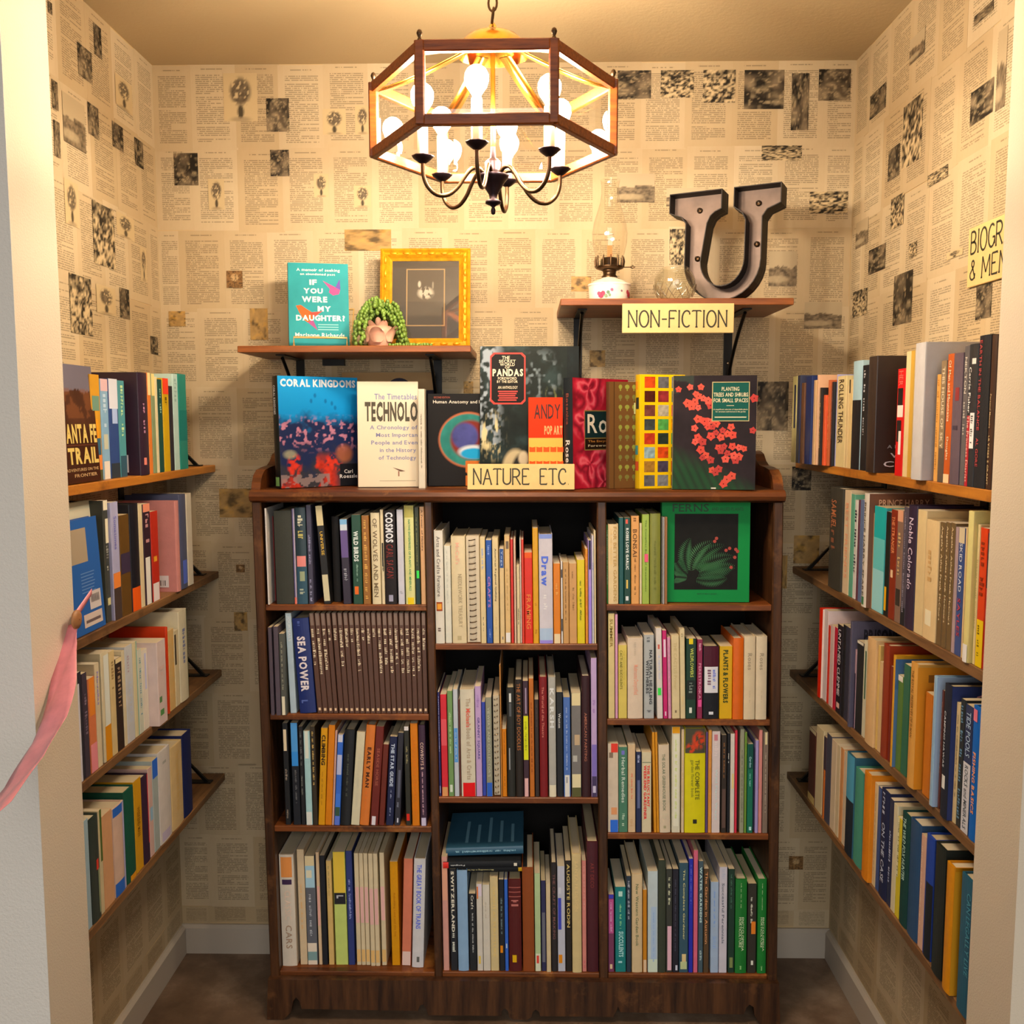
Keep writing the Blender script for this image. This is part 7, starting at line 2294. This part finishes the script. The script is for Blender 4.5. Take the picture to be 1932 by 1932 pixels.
for k, (an, r_, z_, w_, h_, cu) in enumerate(((-90, .038, .012, .034, .036, .014), (-30, .037, .014, .032, .038, .012), (-150, .037, .014, .032, .038, .012), (30, .033, .018, .03, .03, .002),
                                               (90, .033, .018, .03, .03, .002), (150, .033, .018, .03, .03, .002), (-60, .026, .03, .024, .036, .007), (-120, .026, .03, .024, .036, .007),
                                               (0, .022, .030, .022, .026, .001), (180, .022, .030, .022, .026, .001), (-90, .013, .042, .016, .032, .004), (40, .012, .044, .016, .03, .003))):
    v_, f_ = petal(R(an), r_, z_, w_, h_, cu)
    MB().add(v_, f_, None, True).build('petal', M_ROSE, pl)
bd = MB()
rg = random.Random(12)
for k in range(84):
    # hanging strands that start over the crown and fall around the pot
    a = rg.uniform(0, 2 * math.pi)
    top = .094 + rg.uniform(-.012, .02)
    rr = rg.uniform(.008, .026)
    front = math.sin(a) < -.72
    n = rg.randint(3, 5) if front else rg.randint(8, 12)
    for i in range(n):
        t = i / 11
        rad = rr + .05 * t ** .6 + rg.uniform(-.003, .003)
        z = top - .095 * t ** 1.5 + .008 * math.sin(a * 3)
        if z < .006:
            continue
        bd.ball((rad * math.cos(a + .15 * t), rad * math.sin(a + .15 * t) * .8 + .006, z), rg.uniform(.0042, .0058), 6, 4, (1, 1, 1.15))
for i in range(16):
    t = i / 15
    bd.ball((.03 + .1 * t, -.03 + .012 * math.sin(i * 1.3), .0055), .0048, 6, 4)
bl = bd.build('bead_leaves', M_PEARL, pl)
bl['kind'] = 'stuff'

# ------------------------------------------------------------------ things on the right wall shelf
la = empty('oil_lamp', (.2695, -.165, ZB))
tag(la, 'oil lamp with a flowered white porcelain font and clear glass chimney', 'oil lamp')
MB().lathe([(.001, .0005), (.046, .0005), (.049, .004), (.051, .02), (.0525, .042), (.053, .0465), (.051, .048), (.05, .0485), (.04, .056), (.022, .062), (.018, .066), (.001, .066)], 32).build('porcelain_font', M_PORC, la)
MB().lathe([(.0535, .044), (.0542, .0465), (.0535, .049), (.052, .0465), (.0535, .044)], 32).build('rim_band', M_PORC, la)
fp = MB()
rg = random.Random(4)
for an, zz, s, c_ in ((-118, .018, .0075, 'b03458'), (-112, .022, .006, 'a82c50'), (-124, .022, .005, 'c04c68'), (-104, .016, .0045, '6a8868'), (-98, .024, .0045, '58785c'), (-88, .03, .004, 'b06080'),
                      (-94, .018, .0035, '6a8868'), (-30, .02, .008, 'a82840'), (-36, .026, .006, 'b03c50'), (-24, .014, .005, '58785c'), (-60, .028, .003, '8a6878')):
    a = R(an)
    r_ = .0521
    pts = []
    for i in range(7):
        t = 2 * math.pi * i / 7
        a2 = a + s * math.cos(t) / r_
        pts.append(((r_ + .0003) * math.cos(a2), (r_ + .0003) * math.sin(a2), zz + s * math.sin(t)))
    fp.add(pts, [tuple(range(7))], lin(c_))
fp.build('painted_flowers', M_INK, la)
MB().lathe([(.019, .062), (.02, .068), (.016, .072), (.0165, .080), (.02, .084), (.001, .084)], 20).build('burner_collar', M_OLDBRASS, la)
g = MB()
g.lathe([(.016, .082), (.034, .088), (.036, .092), (.03, .094), (.024, .095), (.022, .108), (.017, .114), (.001, .116)], 24)
for i in range(12):
    a = 2 * math.pi * i / 12
    g.tube([(.034 * math.cos(a), .034 * math.sin(a), .09), (.036 * math.cos(a), .036 * math.sin(a), .105), (.0345 * math.cos(a), .0345 * math.sin(a), .117)], [.0026, .0026, .0014], 5)
g.build('burner_gallery', M_OLDBRASS, la)
MB().tube([(.018, -.004, .090), (.05, -.012, .0895), (.056, -.013, .0925), (.062, -.014, .0895), (.056, -.013, .0865), (.05, -.012, .0895)], .0014, 5).build('wick_key', M_OLDBRASS, la)
MB().box(-.006, .006, -.0015, .0015, .112, .145).build('wick', M_WICK, la)
MB().lathe([(.027, .094), (.03, .104), (.037, .125), (.0425, .15), (.0435, .172), (.040, .196), (.032, .222), (.0245, .246), (.0215, .268), (.0215, .288), (.0235, .299), (.0242, .302)], 36).build('glass_chimney', M_CHIM, la)

bo = empty('rose_bowl', (.426, -.205, ZB))
tag(bo, 'round cut glass bowl standing before the metal letter', 'bowl')


def facet(an, r, z):
    if z < .052:
        return 1 - .035 * abs(math.sin(an * 6 + z * 130)) - .03 * abs(math.sin(an * 6 - z * 130))
    return 1 - .02 * abs(math.sin(an * 4))


MB().lathe([(.001, .001), (.026, .001), (.035, .006), (.045, .018), (.051, .034), (.052, .044), (.050, .056), (.044, .068), (.036, .079), (.033, .083)], 72, rf=facet).build('cut_wall', M_CUT, bo)
MB().lathe([(.031, .083), (.029, .076), (.041, .066), (.047, .054), (.0485, .044), (.0475, .034), (.041, .019), (.032, .009), (.001, .006)], 40).build('inner_wall', M_CUT, bo)
ln_ = MB()
for k in range(14):
    a0 = 2 * math.pi * k / 14
    for s in (1, -1):
        ln_.tube([((.0525 - .00) * f * math.cos(a0 + s * t), .0525 * f * math.sin(a0 + s * t), z) for f, t, z in ((.80, 0, .012), (.95, .2, .026), (1.0, .4, .042))], .0009, 4)
ln_.build('cut_lines', M_CUTLINE, bo)

# metal marquee letter U
ul = empty('marquee_letter', (.563, -.158, ZB), (R(-3), 0, R(-27)))
ul.scale = (.95, 1, .95)
tag(ul, 'tall grey metal marquee letter U with small bulbs', 'letter')


def u_outline():
    o = []
    # outer shape, serif at each top; x from -.145 to .145, z from 0 to .285
    o += [(-.145, .285), (-.145, .235), (-.128, .228), (-.112, .222), (-.1, .205), (-.1, .10)]
    o += arc(0, .10, .1, .10, 180, 360, 16)[1:]
    o += [(.1, .205), (.112, .222), (.128, .228), (.145, .235), (.145, .285), (.025, .285), (.025, .235), (.035, .228), (.048, .218), (.056, .2), (.056, .105)]
    o += arc(.0, .105, .056, .066, 0, -180, 14)[1:]
    o += [(-.042, .2), (-.034, .218), (-.022, .228), (-.005, .235), (-.005, .285)]
    return o


UO = [(x if not (-.056 <= x <= -.04 and z > .1) else x, z) for x, z in u_outline()]


def offset_poly(P, d):
    n = len(P)
    res = []
    for i in range(n):
        a, b, c_ = Vector(P[i - 1]), Vector(P[i]), Vector(P[(i + 1) % n])
        e1, e2 = (b - a), (c_ - b)
        if e1.length < 1e-7 or e2.length < 1e-7:
            res.append(tuple(b))
            continue
        e1.normalize()
        e2.normalize()
        n1, n2 = Vector((-e1.y, e1.x)), Vector((-e2.y, e2.x))
        k = n1 + n2
        k = k / max(.35, k.dot(k) / 2)
        res.append(tuple(b + k * d))
    return res


UO = UO[:1] + UO[1:]
UI = offset_poly(UO, .0022)
n = len(UO)
D = .058
mb = MB()
mb.prism(UO, 1, -.018, -.020)
mb.build('letter_face', M_TIN, ul)
mb = MB()
V = [(x, 0, z) for x, z in UO] + [(x, -D, z) for x, z in UO] + [(x, -D, z) for x, z in UI] + [(x, -.02, z) for x, z in UI]
F = []
for a, b in ((0, n), (n, 2 * n), (2 * n, 3 * n)):
    F += [(a + i, a + (i + 1) % n, b + (i + 1) % n, b + i) for i in range(n)]
mb.add(V, F)
mb.add([(x, 0, z) for x, z in UO], [tuple(range(n))])
mb.build('letter_rim', M_TINSHADE, ul)
for (x, z) in ((-.074, .245), (.080, .248), (-.076, .12), (.079, .145)):
    b = MB().lathe([(.0075, -.0), (.0075, .003), (.001, .003)], 10)
    o = b.build('socket', M_OLDBRASS, ul)
    o.location = (x, -.02, z)
    o.rotation_euler = (R(90), 0, 0)
    k = MB().ball((x, -.0285, z), .0062, 10, 7).build('small_bulb', M_CHIM, ul)

# ------------------------------------------------------------------ the hanging lantern
LX, LY = .003, -.80
LZ = 2.338         # height of the hanger the lantern is scaled about
CAN = .1146
ZLO, ZHI = 2.05, 2.195
LS = .243
la = empty('lantern', (LX, LY, LZ), (0, 0, R(-1)))
la.scale = (.89, .89, .89)
tag(la, 'six sided wood and glass lantern with glowing bulbs hanging from the ceiling', 'lantern')
zc = -CEIL


def hexp(i, r=LS):
    a = math.pi / 3 * i
    return Vector((r * math.cos(a), r * math.sin(a)))


def barmesh(p, q, wd, ht):
    """square rail from p to q"""
    p, q = Vector(p), Vector(q)
    d = (q - p).normalized()
    up = Vector((0, 0, 1)) if abs(d.z) < .9 else Vector((1, 0, 0))
    s = d.cross(up).normalized()
    u = s.cross(d)
    V = []
    c = wd * .15
    for e in (p, q):
        for (a, b) in ((-wd / 2 + c, -ht / 2), (wd / 2 - c, -ht / 2), (wd / 2, -ht / 2 + c), (wd / 2, ht / 2 - c), (wd / 2 - c, ht / 2), (-wd / 2 + c, ht / 2), (-wd / 2, ht / 2 - c), (-wd / 2, -ht / 2 + c)):
            V.append(e + s * a + u * b)
    return MB().add(V, [tuple(range(7, -1, -1)), tuple(range(8, 16))] + [(i, (i + 1) % 8, 8 + (i + 1) % 8, 8 + i) for i in range(8)])


for i in range(6):
    a, b = hexp(i), hexp(i + 1)
    for z in (ZLO + .008, ZHI - .008):
        barmesh((a.x, a.y, z + zc), (b.x, b.y, z + zc), .014, .021).build('wooden_rail', M_RAIL, la)
    barmesh((a.x, a.y, ZLO + zc), (a.x, a.y, ZHI + zc), .019, .019).build('wooden_post', M_RAIL, la)
    MB().lathe([(.001, .022), (.004, .020), (.0058, .015), (.004, .010), (.0025, .007), (.005, .003), (.0055, 0)], 10, (a.x, a.y, ZHI + zc)).build('finial', M_OLDBRASS, la)
    # bevelled pane
    d = (b - a).normalized()
    nrm = Vector((d.y, -d.x))
    e0, e1 = a + d * .007, b - d * .007
    f0, f1 = a + d * .022, b - d * .022
    z0, z1 = ZLO + .013 + zc, ZHI - .014 + zc
    o_ = nrm * .0009
    V = [(e0.x, e0.y, z0), (e1.x, e1.y, z0), (e1.x, e1.y, z1), (e0.x, e0.y, z1),
         (f0.x + o_.x, f0.y + o_.y, z0 + .014), (f1.x + o_.x, f1.y + o_.y, z0 + .014), (f1.x + o_.x, f1.y + o_.y, z1 - .014), (f0.x + o_.x, f0.y + o_.y, z1 - .014)]
    MB().add(V, [(4, 5, 6, 7), (0, 1, 5, 4), (1, 2, 6, 5), (2, 3, 7, 6), (3, 0, 4, 7)]).build('glass_pane', M_PANE, la)
    # brass strap from the top corner up to the crown
    P = []
    for k in range(7):
        t = k / 6
        r_ = LS * (1 - t) + .05 * t
        P.append(((r_ - .004) * math.cos(math.pi / 3 * i), (r_ - .004) * math.sin(math.pi / 3 * i), ZHI - .016 + .080 * t ** 1.25 + zc))
    side = Vector((-math.sin(math.pi / 3 * i), math.cos(math.pi / 3 * i), 0)) * .0135
    V = []
    for q in P:
        q = Vector(q)
        V += [q + side, q - side, q - side + Vector((0, 0, -.0015)), q + side + Vector((0, 0, -.0015))]
    F = []
    for k in range(6):
        b_ = 4 * k
        F += [(b_ + j, b_ + (j + 1) % 4, b_ + 4 + (j + 1) % 4, b_ + 4 + j) for j in range(4)]
    MB().add(V, F, None, True).build('brass_strap', M_BRASS, la)
    # arm, drip cup, candle sleeve, bulb
    an = R(-99 + 60 * i)
    ca, sa = math.cos(an), math.sin(an)
    CZ = 2.028
    path = []
    for (r_, z_) in ((.016, 2.012), (.03, 2.022), (.045, 2.021), (.06, 2.004), (.075, 1.982), (.095, 1.966), (.118, 1.964), (.137, 1.978), (.146, 2.0), (.147, CZ)):
        path.append((r_ * ca, r_ * sa, z_ + zc))
    MB().tube(smooth(path), .0042, 8).build('arm', M_OLDBRASS, la)
    c = (.147 * ca, .147 * sa, CZ + zc)
    MB().lathe([(.002, -.006), (.008, -.004), (.016, .002), (.0215, .007), (.022, .009), (.014, .006), (.001, .005)], 18, c, rf=lambda a_, r_, z_: 1 + (.04 * math.cos(9 * a_) if r_ > .018 else 0)).build('drip_cup', M_BRONZE, la)
    MB().lathe([(.0105, .006), (.0105, .088), (.009, .09), (.001, .09)], 14, c).build('candle_sleeve', M_SLEEVE, la)
    MB().lathe([(.0075, .088), (.0085, .094), (.013, .101), (.0195, .110), (.0228, .121), (.0222, .132), (.0175, .141), (.0095, .147), (.001, .149)], 18, c).build('bulb', M_BULB, la)

MB().lathe([(.001, -.085), (.004, -.083), (.005, -.076), (.003, -.07), (.008, -.066), (.016, -.063), (.016, -.058), (.007, -.054), (.009, -.045), (.016, -.034), (.024, -.02), (.031, -.012), (.033, -.007), (.022, -.004), (.017, .004), (.018, .018), (.012, .024), (.006, .028), (.005, .05)], 24, (0, 0, 2.018 + zc)).build('hub', M_BRONZE, la)
MB().tube([(0, 0, 2.06 + zc), (0, 0, 2.262 + zc)], .005, 10).build('stem', M_BRASS, la)
MB().lathe([(.074, -.024), (.072, -.02), (.064, -.006), (.05, .008), (.03, .017), (.012, .021), (.008, .03), (.004, .036), (.001, .036)], 32, (0, 0, 2.273 + zc),
           rf=lambda a_, r_, z_: 1 + .035 * abs(math.cos(6 * a_)) * (1 if r_ > .02 else 0)).build('brass_crown', M_BRASS, la)
z = 2.308
k = 0
while z < 2.425 + CAN:
    P = []
    for j in range(14):
        t = 2 * math.pi * j / 14
        u_ = .0085 * math.cos(t)
        P.append((u_ if k % 2 else .002 * math.sin(t), .002 * math.sin(t) if k % 2 else u_, z + .014 + .0165 * math.sin(t) + zc))
    MB().tube(P, .0024, 6, True).build('chain_link', M_OLDBRASS, la)
    z += .0255
    k += 1
MB().lathe([(.001, -.022), (.02, -.02), (.05, -.012), (.06, -.003), (.06, -.0005)], 28, (0, 0, CAN)).build('ceiling_canopy', M_BRASS, la)

# ------------------------------------------------------------------ pink ribbon pinned to the opening
rb = empty('ribbon', (OPEN_L + .004, -1.148, 1.206))
tag(rb, 'pink satin ribbon hanging from a wooden button on the opening edge', 'ribbon')
keys = [((.002, 0, -.004), .010), ((.008, -.03, -.04), .020), ((.018, -.08, -.085), .026), ((.03, -.14, -.125), .029), ((.04, -.22, -.155), .031), ((.042, -.32, -.178), .032), ((.03, -.42, -.19), .033)]
V, F = [], []
nk = 30
for i in range(nk + 1):
    t = i / nk * (len(keys) - 1)
    j = min(int(t), len(keys) - 2)
    f = t - j
    p = Vector(keys[j][0]).lerp(Vector(keys[j + 1][0]), f)
    hw = keys[j][1] * (1 - f) + keys[j + 1][1] * f
    tw = .15 + .3 * math.sin(i * .3)
    acr = Vector((.75, .25 + .3 * math.sin(tw), .62)).normalized()
    for s in range(7):
        q = -1 + s / 3
        V.append(p + acr * hw * q + Vector((.004 * math.sin(q * 3 + i * .4), 0, 0)))
for i in range(nk):
    for s in range(6):
        q = i * 7 + s
        F.append((q, q + 1, q + 8, q + 7))
o = MB().add(V, F, None, True).build('satin_strip', M_SATIN, rb)
md = o.modifiers.new('thickness', 'SOLIDIFY')
md.thickness = .0006
V = []
for i in range(8):
    t = i / 7
    V += [(.004 + .006 * t, .002 + .05 * t, .006 + .03 * t + .006), (.004 + .006 * t, .002 + .05 * t, .006 + .03 * t - .008 * (1 - .6 * t))]
o = MB().add(V, [(2 * i, 2 * i + 1, 2 * i + 3, 2 * i + 2) for i in range(7)], None, True).build('ribbon_tail', M_SATIN, rb)
md = o.modifiers.new('thickness', 'SOLIDIFY')
md.thickness = .0006
bt = MB().lathe([(.001, .005), (.008, .0045), (.0145, .002), (.015, -.001), (.001, -.002)], 18)
o = bt.build('wooden_button', M_BUTTON, rb)
o.rotation_euler = (0, R(90), 0)
o.location = (.010, -.004, .004)
